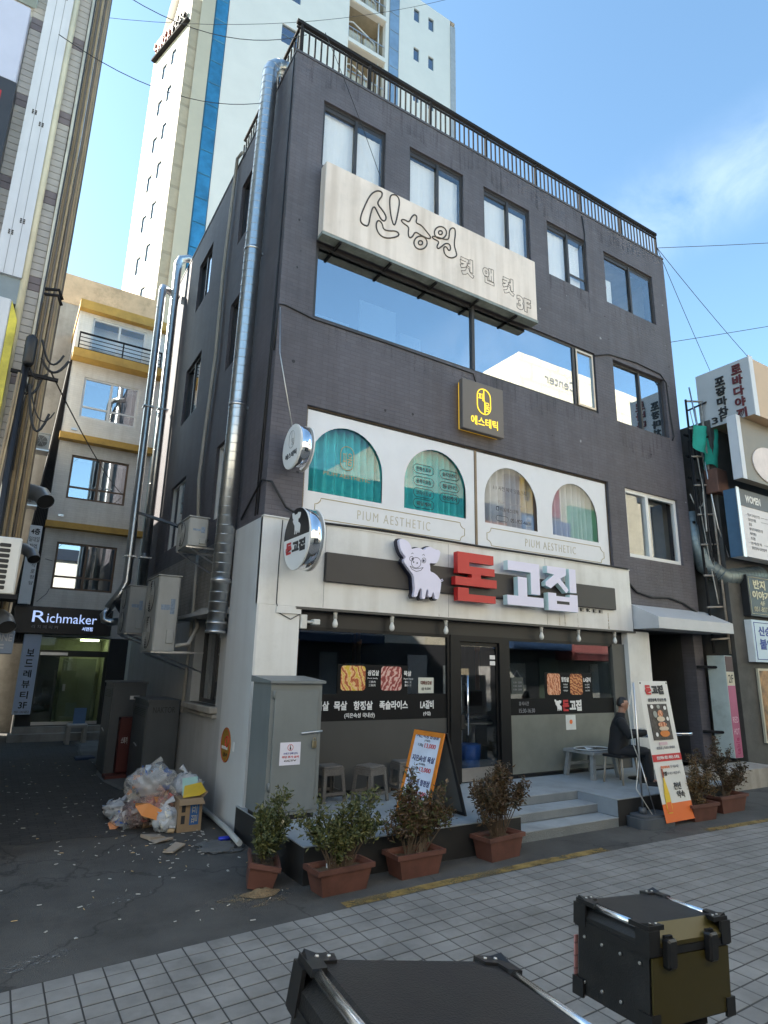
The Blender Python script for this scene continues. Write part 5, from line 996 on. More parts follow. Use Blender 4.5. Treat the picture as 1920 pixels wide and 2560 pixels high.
# ================================================================ things in the alley
ACW = M('grey white appliance shell', (.42, .43, .42), .45, var=.07, streak=.15); GRILLE = M('dark grille void', (.015, .015, .016), .6)
def condenser(label, x0, x1, y0, y1, z0, z1, fans, fanface='left', group='outdoor condensers on the side wall'):
    """fan side towards the alley (-X) or the street (-Y)"""
    t = thing('air_conditioner', label, 'air conditioner', ((x0 + x1) / 2, (y0 + y1) / 2, z0), group=group)
    m = MB(); m.cbox(x0, x1, y0, y1, z0 + .03, z1, .02, FLOOR); m.build('casing', ACW, t)
    m = MB(); m.bbox(x0 - .012, x1 + .012, y0 - .012, y1 + .012, z1, z1 + .018); m.build('top_cover', ACW, t)
    f = Fr((x0, 0, 0), (0, -1, 0), (0, 0, 1)) if fanface == 'left' else Fr((0, y0, 0), (1, 0, 0), (0, 0, 1)); a0, a1 = (-y1, -y0) if fanface == 'left' else (x0, x1)
    H = (z1 - z0 - .03) / fans; r = min((a1 - a0) * .42, H * .44)
    for k in range(fans):
        c = ((a0 + a1) / 2 - (a1 - a0) * .04, z0 + .03 + H * (k + .5)); m = MB(); m.prism([(c[0] + r * math.cos(i * math.tau / 28), c[1] + r * math.sin(i * math.tau / 28)) for i in range(28)], .001, .006, f); fo = m.build('fan_opening', GRILLE, t)
        m = MB()
        for q in (1, .85, .7, .55, .4, .25): m.tube([f.p(c[0] + r * q * math.cos(i * math.tau / 24), c[1] + r * q * math.sin(i * math.tau / 24), .016) for i in range(24)], .005, 4, closed=True)
        for i in range(6): m.tube([f.p(c[0], c[1], .018), f.p(c[0] + r * math.cos(i * math.tau / 6), c[1] + r * math.sin(i * math.tau / 6), .018)], .006, 4)
        m.build('fan_guard', ACW, t)
    g = Fr((0, y0, 0), (1, 0, 0), (0, 0, 1)) if fanface == 'left' else Fr((x1, 0, 0), (0, 1, 0), (0, 0, 1)); b0, b1 = (x0, x1) if fanface == 'left' else (y0, y1); w = b1 - b0
    m = MB(); m.cbox(b0 + w * .55, b1 - w * .12, z0 + (z1 - z0) * .12, z0 + (z1 - z0) * .3, .001, .03, .008, g); m.build('service_panel', ACW, t)
    m = MB(); m.box(b0 + w * .2, b0 + w * .6, z0 + (z1 - z0) * .55, z0 + (z1 - z0) * .62, .001, .003, g); m.box(b0 + w * .62, b0 + w * .82, z0 + (z1 - z0) * .5, z0 + (z1 - z0) * .7, .001, .003, g); m.build('label', M('faded blue label', (.25, .32, .42), .6, var=.3, vs=30), t)
    if fanface == 'left':
        for q in (y0 + .06, y1 - .1): m = MB(); m.bbox(x0, 0, q, q + .04, z0, z0 + .03); m.build('bracket', ALU, t); m = MB(); m.tube([(x0 + .05, q + .02, z0), (-.01, q + .02, z0 - .3)], .016, 5); m.build('brace', ALU, t)
    else: m = MB(); m.bbox(x0 - .02, x1 + .02, y0, y1 + .1, z0 - .01, z0 + .03); m.build('bracket', ALU, t)
    return t
condenser('tall two fan condenser on brackets nearest on the side wall', -.86, -.5, 2.4, 3.35, 2.3, 3.56, 2)
condenser('second two fan condenser farther down the alley wall', -.88, -.54, 5.0, 5.95, 2.68, 3.64, 2)
condenser('small condenser with spiral fan under the side window', -.62, -.3, 1.75, 2.55, 3.98, 4.48, 1)
wire('drain_hose', 'wrapped hose drooping from the tall condenser', [(-.5, 2.38, 2.42), (-.3, 2.35, 2.45), (-.1, 2.6, 2.75), (-.06, 3.0, 3.0)], .035, PALEC2, 'hose', seg=8)
# street lamp arm on the side wall
lp = thing('wall_lamp', 'slim grey street lamp arm reaching into the alley from the side wall', 'lamp', (-.05, 2.6, 4.35))
m = MB(); m.tube([(-.02, 2.75, 4.3), (-.3, 2.9, 4.45), (-.55, 3.1, 4.58)], .02, 8); m.build('arm', IRON, lp)
m = MB(); a, b = Vector((-.5, 3.06, 4.55)), Vector((-1.15, 3.45, 4.78)); u = (b - a).normalized(); s_ = u.cross(Vector((0, 0, 1))).normalized(); q = [(0, .05), (.35, .1), (.7, .085), (1, .02)]
P = []
for f_, w_ in q: c = a.lerp(b, f_); P += [c + s_ * w_, c - s_ * w_, c - s_ * w_ * .6 + Vector((0, 0, .05)), c + s_ * w_ * .6 + Vector((0, 0, .05))]
m.add(P, [(k * 4 + i, k * 4 + (i + 1) % 4, k * 4 + 4 + (i + 1) % 4, k * 4 + 4 + i) for k in range(3) for i in range(4)] + [(3, 2, 1, 0), (12, 13, 14, 15)]); m.build('lamp_head', M('dark grey lamp shell', (.08, .085, .09), .4), lp)
# two slim ducts at the far end
d1 = duct([(-.9, 7.5, 3.35), (-.66, 7.5, 3.75), (-.57, 7.5, 4.0), (-.57, 7.5, 8), (-.57, 7.5, 11.9), (-.55, 7.55, 12.05), (-.4, 7.7, 12.12), (-.1, 7.9, 12.1)], .1, 'left one of two slim shiny ducts at the back of the side wall', band=.9)
d2 = duct([(-.22, 7.5, 3.8), (-.22, 7.5, 8), (-.25, 7.5, 12.9), (-.2, 7.5, 13.05), (0, 7.5, 13.15), (.5, 7.5, 13.1)], .11, 'right one of two slim shiny ducts bending over the roof at the back', band=.9)
for t, x in ((d1, -.57), (d2, -.22)):
    for z in (4.6, 8.5): m = MB(); m.box(x - .13, x + .13, z, z + .03, -.13, .13, front(7.5)); m.build('clamp', ALU, t)
m = MB(); m.lathe([(.08, 0), (.15, .06), (.16, .2), (.15, .34), (.08, .38)], (-.5, 7.3, 3.25), (-.4, 0, .6), 18); m.build('extractor_fan', BLACK, None, 'black extractor fan drum below the slim ducts', 'fan', at=(-.5, 7.3, 3.25))
duct([(-.9, 7.42, 3.3), (-1.0, 7.35, 3.17), (-.98, 7.3, 3.06), (-.85, 7.28, 3.02), (-.68, 7.25, 3.04)], .085, 'short shiny elbow duct at the right end of the black alley sign', band=.5, mat=GALV)
# cabinets on the ground
CABD = M('dark grey painted steel', (.075, .085, .095), .42, var=.1, vs=2, streak=.15)
def cabinet(label, x0, x1, y0, y1, h, mt):
    t = thing('steel_cabinet', label, 'cabinet', ((x0 + x1) / 2, (y0 + y1) / 2, 0), group='dark cabinets along the side wall')
    m = MB(); m.bbox(x0, x1, y0, y1, .05, h - .04); m.build('body', mt, t); m = MB(); m.bbox(x0 - .03, x1 + .02, y0 - .03, y1 + .03, h - .04, h); m.build('roof', mt, t); m = MB(); m.bbox(x0 + .02, x1 - .02, y0 + .02, y1 - .02, 0, .05); m.build('plinth', BLACK, t)
    f = side(x0); m = MB(); m.cbox(-y1 + .03, -y0 - .03, .1, h - .12, .002, .018, .004, f); d = m.build('door', mt, t); m = MB(); m.tube([f.p(-(y0 + y1) / 2 - .1, h * .48, .04), f.p(-(y0 + y1) / 2 + .12, h * .46, .04)], .012, 6); m.build('handle', ALU, d)
    m = MB()
    for k in range(5): m.box(-y1 + .15, -y0 - .15, h - .3 + k * .03, h - .285 + k * .03, .018, .022, f)
    m.build('vent', BLACK, d)
    return t
c1 = cabinet('near dark steel cabinet with graffiti behind the rubbish', -.58, -.04, 3.5, 4.75, 1.5, CABD); text('NAKTOR', front(3.5), -.5, -.12, 1.28, 1.38, INK, c1, d=.003)
c2 = cabinet('taller dark steel cabinet farther in the alley', -.92, -.3, 5.2, 6.2, 1.76, CABD); m = MB(); m.box(-.6, -.42, 1.42, 1.49, .002, .004, front(5.2)); m.build('label', WHITEINK, c2)
t = thing('fire_box', 'narrow red fire extinguisher box between the two dark cabinets', 'box', (-.7, 5.0, 0)); m = MB(); m.cbox(-.76, -.52, .1, 1.1, .0, .2, .01, front(5.19)); m.build('casing', M('dull red steel', (.075, .01, .01), .5), t); m = MB(); m.bbox(-.95, -.5, 4.8, 5.15, 0, .08); m.build('plinth', M('maroon block', (.1, .025, .02), .7), t); text('소화기', front(4.99), -.71, -.6, .62, .74, WHITEINK, t, d=.003)
# oval notice on the corner wall
ov = thing('notice_plate', 'oval yellow notice plate on the white corner wall', 'sign', (-.03, .8, .8)); f = side(-.031); oc = (-.8, 1.03)
m = MB(); m.prism([(oc[0] + .21 * math.cos(i * math.tau / 36), oc[1] + .235 * math.sin(i * math.tau / 36)) for i in range(36)], 0, .008, f); m.build('plate', M('ochre enamel', (.3, .16, .015), .55, var=.15), ov)
m = MB(); m.tube([f.p(oc[0] + .2 * math.cos(i * math.tau / 36), oc[1] + .225 * math.sin(i * math.tau / 36), .009) for i in range(36)], .005, 4, closed=True); m.tube([f.p(oc[0] + .06 + .06 * math.cos(i * math.tau / 18), oc[1] + .05 + .07 * math.sin(i * math.tau / 18), .01) for i in range(18)], .01, 4, closed=True); m.build('ring_mark', REDINK, ov)
m = MB(); m.box(oc[0] - .16, oc[0] + .1, oc[1] - .06, oc[1] - .02, .008, .01, f); m.build('white_bar', WHITEINK, ov); text('금연구역', f, oc[0] - .08, oc[0] + .1, oc[1] - .16, oc[1] - .1, INK, ov, d=.008)
m = MB(); m.box(-.5, -.44, .98, 1.1, 0, .004, f); m.build('small_sticker', WHITEINK, None, 'small white sticker right of the oval yellow plate', 'sticker', at=(-.03, .47, .98))
m = MB(); m.tube([(-.1, 1.6, .1), (-.14, .2, .08), (-.2, -.5, .07)], .035, 10); m.build('drain_pipe', M('grey pvc', (.4, .41, .4), .5), None, 'grey plastic pipe lying along the foot of the white corner wall', 'pipe', at=(-.1, 1.6, .1))
# ---- rubbish heap
def lump(c, s, seed, amp=.2, nu=44, nv=28, sharp=2.3):
    c = Vector(c); V_ = []; F_ = []
    for j in range(nv + 1):
        ph = math.pi * j / nv
        for i in range(nu):
            th = math.tau * i / nu; d = Vector((math.sin(ph) * math.cos(th), math.sin(ph) * math.sin(th), math.cos(ph)))
            k = 1 + amp * noise.noise(d * sharp + Vector((seed, 0, 0))) + amp * .6 * abs(noise.noise(d * sharp * 2.4 + Vector((0, seed, 0)))) + amp * .16 * noise.noise(d * 12 + Vector((seed, seed, 0)))
            p = Vector((d.x * s[0], d.y * s[1], d.z * s[2])) * k + c; p.z = max(p.z, .012 + .01 * noise.noise(d * 5)); V_.append(p)
    for j in range(nv):
        for i in range(nu): F_.append((j * nu + i, (j + 1) * nu + i, (j + 1) * nu + (i + 1) % nu, j * nu + (i + 1) % nu))
    return V_, F_
def film(name, tint, op):
    if name in MATS: return MATS[name]
    m = bpy.data.materials.new(name); m.use_nodes = True; MATS[name] = m; nt = m.node_tree; N = nt.nodes; L = nt.links; b = N['Principled BSDF']; b.inputs['Base Color'].default_value = (*tint, 1); b.inputs['Roughness'].default_value = .16; b.inputs['Alpha'].default_value = op
    ge = N.new('ShaderNodeNewGeometry'); n = N.new('ShaderNodeTexNoise'); n.inputs['Scale'].default_value = 16; n.inputs['Detail'].default_value = 5; n.inputs['Distortion'].default_value = 1.5; bp = N.new('ShaderNodeBump'); bp.inputs['Strength'].default_value = 1; bp.inputs['Distance'].default_value = .018; L.new(ge.outputs['Position'], n.inputs['Vector']); L.new(n.outputs['Fac'], bp.inputs['Height']); L.new(bp.outputs[0], b.inputs['Normal']); return m
WRAP = [M('wrapper %d' % i, c, .5, var=.25, vs=25) for i, c in enumerate([(.55, .55, .55), (.04, .13, .5), (.6, .25, .1), (.3, .2, .13), (.6, .58, .5), (.12, .1, .1), (.35, .42, .5), (.5, .1, .07)])]
WT = {'mixed': (0, 0, 1, 6, 4, 2, 5, 0, 6), 'red': (7, 3, 2, 7, 3, 5), 'white': (0, 0, 4, 6, 0), 'dark': (5, 3, 7, 0, 5)}
def bag(label, c, s, seed, tint, op, kind):
    rn = random.Random(seed); t = thing('rubbish_bag', label, 'rubbish bag', (c[0], c[1], max(0, c[2] - s[2])), group='rubbish bags in the heap')
    V_, F_ = lump(c, s, seed); m = MB(); m.add(V_, F_, 0, True); m.build('plastic_film', film('clear film %s' % kind, tint, op), t)
    m = MB(); c = Vector(c)
    for k in range(130):
        d = Vector((rn.gauss(0, 1), rn.gauss(0, 1), rn.gauss(0, 1))).normalized() * rn.uniform(.45, .9); p = c + Vector((d.x * s[0], d.y * s[1], d.z * s[2])); p.z = max(p.z, .03)
        u = Vector((rn.gauss(0, 1), rn.gauss(0, 1), rn.gauss(0, 1))).normalized(); v = u.cross(Vector((rn.gauss(0, 1), rn.gauss(0, 1), rn.gauss(0, 1)))).normalized(); a, b = rn.uniform(.03, .1), rn.uniform(.025, .07); w = u.cross(v) * rn.uniform(.01, .04)
        m.add([p - u * a - v * b, p + u * a * .8 - v * b + w, p + u * a + v * b, p - u * a + v * b * .7 + w, p + w * 1.5], [(0, 1, 4), (1, 2, 4), (2, 3, 4), (3, 0, 4)], rn.choice(WT[kind]))
    m.build('contents', WRAP, t, kind='stuff')
    top = c + Vector((0, 0, s[2] * .95)); m = MB(); q_ = [top + Vector((rn.uniform(-.03, .03), rn.uniform(-.03, .03), 0)), top + Vector((rn.uniform(-.04, .04), rn.uniform(-.04, .04), .05)), top + Vector((rn.uniform(-.09, .09), rn.uniform(-.08, .08), .1))]
    m.tube(q_, [.05, .018, .045], 9, cap=False); m.build('knot', film('clear film %s' % kind, tint, op), t)
bag('biggest clear bag of mixed white and blue wrappers on top of the heap', (-.88, 1.3, .5), (.34, .3, .24), 1, (.72, .74, .76), .33, 'mixed')
bag('reddish brown clear bag in the middle of the heap under the biggest bag', (-.8, 1.0, .25), (.32, .24, .17), 2, (.62, .42, .36), .4, 'red')
bag('dark maroon bag at the lower left of the heap', (-1.04, 1.1, .17), (.24, .24, .17), 3, (.4, .28, .28), .4, 'dark')
bag('flat grey plastic bag lying out at the far left of the heap', (-1.14, 1.75, .12), (.26, .2, .12), 4, (.6, .64, .7), .75, 'white')
bag('small clear bag of cups in front at the left foot of the heap', (-1.16, 1.2, .1), (.22, .2, .12), 5, (.6, .62, .62), .35, 'mixed')
bag('clear bag with white cups leaning on the cardboard box', (-.78, .75, .14), (.16, .16, .16), 6, (.7, .7, .72), .35, 'white')
bag('white and green bag on the right shoulder of the heap against the wall', (-.42, 1.25, .45), (.2, .22, .16), 7, (.75, .78, .75), .55, 'white')
m = MB(); m.add([(-1.18, .78, .33), (-1.02, .74, .36), (-.72, .66, .2), (-.74, .62, .1), (-1.1, .72, .22), (-1.15, .92, .34), (-.8, .8, .2)], [(0, 1, 2, 3, 4), (0, 5, 1), (5, 6, 2, 1), (2, 6, 3)]); m.build('orange_pouch', M('orange pouch plastic', (.6, .2, .03), .35), None, 'orange plastic pouch across the lower heap', 'pouch', at=(-.95, .75, .2))
CARD = M('corrugated cardboard', (.29, .2, .12), .8, var=.12, vs=6)
bx = thing('cardboard_box', 'brown cardboard box with a blue print standing by the rubbish', 'box', (-.5, .75, 0))
m = MB(); m.bbox(-.67, -.36, .58, .86, .0, .4); m.build('carton', CARD, bx); m = MB(); m.box(-.52, -.4, .08, .34, .001, .003, front(.58)); m.build('blue_print', M('printed carton blue', (.03, .11, .3), .7), bx)
text('펄프', Fr((0, .577, 0), (0, 0, 1), (-1, 0, 0)), .1, .32, .42, .5, M('printed carton pale', (.4, .38, .32), .7, var=0), bx, d=.001)
for zz in (.1, .24): m = MB(); m.box(-.63, -.58, zz, zz + .1, .001, .003, front(.58)); m.build('black_print', INK, bx)
m = MB(); m.add([(-.67, .58, .4), (-.36, .58, .4), (-.35, .5, .34), (-.68, .5, .34)], [(0, 1, 2, 3)]); m.add([(-.36, .58, .4), (-.36, .86, .4), (-.3, .86, .47), (-.3, .58, .47)], [(0, 1, 2, 3)]); m.build('flap', CARD, bx)
m = MB(); m.add([(-.62, .62, .41), (-.4, .6, .43), (-.34, .8, .56), (-.55, .84, .52), (-.5, .7, .41)], [(0, 1, 2, 3)]); m.add([(-.4, .6, .43), (-.3, .66, .46), (-.34, .8, .56)], [(0, 1, 2)]); m.build('yellow_packet', M('yellow carton', (.62, .42, .03), .5), None, 'crushed yellow packet in the open cardboard box', 'packet', at=(-.5, .7, .41))
m = MB(); m.add([(-.6, .72, .41), (-.42, .72, .44), (-.36, .9, .62), (-.56, .95, .6)], [(0, 1, 2, 3)]); m.build('green_packet', M('green white packet', (.35, .55, .5), .5), None, 'green and white packet sticking out behind the yellow packet', 'packet', at=(-.5, .8, .41))
for k, (P, lb) in enumerate((([(-1.13, .53), (-.94, .57), (-.85, .4), (-1.05, .32)], 'bent brown cardboard sheet lying before the heap'), ([(-1.08, .3), (-.87, .36), (-.8, .22), (-1.02, .14)], 'second bent cardboard sheet lying half under the first'), ([(-1.04, -.29), (-.83, -.01), (-.73, -.09), (-.94, -.36)], 'flat pale cardboard strip lying nearest the street'))):
    m = MB(); n_ = len(P); m.add([(x, y, .012 + .012 * k % .03) for x, y in P] + [(x, y, .02 + (.03 if (i + k) % 3 == 0 else 0)) for i, (x, y) in enumerate(P)], [(4, 5, 6, 7)] + [(i, (i + 1) % 4, 4 + (i + 1) % 4, 4 + i) for i in range(4)]); m.build('cardboard_sheet', M('pale cardboard', (.36, .3, .24), .8, var=.12), None, lb, 'cardboard', at=(P[0][0], P[0][1], .01))
for a, b, r, mt, lb, nm in (((-1.02, 1.0, .035), (-.9, 1.04, .035), .034, M('brown cup sleeve', (.3, .2, .12), .7), 'brown and white paper cup lying by the heap', 'paper_cup'), ((-.78, .62, .03), (-.7, .6, .03), .028, M('tan cup', (.45, .33, .2), .7), 'small tan cup lying before the heap', 'paper_cup'), ((-.32, -.06, .03), (-.18, -.07, .03), .028, M('blue can', (.03, .05, .5), .3, .5), 'blue drink can on the ground at the corner', 'drink_can')):
    m = MB(); ax = (Vector(b) - Vector(a)); m.lathe([(r * .8, 0), (r, .01), (r * 1.02, ax.length * .6), (r * 1.02, ax.length), (r * .85, ax.length + .005)], a, ax, 14); m.build(nm, mt, None, lb, 'cup' if nm[0] == 'p' else 'can', at=a)
# cigarette ends, paper scraps: nobody could count them
m = MB(); rn = random.Random(5)
for k in range(260):
    if rn.random() < .35: x, y = rn.gauss(-.9, .55), rn.gauss(.0, .6)
    else: x, y = rn.uniform(-3, -.1), rn.uniform(-2.6, 8)
    if x > -.15 or x < -3.0: continue
    a = rn.uniform(0, math.tau); L_ = rn.uniform(.01, .026) * (1.6 if rn.random() < .08 else 1); w = rn.uniform(.003, .006) * (2.5 if rn.random() < .12 else 1); u = Vector((math.cos(a), math.sin(a), 0)); v = Vector((-u.y, u.x, 0)); c = Vector((x, y, .008))
    h_ = Vector((0, 0, .006)); m.add([c - u * L_ - v * w, c + u * L_ - v * w, c + u * L_ + v * w, c - u * L_ + v * w, c - u * L_ + h_, c + u * L_ + h_], [(0, 1, 5, 4), (2, 3, 4, 5), (1, 2, 5), (3, 0, 4)], 0 if rn.random() < .75 else 1)
m.build('litter', [M('cigarette paper', (.42, .41, .38), .7), M('tan filter', (.4, .28, .14), .8)], kind='stuff')
m = MB(); V_, F_ = lump((-.38, -.3, 0), (.24, .26, .03), 31, .4); m.add(V_, F_, 0, True); m.build('mortar_patch', M('grey mortar', (.13, .13, .128), .9), kind='structure')

t = thing('plastic_crate_stool', 'pale plastic stool with a blue notice standing by the alley door', 'stool', (-.85, 10.8, 0))
m = MB(); m.cbox(-1.1, -.6, 10.6, 11.0, .42, .5, .02, FLOOR); m.build('seat', M('pale stool plastic', (.4, .37, .33), .6), t)
for sx, sy in ((-1.05, 10.65), (-.65, 10.65), (-1.05, 10.95), (-.65, 10.95)): m = MB(); m.bbox(sx - .05, sx + .05, sy - .04, sy + .04, 0, .42); m.build('leg', M('pale stool plastic', (.4, .37, .33), .6), t)
m = MB(); m.box(-.95, -.65, .5, .9, 0, .02, front(10.9)); m.build('blue_notice', M('blue notice', (.12, .22, .4), .6), t)
m = MB(); m.cbox(-1.15, -.75, 7.6, 7.95, .0, .06, .015, FLOOR); m.build('blue_crate', M('navy crate', (.02, .04, .09), .6), None, 'flat navy crate on the alley floor before the pale stool', 'crate', at=(-.95, 7.8, 0))
# ================================================================ far house at the end of the alley
FH = 12.0; fh = thing('alley_house', 'narrow cream house with mustard bands and a balcony at the end of the alley', 'building', (-1.1, FH, 0)); ff = front(FH)
CREAM = M('cream painted brick', (.8, .78, .73), .65, var=.08, vs=1.5, brick=(.22, .07, .003, .12), streak=.14, dirt=.08); MUST = M('mustard trim', (.55, .33, .07), .6, var=.15, dirt=.2)
FW = [(-1.85, -.2, 11.75, 12.97), (-1.85, -.2, 9.52, 10.88), (-1.87, -.22, 6.89, 8.27), (-1.91, -.25, 4.15, 5.55)]
wall(ff, -2.27, .4, 2.8, 13.1, FW, .18, CREAM, 'front_wall', fh)
m = MB(); m.quad((-2.27, FH, 0), (-2.27, FH + 7, 0), (-2.27, FH + 7, 13.1), (-2.27, FH, 13.1)); m.build('side_wall', M('dark brown side cladding', (.05, .042, .038), .7, var=.3, vs=4, streak=.3), fh)
m = MB(); m.box(-2.3, .42, 13.1, 13.4, -7, .25, ff); m.build('roof_band', MUST, fh)
for z0, z1, dd in ((11.33, 11.6, .45), (8.66, 8.86, .3), (5.92, 6.1, .3)): m = MB(); m.box(-2.3, .42, z0, z1, 0.002, dd, ff); m.build('floor_band', MUST, fh)
for k, (a, b, c, d) in enumerate(FW):
    mid = (a + b) / 2; window(fh, ff, a, b, c, d, FRAMEWHITE if k < 2 else M('brown window frame', (.14, .09, .06), .5), (GLASSW, GLASST, GLASST, GLASST)[k], (mid,), () if k == 0 else ((a, b, c + .38),), .1, fw=.06)
    m = MB(); m.quad((a, FH + .6, c), (b, FH + .6, c), (b, FH + .6, d), (a, FH + .6, d)); m.build('room_back', ROOMDARK if k else BLIND, fh)
rl = MB(); fr_ = front(FH - .42); rl.box(-2.2, .3, 12.12, 12.17, -.02, .02, fr_); rl.box(-2.2, .3, 11.6, 11.63, -.02, .02, fr_); rl = rl.build('balcony_railing', IRON, fh)
for z in (11.73, 11.86, 11.99): m = MB(); m.box(-2.2, .3, z, z + .02, -.01, .01, fr_); m.build('rail_bar', IRON, rl)
for x in (-2.18, -.9, .28): m = MB(); m.box(x - .02, x + .02, 11.6, 12.12, -.018, .018, fr_); m.build('railing_post', IRON, rl)
# ground floor: green lit hallway behind a glass door
m = MB(); m.box(-2.27, -1.94, 0, 2.8, -.2, 0, ff); m.box(-.12, .4, 0, 2.8, -.2, 0, ff); m.box(-1.94, -.12, 2.78, 2.8, -.2, 0, ff); m.box(-1.94, -.12, 0, .38, -.2, 0, ff); m.build('ground_wall', M('near black wall', (.035, .035, .035), .6), fh)
HALL = M('pale green hall wall', (.5, .54, .36), .7); m = MB()
xa, xb, ya, yb = -1.94, -.12, FH + .2, FH + 1.6
m.quad((xa, yb, .38), (xb, yb, .38), (xb, yb, 2.78), (xa, yb, 2.78)); m.quad((xa, ya, .38), (xa, yb, .38), (xa, yb, 2.78), (xa, ya, 2.78)); m.quad((xb, ya, .38), (xb, ya, 2.78), (xb, yb, 2.78), (xb, yb, .38)); m.quad((xa, ya, .38), (xb, ya, .38), (xb, yb, .38), (xa, yb, .38)); m.quad((xa, ya, 2.78), (xa, yb, 2.78), (xb, yb, 2.78), (xb, ya, 2.78)); m.build('hall_shell', HALL, fh)
m = MB(); m.box(-1.2, -.27, .39, 2.2, -1.2, -1.15, ff); m.build('hall_door', M('grey green steel door', (.2, .23, .16), .45), fh); m = MB(); m.box(-1.12, -1.05, 1.25, 1.45, -1.15, -1.1, ff); m.build('door_handle', ALU, fh)
m = MB(); m.box(-1.93, -1.32, .39, 2.3, -1.0, -.95, ff); m.build('stair_partition', M('dark stair wall', (.05, .055, .05), .6), fh)
m = MB(); m.box(-.85, -.35, 2.72, 2.77, -.75, -.55, ff); lampm = m.build('ceiling_lamp', M('lit hall tube', (.9, .95, .7), .5, var=0, emit=((.9, 1, .6), 2.6)), fh)
m = MB(); m.box(-1.94, -.12, 2.25, 2.42, -.15, -.05, ff); m.box(-1.94, -1.88, .38, 2.25, -.15, -.05, ff); m.box(-.2, -.12, .38, 2.25, -.15, -.05, ff); m.box(-1.88, -.2, .38, .46, -.15, -.05, ff, 1); m.box(-1.9, -1.2, 2.28, 2.36, -.05, -.03, ff, 1); m.build('door_frame', [M('dark bronze frame', (.03, .035, .03), .4), ALU], fh)
m = MB(); m.box(-1.88, -.2, .46, 2.25, -.1, -.094, ff); m.build('pane', GLASSS, fh); m = MB(); m.box(-1.94, -.12, 2.42, 2.78, -.1, -.094, ff); m.build('pane', GLASSS, fh)
m = MB(); m.box(-2.4, .3, 0, .2, 0, .5, ff); m.box(-2.3, .2, .2, .36, 0, .25, ff); m.build('step', CONC, fh)
m = MB(); m.tube([(-2.2, FH - .02, 3.75), (-1.98, FH - .02, 4.0), (-1.93, FH - .02, 4.15)], .006, 4); m.tube([(-2.15, FH - .02, 5.0), (-1.95, FH - .02, 4.95)], .006, 4); m.build('wall_crack', INK, fh)
for zz in (9.05, 6.3): m = MB(); m.box(-2.0, -1.85, zz, zz + .07, .001, .03, ff); m.build('wall_vent', ALU, fh)
# its signs
sg2 = thing('house_sign', 'long black sign box with pale blue lettering over the alley door', 'sign', (-1.5, 11.6, 2.85)); f3 = front(11.5)
m = MB(); m.cbox(-2.72, -.2, 2.85, 3.59, -.4, 0, .012, f3); m.build('sign_box', M('black sign sheet', (.008, .008, .012), .4), sg2); SKYL = M('pale blue letter', (.5, .6, .9), .5, var=0, emit=((.45, .6, 1), .25))
text('R', f3, -2.26, -1.93, 3.16, 3.47, SKYL, sg2, d=.004); text('ichmaker', f3, -1.9, -.62, 3.16, 3.42, SKYL, sg2, d=.004); text('리 치 메 이 커', f3, -2.25, -1.6, 2.99, 3.08, GREYINK, sg2, d=.004); text('서면점', f3, -.98, -.7, 2.97, 3.08, SKYL, sg2, d=.004, bold=.03)
sg3 = thing('vertical_sign', 'pale blue vertical banner with black lettering left of the alley door', 'sign', (-2.17, 11.6, .7)); f4 = front(11.62)
m = MB(); m.cbox(-2.38, -1.95, .7, 2.83, -.3, 0, .01, f4); m.build('sign_box', M('pale blue sheet', (.55, .63, .78), .5, var=.06), sg3)
for k, ch_ in enumerate('보드레뷰티'): text(ch_, f4, -2.26, -2.07, 2.23 - k * .28, 2.43 - k * .28, INK, sg3, d=.003, bold=.02)
text('3F', f4, -2.26, -2.06, .86, 1.03, INK, sg3, d=.003, bold=.02); text('0507-1342-8253', f4, -2.34, -1.99, .74, .8, INK, sg3, d=.003)
sg4 = thing('vertical_sign', 'white vertical sign with a big four beside the lowest window of the far house', 'sign', (-2.52, 11, 3.6)); f5 = front(11.0)
m = MB(); m.cbox(-2.68, -2.38, 3.6, 5.76, -.15, 0, .01, f5); m.build('sign_box', M('white blue sheet', (.8, .83, .86), .5, var=.06), sg4); text('4층', f5, -2.64, -2.42, 5.5, 5.68, INK, sg4, d=.003, bold=.03); text('일대일', f5, -2.66, -2.41, 5.3, 5.44, INK, sg4, d=.003); text('취업', f5, -2.63, -2.45, 5.1, 5.24, INK, sg4, d=.003)
for k, ch_ in enumerate('삭로정담'): text(ch_, f5, -2.5, -2.4, 4.6 - k * .16, 4.7 - k * .16, INK, sg4, d=.003)
# ---- concrete house behind it
cb_ = thing('concrete_house', 'bare concrete house with a tan wall top behind the cream alley house', 'building', (-1.3, 14.5, 0)); fc_ = front(14.5)
m = MB(); m.box(-2.98, .35, 0, 14.6, -6, 0, fc_); m.build('wall', CONC, cb_); m = MB(); m.box(-3.0, .37, 14.6, 15.75, -6, .02, fc_); m.build('parapet_wall', M('tan wall', (.62, .45, .29), .85, var=.2, vs=1.5, bump=.2, bs=10, dirt=.35), cb_)  # upper band of the concrete wall given a tan colour
condenser('small wall condenser high on the concrete house', -2.95, -2.55, 11.2, 11.6, 8.0, 8.5, 1, 'front', 'condensers on the left alley wall'); condenser('wall condenser low on the concrete house', -2.98, -2.62, 11.0, 11.4, 6.3, 6.75, 1, 'front', 'condensers on the left alley wall')
m = MB(); m.prism([(-2.32, 11.6), (-2.272, 11.6), (-2.272, 2.6), (-2.82, 2.6)], -1.5, .02, ff); m.build('side_wing', M('dark brown side cladding', (.05, .042, .038), .7), fh)
for k in range(7): m = MB(); m.tube([(-2.3, FH - .03, 11.3), (-2.74 + k * .07, FH - .03, 2.7)], .012, 4); m.build('wing_rib', IRON, fh)

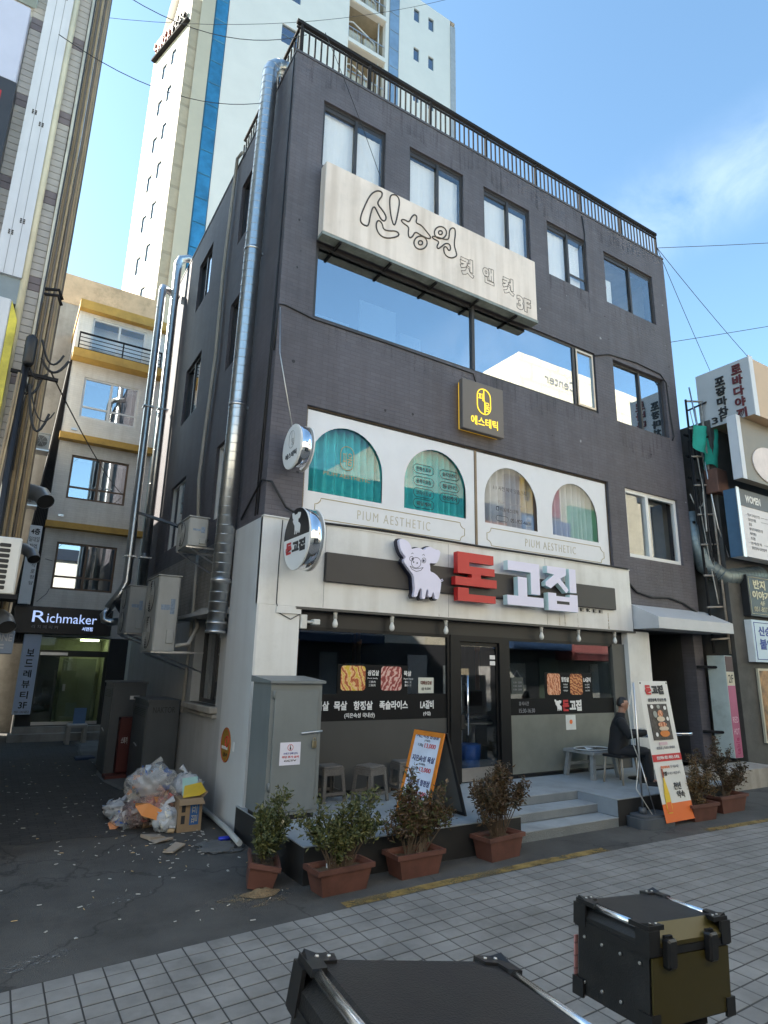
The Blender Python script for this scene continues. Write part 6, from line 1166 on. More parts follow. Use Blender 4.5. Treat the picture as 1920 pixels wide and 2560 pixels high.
# ================================================================ white tower
TY = 18.0; kt = (TY + 8.27) / 38.27
def TX(x): return -3.04 + (x + 3.04) * kt
def TZ(z): return 2.15 + (z - 2.15) * kt
tw = thing('white_tower', 'tall white tower block with blue glass strips and service balconies behind the building', 'building', (8, TY, 0)); ft = front(TY)
TWH = M('white tower cladding', (.82, .78, .72), .6, var=.04, vs=.6); TCR = M('cream tower render', (.58, .52, .4), .65, var=.06, vs=.6)
xL, xR = TX(2.54), TX(27.6); zt = TZ(66); FLR = (TZ(64.5) - TZ(54.84)) / 2
bx0, bx1 = TX(15.64), TX(19.45)
hl = []; zb = [TZ(60.91) + FLR * k for k in range(-9, 2)]
for z in zb: hl.append((bx0, bx1, z + .0, z + FLR - .35))
for k in range(-8, 2):
    for xx, dz in ((22.6, 64.49), (24.32, 64.55)): z1 = TZ(dz) + FLR * k; hl.append((TX(xx), TX(xx) + .44, z1 - 1.05, z1))
    z1 = TZ(53.35) + (TZ(53.35) - TZ(47.6)) * 0 + FLR * (k + 1); hl.append((TX(9.59), TX(11.05), z1 - 1.3, z1))
hl = [h for h in hl if h[2] > .2 and h[3] < zt - .2]
wall(ft, TX(5.25), TX(27.0), 0, zt, hl, .35, TWH, 'front_wall', tw)
BLUEF = M('blue window frame', (.2, .3, .4), .4)
for h in hl:
    if h[1] - h[0] > 2.3:       # service balcony
        m = MB(); m.quad((h[0], TY + 1.6, h[2]), (h[1], TY + 1.6, h[2]), (h[1], TY + 1.6, h[3]), (h[0], TY + 1.6, h[3])); m.quad((h[0], TY + .35, h[2]), (h[0], TY + 1.6, h[2]), (h[0], TY + 1.6, h[3]), (h[0], TY + .35, h[3])); m.quad((h[1], TY + .35, h[2]), (h[1], TY + .35, h[3]), (h[1], TY + 1.6, h[3]), (h[1], TY + 1.6, h[2])); m.quad((h[0], TY + .35, h[3]), (h[0], TY + 1.6, h[3]), (h[1], TY + 1.6, h[3]), (h[1], TY + .35, h[3])); m.quad((h[0], TY + .35, h[2]), (h[1], TY + .35, h[2]), (h[1], TY + 1.6, h[2]), (h[0], TY + 1.6, h[2])); bl = m.build('balcony', M('tan balcony wall', (.45, .38, .28), .7), tw)
        if h[3] < 20 and h[2] < 18: continue
        m = MB(); m.box(h[0], h[1], h[2] + .95, h[2] + 1.0, -.1, -.06, ft); [m.box(h[0] + .05 + i * .3, h[0] + .07 + i * .3, h[2], h[2] + .95, -.09, -.07, ft) for i in range(int((h[1] - h[0]) / .3))]; m.build('railing', ALU, bl)
        for q in (0, 1): m = MB(); xx = h[0] + .2 + q * 1.15; m.cbox(xx, xx + .9, h[2] + .05, h[2] + 1.35, -1.2, -.5, .03, ft); m.build('condenser', M('cream condenser', (.62, .56, .45), .5, brick=(.5, .12, .01, .3)), bl)
        m = MB(); m.tube([(h[1] - .35, TY + .3, h[2]), (h[1] - .35, TY + .3, h[3])], .05, 8); m.tube([(h[0] + .1, TY + .4, h[2] + 1.7), (h[0] + .5, TY + .4, h[2] + 1.9), (h[0] + 1.5, TY + .4, h[2] + 1.5), (h[1] - .5, TY + .4, h[2] + 1.2)], .05, 6); m.build('pipe', FRAMEWHITE, bl)
    else: window(tw, ft, *h, BLUEF, GLASSB, () if h[1] - h[0] < .6 else (), () if h[1] - h[0] < .6 else ((h[0], h[1], (h[2] + h[3]) / 2),), .12, fw=.03)
m = MB(); m.quad((TX(5.25), TY + .5, 0), (bx0 - .1, TY + .5, 0), (bx0 - .1, TY + .5, zt), (TX(5.25), TY + .5, zt)); m.quad((bx1 + .1, TY + .5, 0), (TX(27), TY + .5, 0), (TX(27), TY + .5, zt), (bx1 + .1, TY + .5, zt)); m.build('inner_wall', M('deep blue interior', (.04, .12, .22), .6), tw)
for z in zb: m = MB(); m.box(bx0, bx1 + .02, z - .33, z - .02, .0, .06, ft); m.build('balcony_slab', TWH, tw)
def glass_strip(x0, x1, step, zlo, gm=None, bm=None):
    m = MB(); m.box(x0, x1, 0, zt, -.1, .02, ft); s_ = m.build('glass_strip', bm or M('strip backing', (.03, .14, .24), .4), tw); z = zlo
    while z < zt:
        m = MB(); m.cbox(x0 + .04, x1 - .04, z + .03, z + step - .03, .022, .045, .01, ft); m.build('pane', gm or M('blue strip glass', (.04, .24, .42), .12, .35, var=.35, vs=1.2, spec=1), s_); z += step
    return s_
glass_strip(TX(4.22), TX(5.23), (TZ(50.42) - TZ(48.4)), 14.2); glass_strip(TX(19.81), TX(20.93), 1.45, 20, M('pale strip glass', (.3, .42, .55), .12, .35, var=.2, vs=1.2, spec=1), M('grey strip backing', (.25, .28, .3), .5))
m = MB(); m.box(TX(3.2), TX(4.18), 0, zt, -.3, .12, ft); m.build('white_pier', TCR, tw); m = MB(); m.box(TX(2.54), TX(3.2), 0, TZ(51), -.3, .0, ft); m.build('tan_pier', M('tan pier stone', (.5, .42, .3), .7, brick=(3, 1.2, .01, .25)), tw); m = MB(); m.box(TX(27.0), TX(27.6), 0, zt - .5, -.3, .06, ft); m.build('grey_pier', M('grey pier', (.4, .42, .45), .6), tw)
m = MB(); m.quad((TX(27.6), TY, 0), (TX(27.6), TY + 14, 0), (TX(27.6), TY + 14, zt), (TX(27.6), TY, zt)); m.quad((xL, TY + 14, zt), (TX(27.6), TY + 14, zt), (TX(27.6), TY, zt), (xL, TY, zt)); m.quad((TX(3.2), TY, TZ(51)), (TX(3.2), TY, zt), (TX(3.2), TY + 14, zt), (TX(3.2), TY + 14, TZ(51))); m.build('rear_body', TWH, tw)
a17 = math.radians(17); dl = Vector((-math.sin(a17), math.cos(a17), 0)); Ll = 5.3 * kt; fl = Fr(Vector((TX(2.54), TY, 0)) + dl * Ll, -dl, (0, 0, 1)); ztl = TZ(50.9)
lh = []
for k in range(7):
    for (aa, z_) in ((1.7, 47.4), (2.95, 46.9)):
        z1 = TZ(z_ - 3.43 * k); xa = Ll - (aa + .6) * kt; lh.append((xa, xa + .45, z1 - .95, z1))
lh = [h for h in lh if h[0] > 0 and h[1] < Ll]
wall(fl, 0, Ll, 0, ztl, lh, .15, TCR, 'side_wall', tw)
for h in lh: window(tw, fl, *h, BLUEF, GLASSB, (), (), .08, fw=.025)
m = MB(); m.quad(fl.p(0, 0, -.3), fl.p(Ll, 0, -.3), fl.p(Ll, ztl, -.3), fl.p(0, ztl, -.3)); m.build('inner_wall', M('deep blue interior', (.04, .12, .22), .6), tw)
rq = random.Random(21)
for k in range(9):
    m = MB(); xa = .2 + k * (Ll - .4) / 9; w_ = (Ll - .4) / 9 * .8; zz = ztl - 1.5
    for q in range(4): a_ = rq.uniform(0, .6) * w_; b_ = rq.uniform(0, .75); m.box(xa + a_, xa + a_ + (w_ * .4 if q % 2 else .06), zz + b_, zz + b_ + (.08 if q % 2 else .35), .05, .2, fl)
    m.build('roof_letter', M('dark red letter', (.22, .04, .03), .5, var=0) if k < 5 else M('black letter', (.03, .03, .03), .5, var=0), tw)
m = MB(); m.box(.1, Ll, ztl - 1.65, ztl - 1.52, .0, .22, fl); m.build('letter_ledge', IRON, tw)
m = MB(); m.quad(fl.p(0, 0, 0), fl.p(0, 0, -6), fl.p(0, ztl, -6), fl.p(0, ztl, 0)); m.quad(fl.p(0, ztl, 0), fl.p(Ll, ztl, 0), fl.p(Ll, ztl, -6), fl.p(0, ztl, -6)); m.build('wing_body', TCR, tw)

# ================================================================ tiled building on the left
lb_ = thing('tiled_building', 'tall pale tiled building with white metal panels on the left of the alley', 'building', (-3.4, 0, 0)); LT = 15.8
TILEW = M('pale wall tile', (.46, .43, .4), .45, var=.1, vs=3, dirt=.12); GROUT = M('dark grout', (.1, .095, .09), .8); TILEP = M('mauve wall tile', (.2, .165, .17), .5, var=.12)
m = MB(); m.bbox(-26, -3.05, .02, 9.5, 0, LT); m.bbox(-14, -3.08, 9.51, 14, 0, 8.5); m.build('wall', M('pale tiled wall', (.6, .57, .52), .6, var=.1, brick=(.27, .1, .004, .35), dirt=.15), lb_)  # the lower rear block is unseen, added to shade the alley floor
m = MB(); m.box(-3.87, -3.06, 4.2, 13.2, -.02, -.003); m.build('grout_bed', GROUT, lb_)
t0 = {}
def wtile(x0, x1, z, mt, key):
    if key not in t0: mb = MB(); mb.cbox(0, x1 - x0 - .008, 0, .094, -.003, .008, .003); t0[key] = mb.build('wall_tile', mt, lb_); o = t0[key]
    else: o = clone(t0[key], lb_)
    o.location = Vector((x0, 0, z)) - BASE[lb_.name] + BASE[lb_.name] * (1 if o is t0[key] else 1)
    return o
for z_i in range(88):
    z = 4.3 + z_i * .1
    for x0, x1, kk in ((-3.37, -3.2, 'a'), (-3.87, -3.7, 'b')):
        pur = z_i % 13 in (11, 12); wtile(x0, x1, z, TILEP if pur else TILEW, kk + str(pur))
PANW = M('white metal panel', (.6, .62, .66), .4, var=.04, streak=.1)
m = MB(); m.box(-3.72, -3.42, 6.75, 13.2, .0, .14); m.build('white_panel', PANW, lb_)
for x in (-3.62, -3.52): m = MB(); m.box(x, x + .006, 6.76, 13.2, .14, .142); m.build('panel_joint', GREYINK, lb_)
for x, z in ((-3.62, 9.15), (-3.52, 9.0), (-3.62, 7.3), (-3.52, 7.5), (-3.52, 11.2)):
    m = MB()
    for i in range(2):
        for j in range(3): m.box(x - .03 + i * .035, x - .01 + i * .035, z + j * .025, z + .015 + j * .025, .142, .147)
    m.build('panel_bolts', INK, lb_)
m = MB(); m.box(-3.74, -3.42, 6.4, 6.75, .0, .1); m.build('grey_panel', M('grey metal panel', (.22, .26, .28), .5), lb_)
m = MB(); m.tube([(-3.39, -.08, 4.5), (-3.39, -.08, 13.2)], .045, 10); m.build('downpipe', M('cream downpipe', (.6, .56, .42), .45), None, 'cream downpipe on the tiled building beside the white panel', 'pipe', at=(-3.39, -.08, 4.5))
# signs on it
sA = thing('wall_sign', 'pale lilac sign box on the tiled building, upper left', 'sign', (-4.3, -.1, 9.45)); m = MB(); m.cbox(-5.2, -3.88, 9.45, 10.72, .0, .2, .012); m.build('sign_box', M('lilac sign sheet', (.52, .54, .66), .4, var=.04), sA)
sB = thing('wall_sign', 'pale green sign box on the tiled building at the top left', 'sign', (-4.3, -.1, 10.95)); m = MB(); m.cbox(-5.2, -3.84, 10.95, 12.4, .0, .2, .012); m.build('sign_box', M('pale green sheet', (.55, .68, .66), .4, var=.04), sB)
sC = thing('wall_sign', 'dark sign box with a red stripe on the tiled building', 'sign', (-4.3, -.1, 7.2)); m = MB(); m.cbox(-5.2, -3.86, 7.4, 9.42, .0, .25, .012); m.build('sign_box', M('dark sign sheet', (.04, .04, .045), .4), sC); m = MB(); m.box(-4.1, -4.0, 7.5, 9.2, .25, .255); m.build('red_stripe', REDINK, sC)
sD = thing('wall_sign', 'white sign box with yellow print on its edge low on the tiled building', 'sign', (-3.6, -.3, 4.3)); m = MB(); m.cbox(-4.6, -3.47, 4.3, 6.35, .1, .3, .012); m.build('sign_box', PANW, sD); m = MB(); m.box(-3.6, -3.594, 4.3, 6.34, .3, .302); m.build('panel_joint', GREYINK, sD)
m = MB(); m.prism([(-3.466, 4.3), (-3.38, 4.3), (-3.38, 6.1), (-3.466, 6.34)], .1, .29); m.build('print_edge', M('yellow print', (.55, .48, .06), .5, var=.5, vs=3), sD)
# dark ground floor of the left building, its lower sign and appliances
m = MB(); m.box(-8, -3.06, 0, 4.2, -.5, -.004); m.build('ground_floor', M('near black wall', (.035, .035, .035), .6), lb_)
sE = thing('wall_sign', 'small blue grey sign with white letters low at the left edge', 'sign', (-3.1, -.2, 2.2)); m = MB(); m.cbox(-3.6, -2.86, 2.2, 2.46, .0, .1, .01); m.build('sign_box', M('blue grey sheet', (.1, .13, .18), .5), sE); text('DAY ONE', FRONT, -3.24, -2.88, 2.34, 2.42, GREYINK, sE, d=.101, bold=.02); text('2F', FRONT, -3.1, -2.95, 2.22, 2.31, GREYINK, sE, d=.101, bold=.02)
lac = thing('air_conditioner', 'white louvred condenser at the left edge above the blue grey sign', 'air conditioner', (-3.15, -.2, 2.83), group='condensers on the left alley wall')
m = MB(); m.cbox(-3.6, -2.94, 2.83, 3.46, .05, .4, .015); m.build('casing', M('white appliance shell', (.6, .6, .58), .45, var=.05), lac)
for i in range(3):
    for j in range(9): m = MB(); m.prism(rrect(-3.4 + i * .125, -3.29 + i * .125, 2.88 + j * .058, 2.922 + j * .058, .012, 2), .401, .405); m.build('vent_slot', GRILLE, lac)
m = MB(); m.box(-3.6, -2.9, 2.78, 2.83, .0, .45); m.build('shelf', IRON, lac)
GD = M('dull grey duct', (.3, .31, .32), .4, .8)
def elbow(label, P, r):
    t = thing('vent_elbow', label, 'duct', P[0], group='vent elbows on the left alley wall'); m = MB(); m.tube(P, r, 16, cap=False); m.build('elbow_pipe', GD, t); m = MB(); e = Vector(P[-1]); d = (Vector(P[-1]) - Vector(P[-2])).normalized(); m.tube([e - d * .02, e - d * .015], r * .96, 16); m.build('opening', GRILLE, t)
elbow('big bent grey vent elbow high on the left alley wall', [(-3.1, 3.0, 4.75), (-2.9, 2.9, 4.78), (-2.75, 2.75, 4.72), (-2.68, 2.6, 4.58)], .13); elbow('smaller grey vent elbow in front of the white vertical sign', [(-3.1, 4.0, 4.0), (-2.85, 3.9, 4.0), (-2.72, 3.8, 3.92), (-2.68, 3.7, 3.8)], .1); elbow('round grey vent at the left edge below the white condenser', [(-3.2, .2, 2.62), (-3.05, .0, 2.62), (-2.98, -.2, 2.56), (-2.95, -.3, 2.48)], .09)
# bundle of pipes and cables up its corner
BUN = [M('bundle %d' % i, c, .5, .2 if i == 3 else 0, var=.2) for i, c in enumerate([(.27, .2, .12), (.36, .28, .17), (.12, .1, .08), (.6, .57, .48), (.03, .03, .035)])]  # warm tan tones paint the golden sunlit look into the pipes
for k, (x, y, r, mi, z0) in enumerate([(-3.125, -.05, .026, 0, 2.6), (-3.075, -.05, .02, 1, 2.6), (-3.035, -.04, .016, 2, 2.6), (-3.01, -.02, .02, 0, 2.6), (-2.985, .2, .018, 1, 2.6), (-2.97, .8, .026, 2, 2.6), (-3.175, -.06, .032, 3, 6.6), (-3.16, -.1, .01, 4, 4.3), (-3.1, -.09, .012, 2, 2.6), (-2.955, 2.0, .022, 1, 2.6)]):
    m = MB(); m.tube([(x, y, z0), (x - .01, y, 6), (x + .01, y, 9), (x, y, 14)], r, 8)
    m.build('wall_pipe', BUN[mi], None, ('thickest brown pipe of the bundle at the tiled corner', 'tan pipe close to the tiled corner', 'dark pipe of the corner bundle', 'brown pipe behind the dark one in the corner bundle', 'tan pipe deep in the corner bundle', 'wide dark pipe of the corner bundle near the sky', 'pale thick pipe beside the tiled corner strip', 'thin black pipe across the tiles', 'thin dark pipe in front of the corner bundle', 'outermost tan pipe of the corner bundle against the sky')[k], 'pipe', 'pipes up the corner of the tiled building', at=(x, y, z0))
up = thing('cable_pole', 'black cable pole with a splice drum and loops at the tiled corner', 'pole', (-3.2, -.35, 0))
m = MB(); m.tube([(-3.2, -.35, 0), (-3.21, -.35, 5.6)], [.045, .04], 10); m.build('pole', BLACK, up); m = MB(); m.lathe([(.04, 0), (.062, .04), (.066, .32), (.06, .36), (.02, .4)], (-3.19, -.42, 5.5), seg=14); m.build('splice_drum', BLACK, up)
m = MB(); m.tube([(-3.15, -.4, 6.55), (-3.0, -.42, 6.58), (-2.95, -.35, 6.5)], .02, 6); m.tube([(-3.15, -.4, 6.48), (-3.0, -.42, 6.5), (-2.95, -.35, 6.42)], .02, 6); m.box(-3.35, -2.85, 5.42, 5.46, .3, .34); m.build('bracket', IRON, up)
for k in range(7):
    r_ = random.Random(k); x0 = -3.2 + r_.uniform(-.08, .15); z0 = 5.9 - .12 * k; m = MB(); m.tube(sag((x0, -.36, z0), (x0 + r_.uniform(.1, .3), -.3, z0 - r_.uniform(-.1, .4)), r_.uniform(.15, .4), 8), r_.uniform(.008, .018), 5); m.build('cable_loop', CABLE, up)
for k in range(4): m = MB(); m.tube([(-3.26 + .03 * k, -.4 + .03 * k, 5.4), (-3.3 + .02 * k, -.38, 3.8), (-3.22 + .03 * k, -.35, 2.6)], .015, 6); m.build('hanging_cable', BUN[k], up)
wire('overhead_wire', 'wire from the tiled corner down to the cream alley house window', sag((-2.95, -.2, 5.6), (-.3, 11.9, 7.2), .15), .01, cat='wire', seg=5)

# ================================================================ buildings on the right
rb = thing('sign_covered_building', 'dark building covered in signs at the right edge', 'building', (12.5, 0, 0))
RW = M('sooty grey wall', (.07, .068, .066), .7, var=.25, dirt=.3)
m = MB(); m.bbox(11.05, 24, -.45, 10, 0, 8.2); m.build('wall', RW, rb)
m = MB(); m.bbox(10.55, 11.04, .5, 9, 0, 6.0); m.build('gap_wall', M('dirty gap wall', (.16, .16, .14), .8, var=.3, streak=.3, brick=(.25, .07, .004, .2)), rb)
def sbox(name, label, x0, x1, y0, y1, z0, z1, mt, side_mt=None):
    t = thing(name, label, 'sign', ((x0 + x1) / 2, (y0 + y1) / 2, z0)); m = MB(); m.box(x0, x1, z0, z1, 0, y1 - y0, front(y1)); m.build('sign_box', mt, t)
    m = MB(); m.box(x0 - .012, x0 + .1, z0 - .02, z1 + .02, -.02, y1 - y0 + .012, front(y1)); m.build('corner_trim', ALU, t) if side_mt is None else None
    if side_mt: m = MB(); m.quad((x0 - .004, y1, z0), (x0 - .004, y0, z0), (x0 - .004, y0, z1), (x0 - .004, y1, z1)); m.build('side_face', side_mt, t)
    return t
TANP = M('tan sign panel', (.5, .36, .24), .5, var=.06); BRZ = M('bronze sign panel', (.2, .17, .13), .4, .3, var=.1)
sR = sbox('box_sign', 'tan sign box with pale grey letter side at the top right', 11.1, 16, -1.5, -.2, 8.0, 9.46, TANP, M('pale grey sign side', (.45, .47, .5), .5, var=.05)); m = MB(); m.box(11.1, 11.28, 7.98, 9.5, 0, .02, front(-1.5)); m.build('corner_trim', PANW, sR)
fs_ = Fr((11.096, 0, 0), (0, -1, 0), (0, 0, 1))
for k, ch_ in enumerate('로바다야끼'): text(ch_, fs_, 1.1, 1.34, 9.12 - k * .28, 9.36 - k * .28, M('maroon letter', (.12, .02, .025), .5, var=0), sR, d=.004, th=.03, bold=.03)
for k, ch_ in enumerate('포장마차'): text(ch_, fs_, .68, .92, 8.98 - k * .26, 9.2 - k * .26, BLACK, sR, d=.004, th=.03, bold=.03)
text('3F', fs_, .5, .86, 7.86 + .2, 8.12 + .1, BLACK, sR, d=.004, th=.03)
sS = sbox('round_logo_sign', 'bronze sign box with a pale disc below the tan sign', 10.7, 16, -1.25, -1.05, 6.45, 7.98, BRZ, PANW); m = MB(); m.box(10.7, 10.86, 6.44, 7.98, 0, .02, front(-1.25)); m.build('corner_trim', PANW, sS); m = MB(); m.prism([(12.0 + .8 * math.cos(i * math.tau / 40), 6.95 + .45 * math.sin(i * math.tau / 40)) for i in range(40)], .001, .02, front(-1.25)); m.build('pale_disc', M('pale disc', (.66, .58, .56), .5), sS)
sW = sbox('price_sign', 'grey framed white price list sign with WOMEN heading', 10.84, 16, -1.0, -.7, 4.72, 6.3, M('white price sheet', (.66, .64, .66), .5, var=.03), M('blue metal side', (.06, .13, .22), .5)); fw_ = front(-1.0)
m = MB(); m.box(10.84, 16, 5.9, 6.3, .001, .012, fw_); m.build('heading_panel', M('grey heading', (.1, .105, .115), .5), sW); m = MB(); m.box(10.8, 10.92, 4.7, 6.32, .0, .02, fw_); m.build('corner_trim', ALU, sW); text('WOMEN', fw_, 11.16, 11.8, 6.0, 6.18, WHITEINK, sW, d=.012, bold=.03)
for k, t_ in enumerate(['· 컷/디자인컷', '· 일반펌', '   볼륨', '   매직/프리미엄드펌', '   매직셋팅', '   프로펌', '· 염색/탈색', '   일반염색/디자인탈색']):
    text(t_.strip(), fw_, 11.12 + (.08 if t_[0] == ' ' else 0), 11.2 + .062 * len(t_.strip()), 5.68 - k * .11, 5.75 - k * .11, GREYINK, sW, d=.003)
    if t_[0] != ' ': m = MB(); m.box(11.75, 12.6, 5.71 - k * .11, 5.72 - k * .11, .003, .005, fw_); m.build('rule', GREYINK, sW)
sK = sbox('hanging_sign', 'black framed sign with cream lettering at the right edge', 11.55, 13.2, -.62, -.46, 3.47, 4.42, M('black sign sheet', (.008, .008, .012), .4), BLACK); fk = front(-.62); CRE = M('cream letter', (.6, .56, .4), .5, var=0)
loop([(11.6, 3.52), (13.15, 3.52), (13.15, 4.37), (11.6, 4.37)], .008, fk, .004, CRE, sK, 'border'); text('반지', fk, 11.78, 12.3, 4.1, 4.32, CRE, sK, d=.003, bold=.04); text('이야기', fk, 11.7, 12.45, 3.86, 4.06, CRE, sK, d=.003, bold=.04); text('4F', fk, 12.0, 12.2, 3.72, 3.83, CRE, sK, d=.003); text('051-807-3', fk, 11.72, 12.4, 3.58, 3.69, CRE, sK, d=.003)
sN = sbox('hanging_sign', 'pale blue framed sign with navy lettering under the black framed sign', 11.52, 13.2, -.62, -.46, 2.44, 3.38, M('pale blue sheet2', (.5, .62, .72), .45, var=.05), FRAMEWHITE)
loop([(11.6, 2.5), (13.1, 2.5), (13.1, 3.32), (11.6, 3.32)], .008, fk, .004, BLUEINK, sN, 'border'); text('신승', fk, 11.76, 12.3, 3.02, 3.24, BLUEINK, sN, d=.003, bold=.03); text('붙임', fk, 11.76, 12.35, 2.72, 2.96, BLUEINK, sN, d=.003, bold=.03); text('3F', fk, 12.1, 12.3, 2.55, 2.67, BLUEINK, sN, d=.003)
sP = thing('vertical_sign', 'narrow pink and white vertical lightbox standing out beside the entrance', 'sign', (10.6, -.3, .45)); fq = front(-.5)
m = MB(); m.cbox(10.48, 10.78, .45, 2.55, -.4, 0, .008, fq); m.build('sign_box', M('white lightbox side', (.5, .56, .54), .5, var=.1, dirt=.3), sP); m = MB(); m.box(10.49, 10.77, .46, 1.92, .001, .006, fq); m.build('pink_panel', M('pink sign sheet', (.36, .08, .17), .45, var=.15), sP); m = MB(); m.box(10.49, 10.77, 1.93, 2.2, .001, .006, fq); m.build('cream_panel', M('cream sign sheet', (.5, .46, .36), .5), sP); m = MB(); m.box(10.49, 10.77, 2.21, 2.54, .001, .006, fq); m.build('dark_panel', M('maroon sign sheet', (.06, .02, .02), .5), sP)
text('2F', fq, 10.54, 10.72, 1.98, 2.15, INK, sP, d=.007); text('RED', fq, 10.53, 10.73, 1.16, 1.28, M('pale pink letter', (.62, .4, .48), .5, var=0), sP, d=.007); text('HOT', fq, 10.53, 10.73, .92, 1.04, M('pale pink letter', (.62, .4, .48), .5), sP, d=.007); text('table', Fr((10.63, -.5, .5), (0, 0, 1), (-1, 0, 0)), .02, .36, -.06, .06, M('deep pink letter', (.3, .01, .08), .5, var=0), sP, d=.007)
for z in (.95, 2.3): m = MB(); m.tube([(10.5, -.3, z), (10.2, -.02, z)], .03, 8); m.build('bracket', IRON, sP)
t = thing('food_poster', 'framed food poster at the right edge under the pale blue sign', 'poster', (12.0, -.5, .9)); m = MB(); m.box(11.75, 13.2, .7, 2.3, 0, .05, front(-.46)); m.build('frame', M('cream frame', (.5, .46, .36), .5), t); m = MB(); m.box(11.8, 13.1, .75, 2.25, .05, .055, front(-.46)); m.build('print', M('printed food', (.3, .16, .06), .5, var=.7, vs=5), t)
# frame, duct, green cloth in the gap
sf = thing('scaffold_ladder', 'rusty steel ladder frame standing in the gap between the buildings', 'frame', (10.8, -.3, 2.6)); RST = M('rusty pale steel', (.34, .3, .26), .6, .4, var=.3, vs=8)
for x, y in ((10.62, -.2), (11.0, -.35)): m = MB(); m.tube([(x, y, 2.6), (x - .06, y, 8.7)], .03, 6); m.build('upright', RST if x > 10.8 else IRON, sf)
for k in range(9): z = 2.9 + k * .72; m = MB(); m.tube([(10.55, -.2, z), (11.2 if k in (1, 2) else 11.0, -.36, z + .04)], .025, 6); m.build('rung', RST, sf)
m = MB(); m.tube([(10.6, -.3, 9.0), (11.0, -.4, 5.5), (11.2, -.45, 4.8)], .02, 6); m.build('stay_rod', ALU, sf)
m = MB(); m.tube([(10.55, -.25, 8.4), (11.1, -.4, 8.7)], .025, 6); m.tube([(10.55, -.25, 7.6), (11.1, -.4, 7.8)], .025, 6); m.build('top_frame', IRON, sf)
m = MB(); m.box(10.75, 10.95, 8.2, 9.3, .0, .1, front(.6)); m.build('flue', M('pale flue', (.5, .5, .5), .5), None, 'pale square flue rising behind the steel frame', 'flue', at=(10.85, .6, 8.2))
duct([(10.75, .1, 5.9), (10.78, .05, 5.2), (10.85, -.1, 4.6), (11.1, -.3, 4.35), (12.5, -.42, 4.5)], .22, 'fat grey duct bending out of the gap under the price sign', mat=M('dark duct steel', (.2, .24, .25), .45, .6), band=.12)
m = MB(); nx, nz2 = 16, 16; rn = random.Random(9); V_ = []
for j in range(nz2 + 1):
    for i in range(nx + 1):
        u, v = i / nx, j / nz2; V_.append((10.46 + .86 * u - .1 * v * (1 - u), -.42 + .07 * math.sin(u * 11 + v * 3) + .03 * noise.noise(Vector((u * 5, v * 5, 3))), 8.02 - 1.05 * v * (1 + .12 * math.sin(u * 8)) - .22 * u * (1 - u)))
m.add(V_, [(j * (nx + 1) + i, j * (nx + 1) + i + 1, (j + 1) * (nx + 1) + i + 1, (j + 1) * (nx + 1) + i) for j in range(nz2) for i in range(nx) if not (6 <= i <= 7 and 4 <= j <= 7) and not (i < 4 and j > 9)], 0, True); m.build('green_tarp', M('torn green cloth', (.02, .3, .22), .8, var=.2), None, 'torn green cloth hanging on the steel frame', 'cloth', at=(10.8, -.4, 7.0))
m = MB(); m.cbox(10.85, 11.3, 6.3, 6.9, .0, .3, .02, front(-.3)); m.build('rusty_box', M('rusty brown box', (.12, .06, .045), .7, var=.3), None, 'rusty brown appliance box under the green cloth', 'box', at=(11, -.4, 6.3))
for k in range(6): r_ = random.Random(40 + k); wire('cable', ('coil of grey cable at the right wall edge', 'loop of cable below the coil', 'third loop at the right wall edge', 'pale cable down the frame', 'thin cable down the gap', 'dark cable behind the frame')[k], sag((10.5 + .05 * k, -.1 - .04 * k, 6.3 - .1 * k), (10.75 + .03 * k, -.3, 6.2 - (0 if k < 3 else 2.5)), .3 if k < 3 else .1, 10), .014, PALEC2 if k in (0, 3) else CABLE)
for k in range(14):
    r_ = random.Random(90 + k); x_ = 10.56 + r_.uniform(0, .4); y_ = -.1 - r_.uniform(0, .25); z_ = r_.uniform(5.6, 8.6); m = MB(); m.tube(sag((x_, y_, z_), (x_ + r_.uniform(-.15, .3), y_ - .05, z_ - r_.uniform(.5, 2.2)), r_.uniform(-.15, .25), 9), r_.uniform(.008, .022), 5); m.build('tangled_cable', (CABLE, IRON, PALEC2)[k % 3], sf)
for k in range(5): m = MB(); z_ = 5.6 + k * .55; m.box(10.56, 10.98, z_, z_ + .05, .0, .04, front(-.05)); m.build('shelf_bar', IRON, sf)
# low wall and bin by the right planters
m = MB(); m.bbox(8.4, 11.0, -1.1, -.35, 0, .35); m.build('low_wall', CONC, None, 'low concrete wall behind the right hand planters', 'wall', at=(9.7, -.7, 0))

# ================================================================ across the street (seen only in the glass)
ob_ = thing('opposite_building', 'cream building across the street mirrored in the upper windows', 'building', (12, -10.6, 0)); fo = Fr((0, -10.6, 0), (-1, 0, 0), (0, 0, 1))
CRB = M('cream cladding', (.78, .71, .56), .6, var=.05, vs=.6, brick=(1.2, .9, .006, .15))
m = MB(); m.bbox(15.8, 26, -22, -10.6, 0, 16.6); m.build('corner_block', CRB, ob_); m = MB(); m.bbox(10.6, 15.79, -20, -10.62, 0, 12.2); m.build('low_block', CRB, ob_); m = MB(); m.bbox(-20, 10.59, -20, -10.64, 0, 8.9); m.build('low_block', M('pale render', (.78, .74, .66), .7), ob_)
text('Center', fo, -19.6, -17.4, 15.5, 16.0, GREYINK, ob_, d=.02); m = MB(); m.box(-25.9, -15.9, 14.0, 14.6, .01, .03, fo); m.build('window_strip', M('teal glass strip', (.05, .14, .15), .2), ob_)
m = MB(); m.box(-15.7, 3, 8.2, 8.9, .01, .1, fo); m.build('dark_band', M('navy band', (.02, .03, .05), .4), ob_); m = MB(); m.box(-25.9, 3, 0, 3.0, .01, .06, fo); m.build('shop_band', M('dim shop band', (.06, .06, .065), .4), ob_)
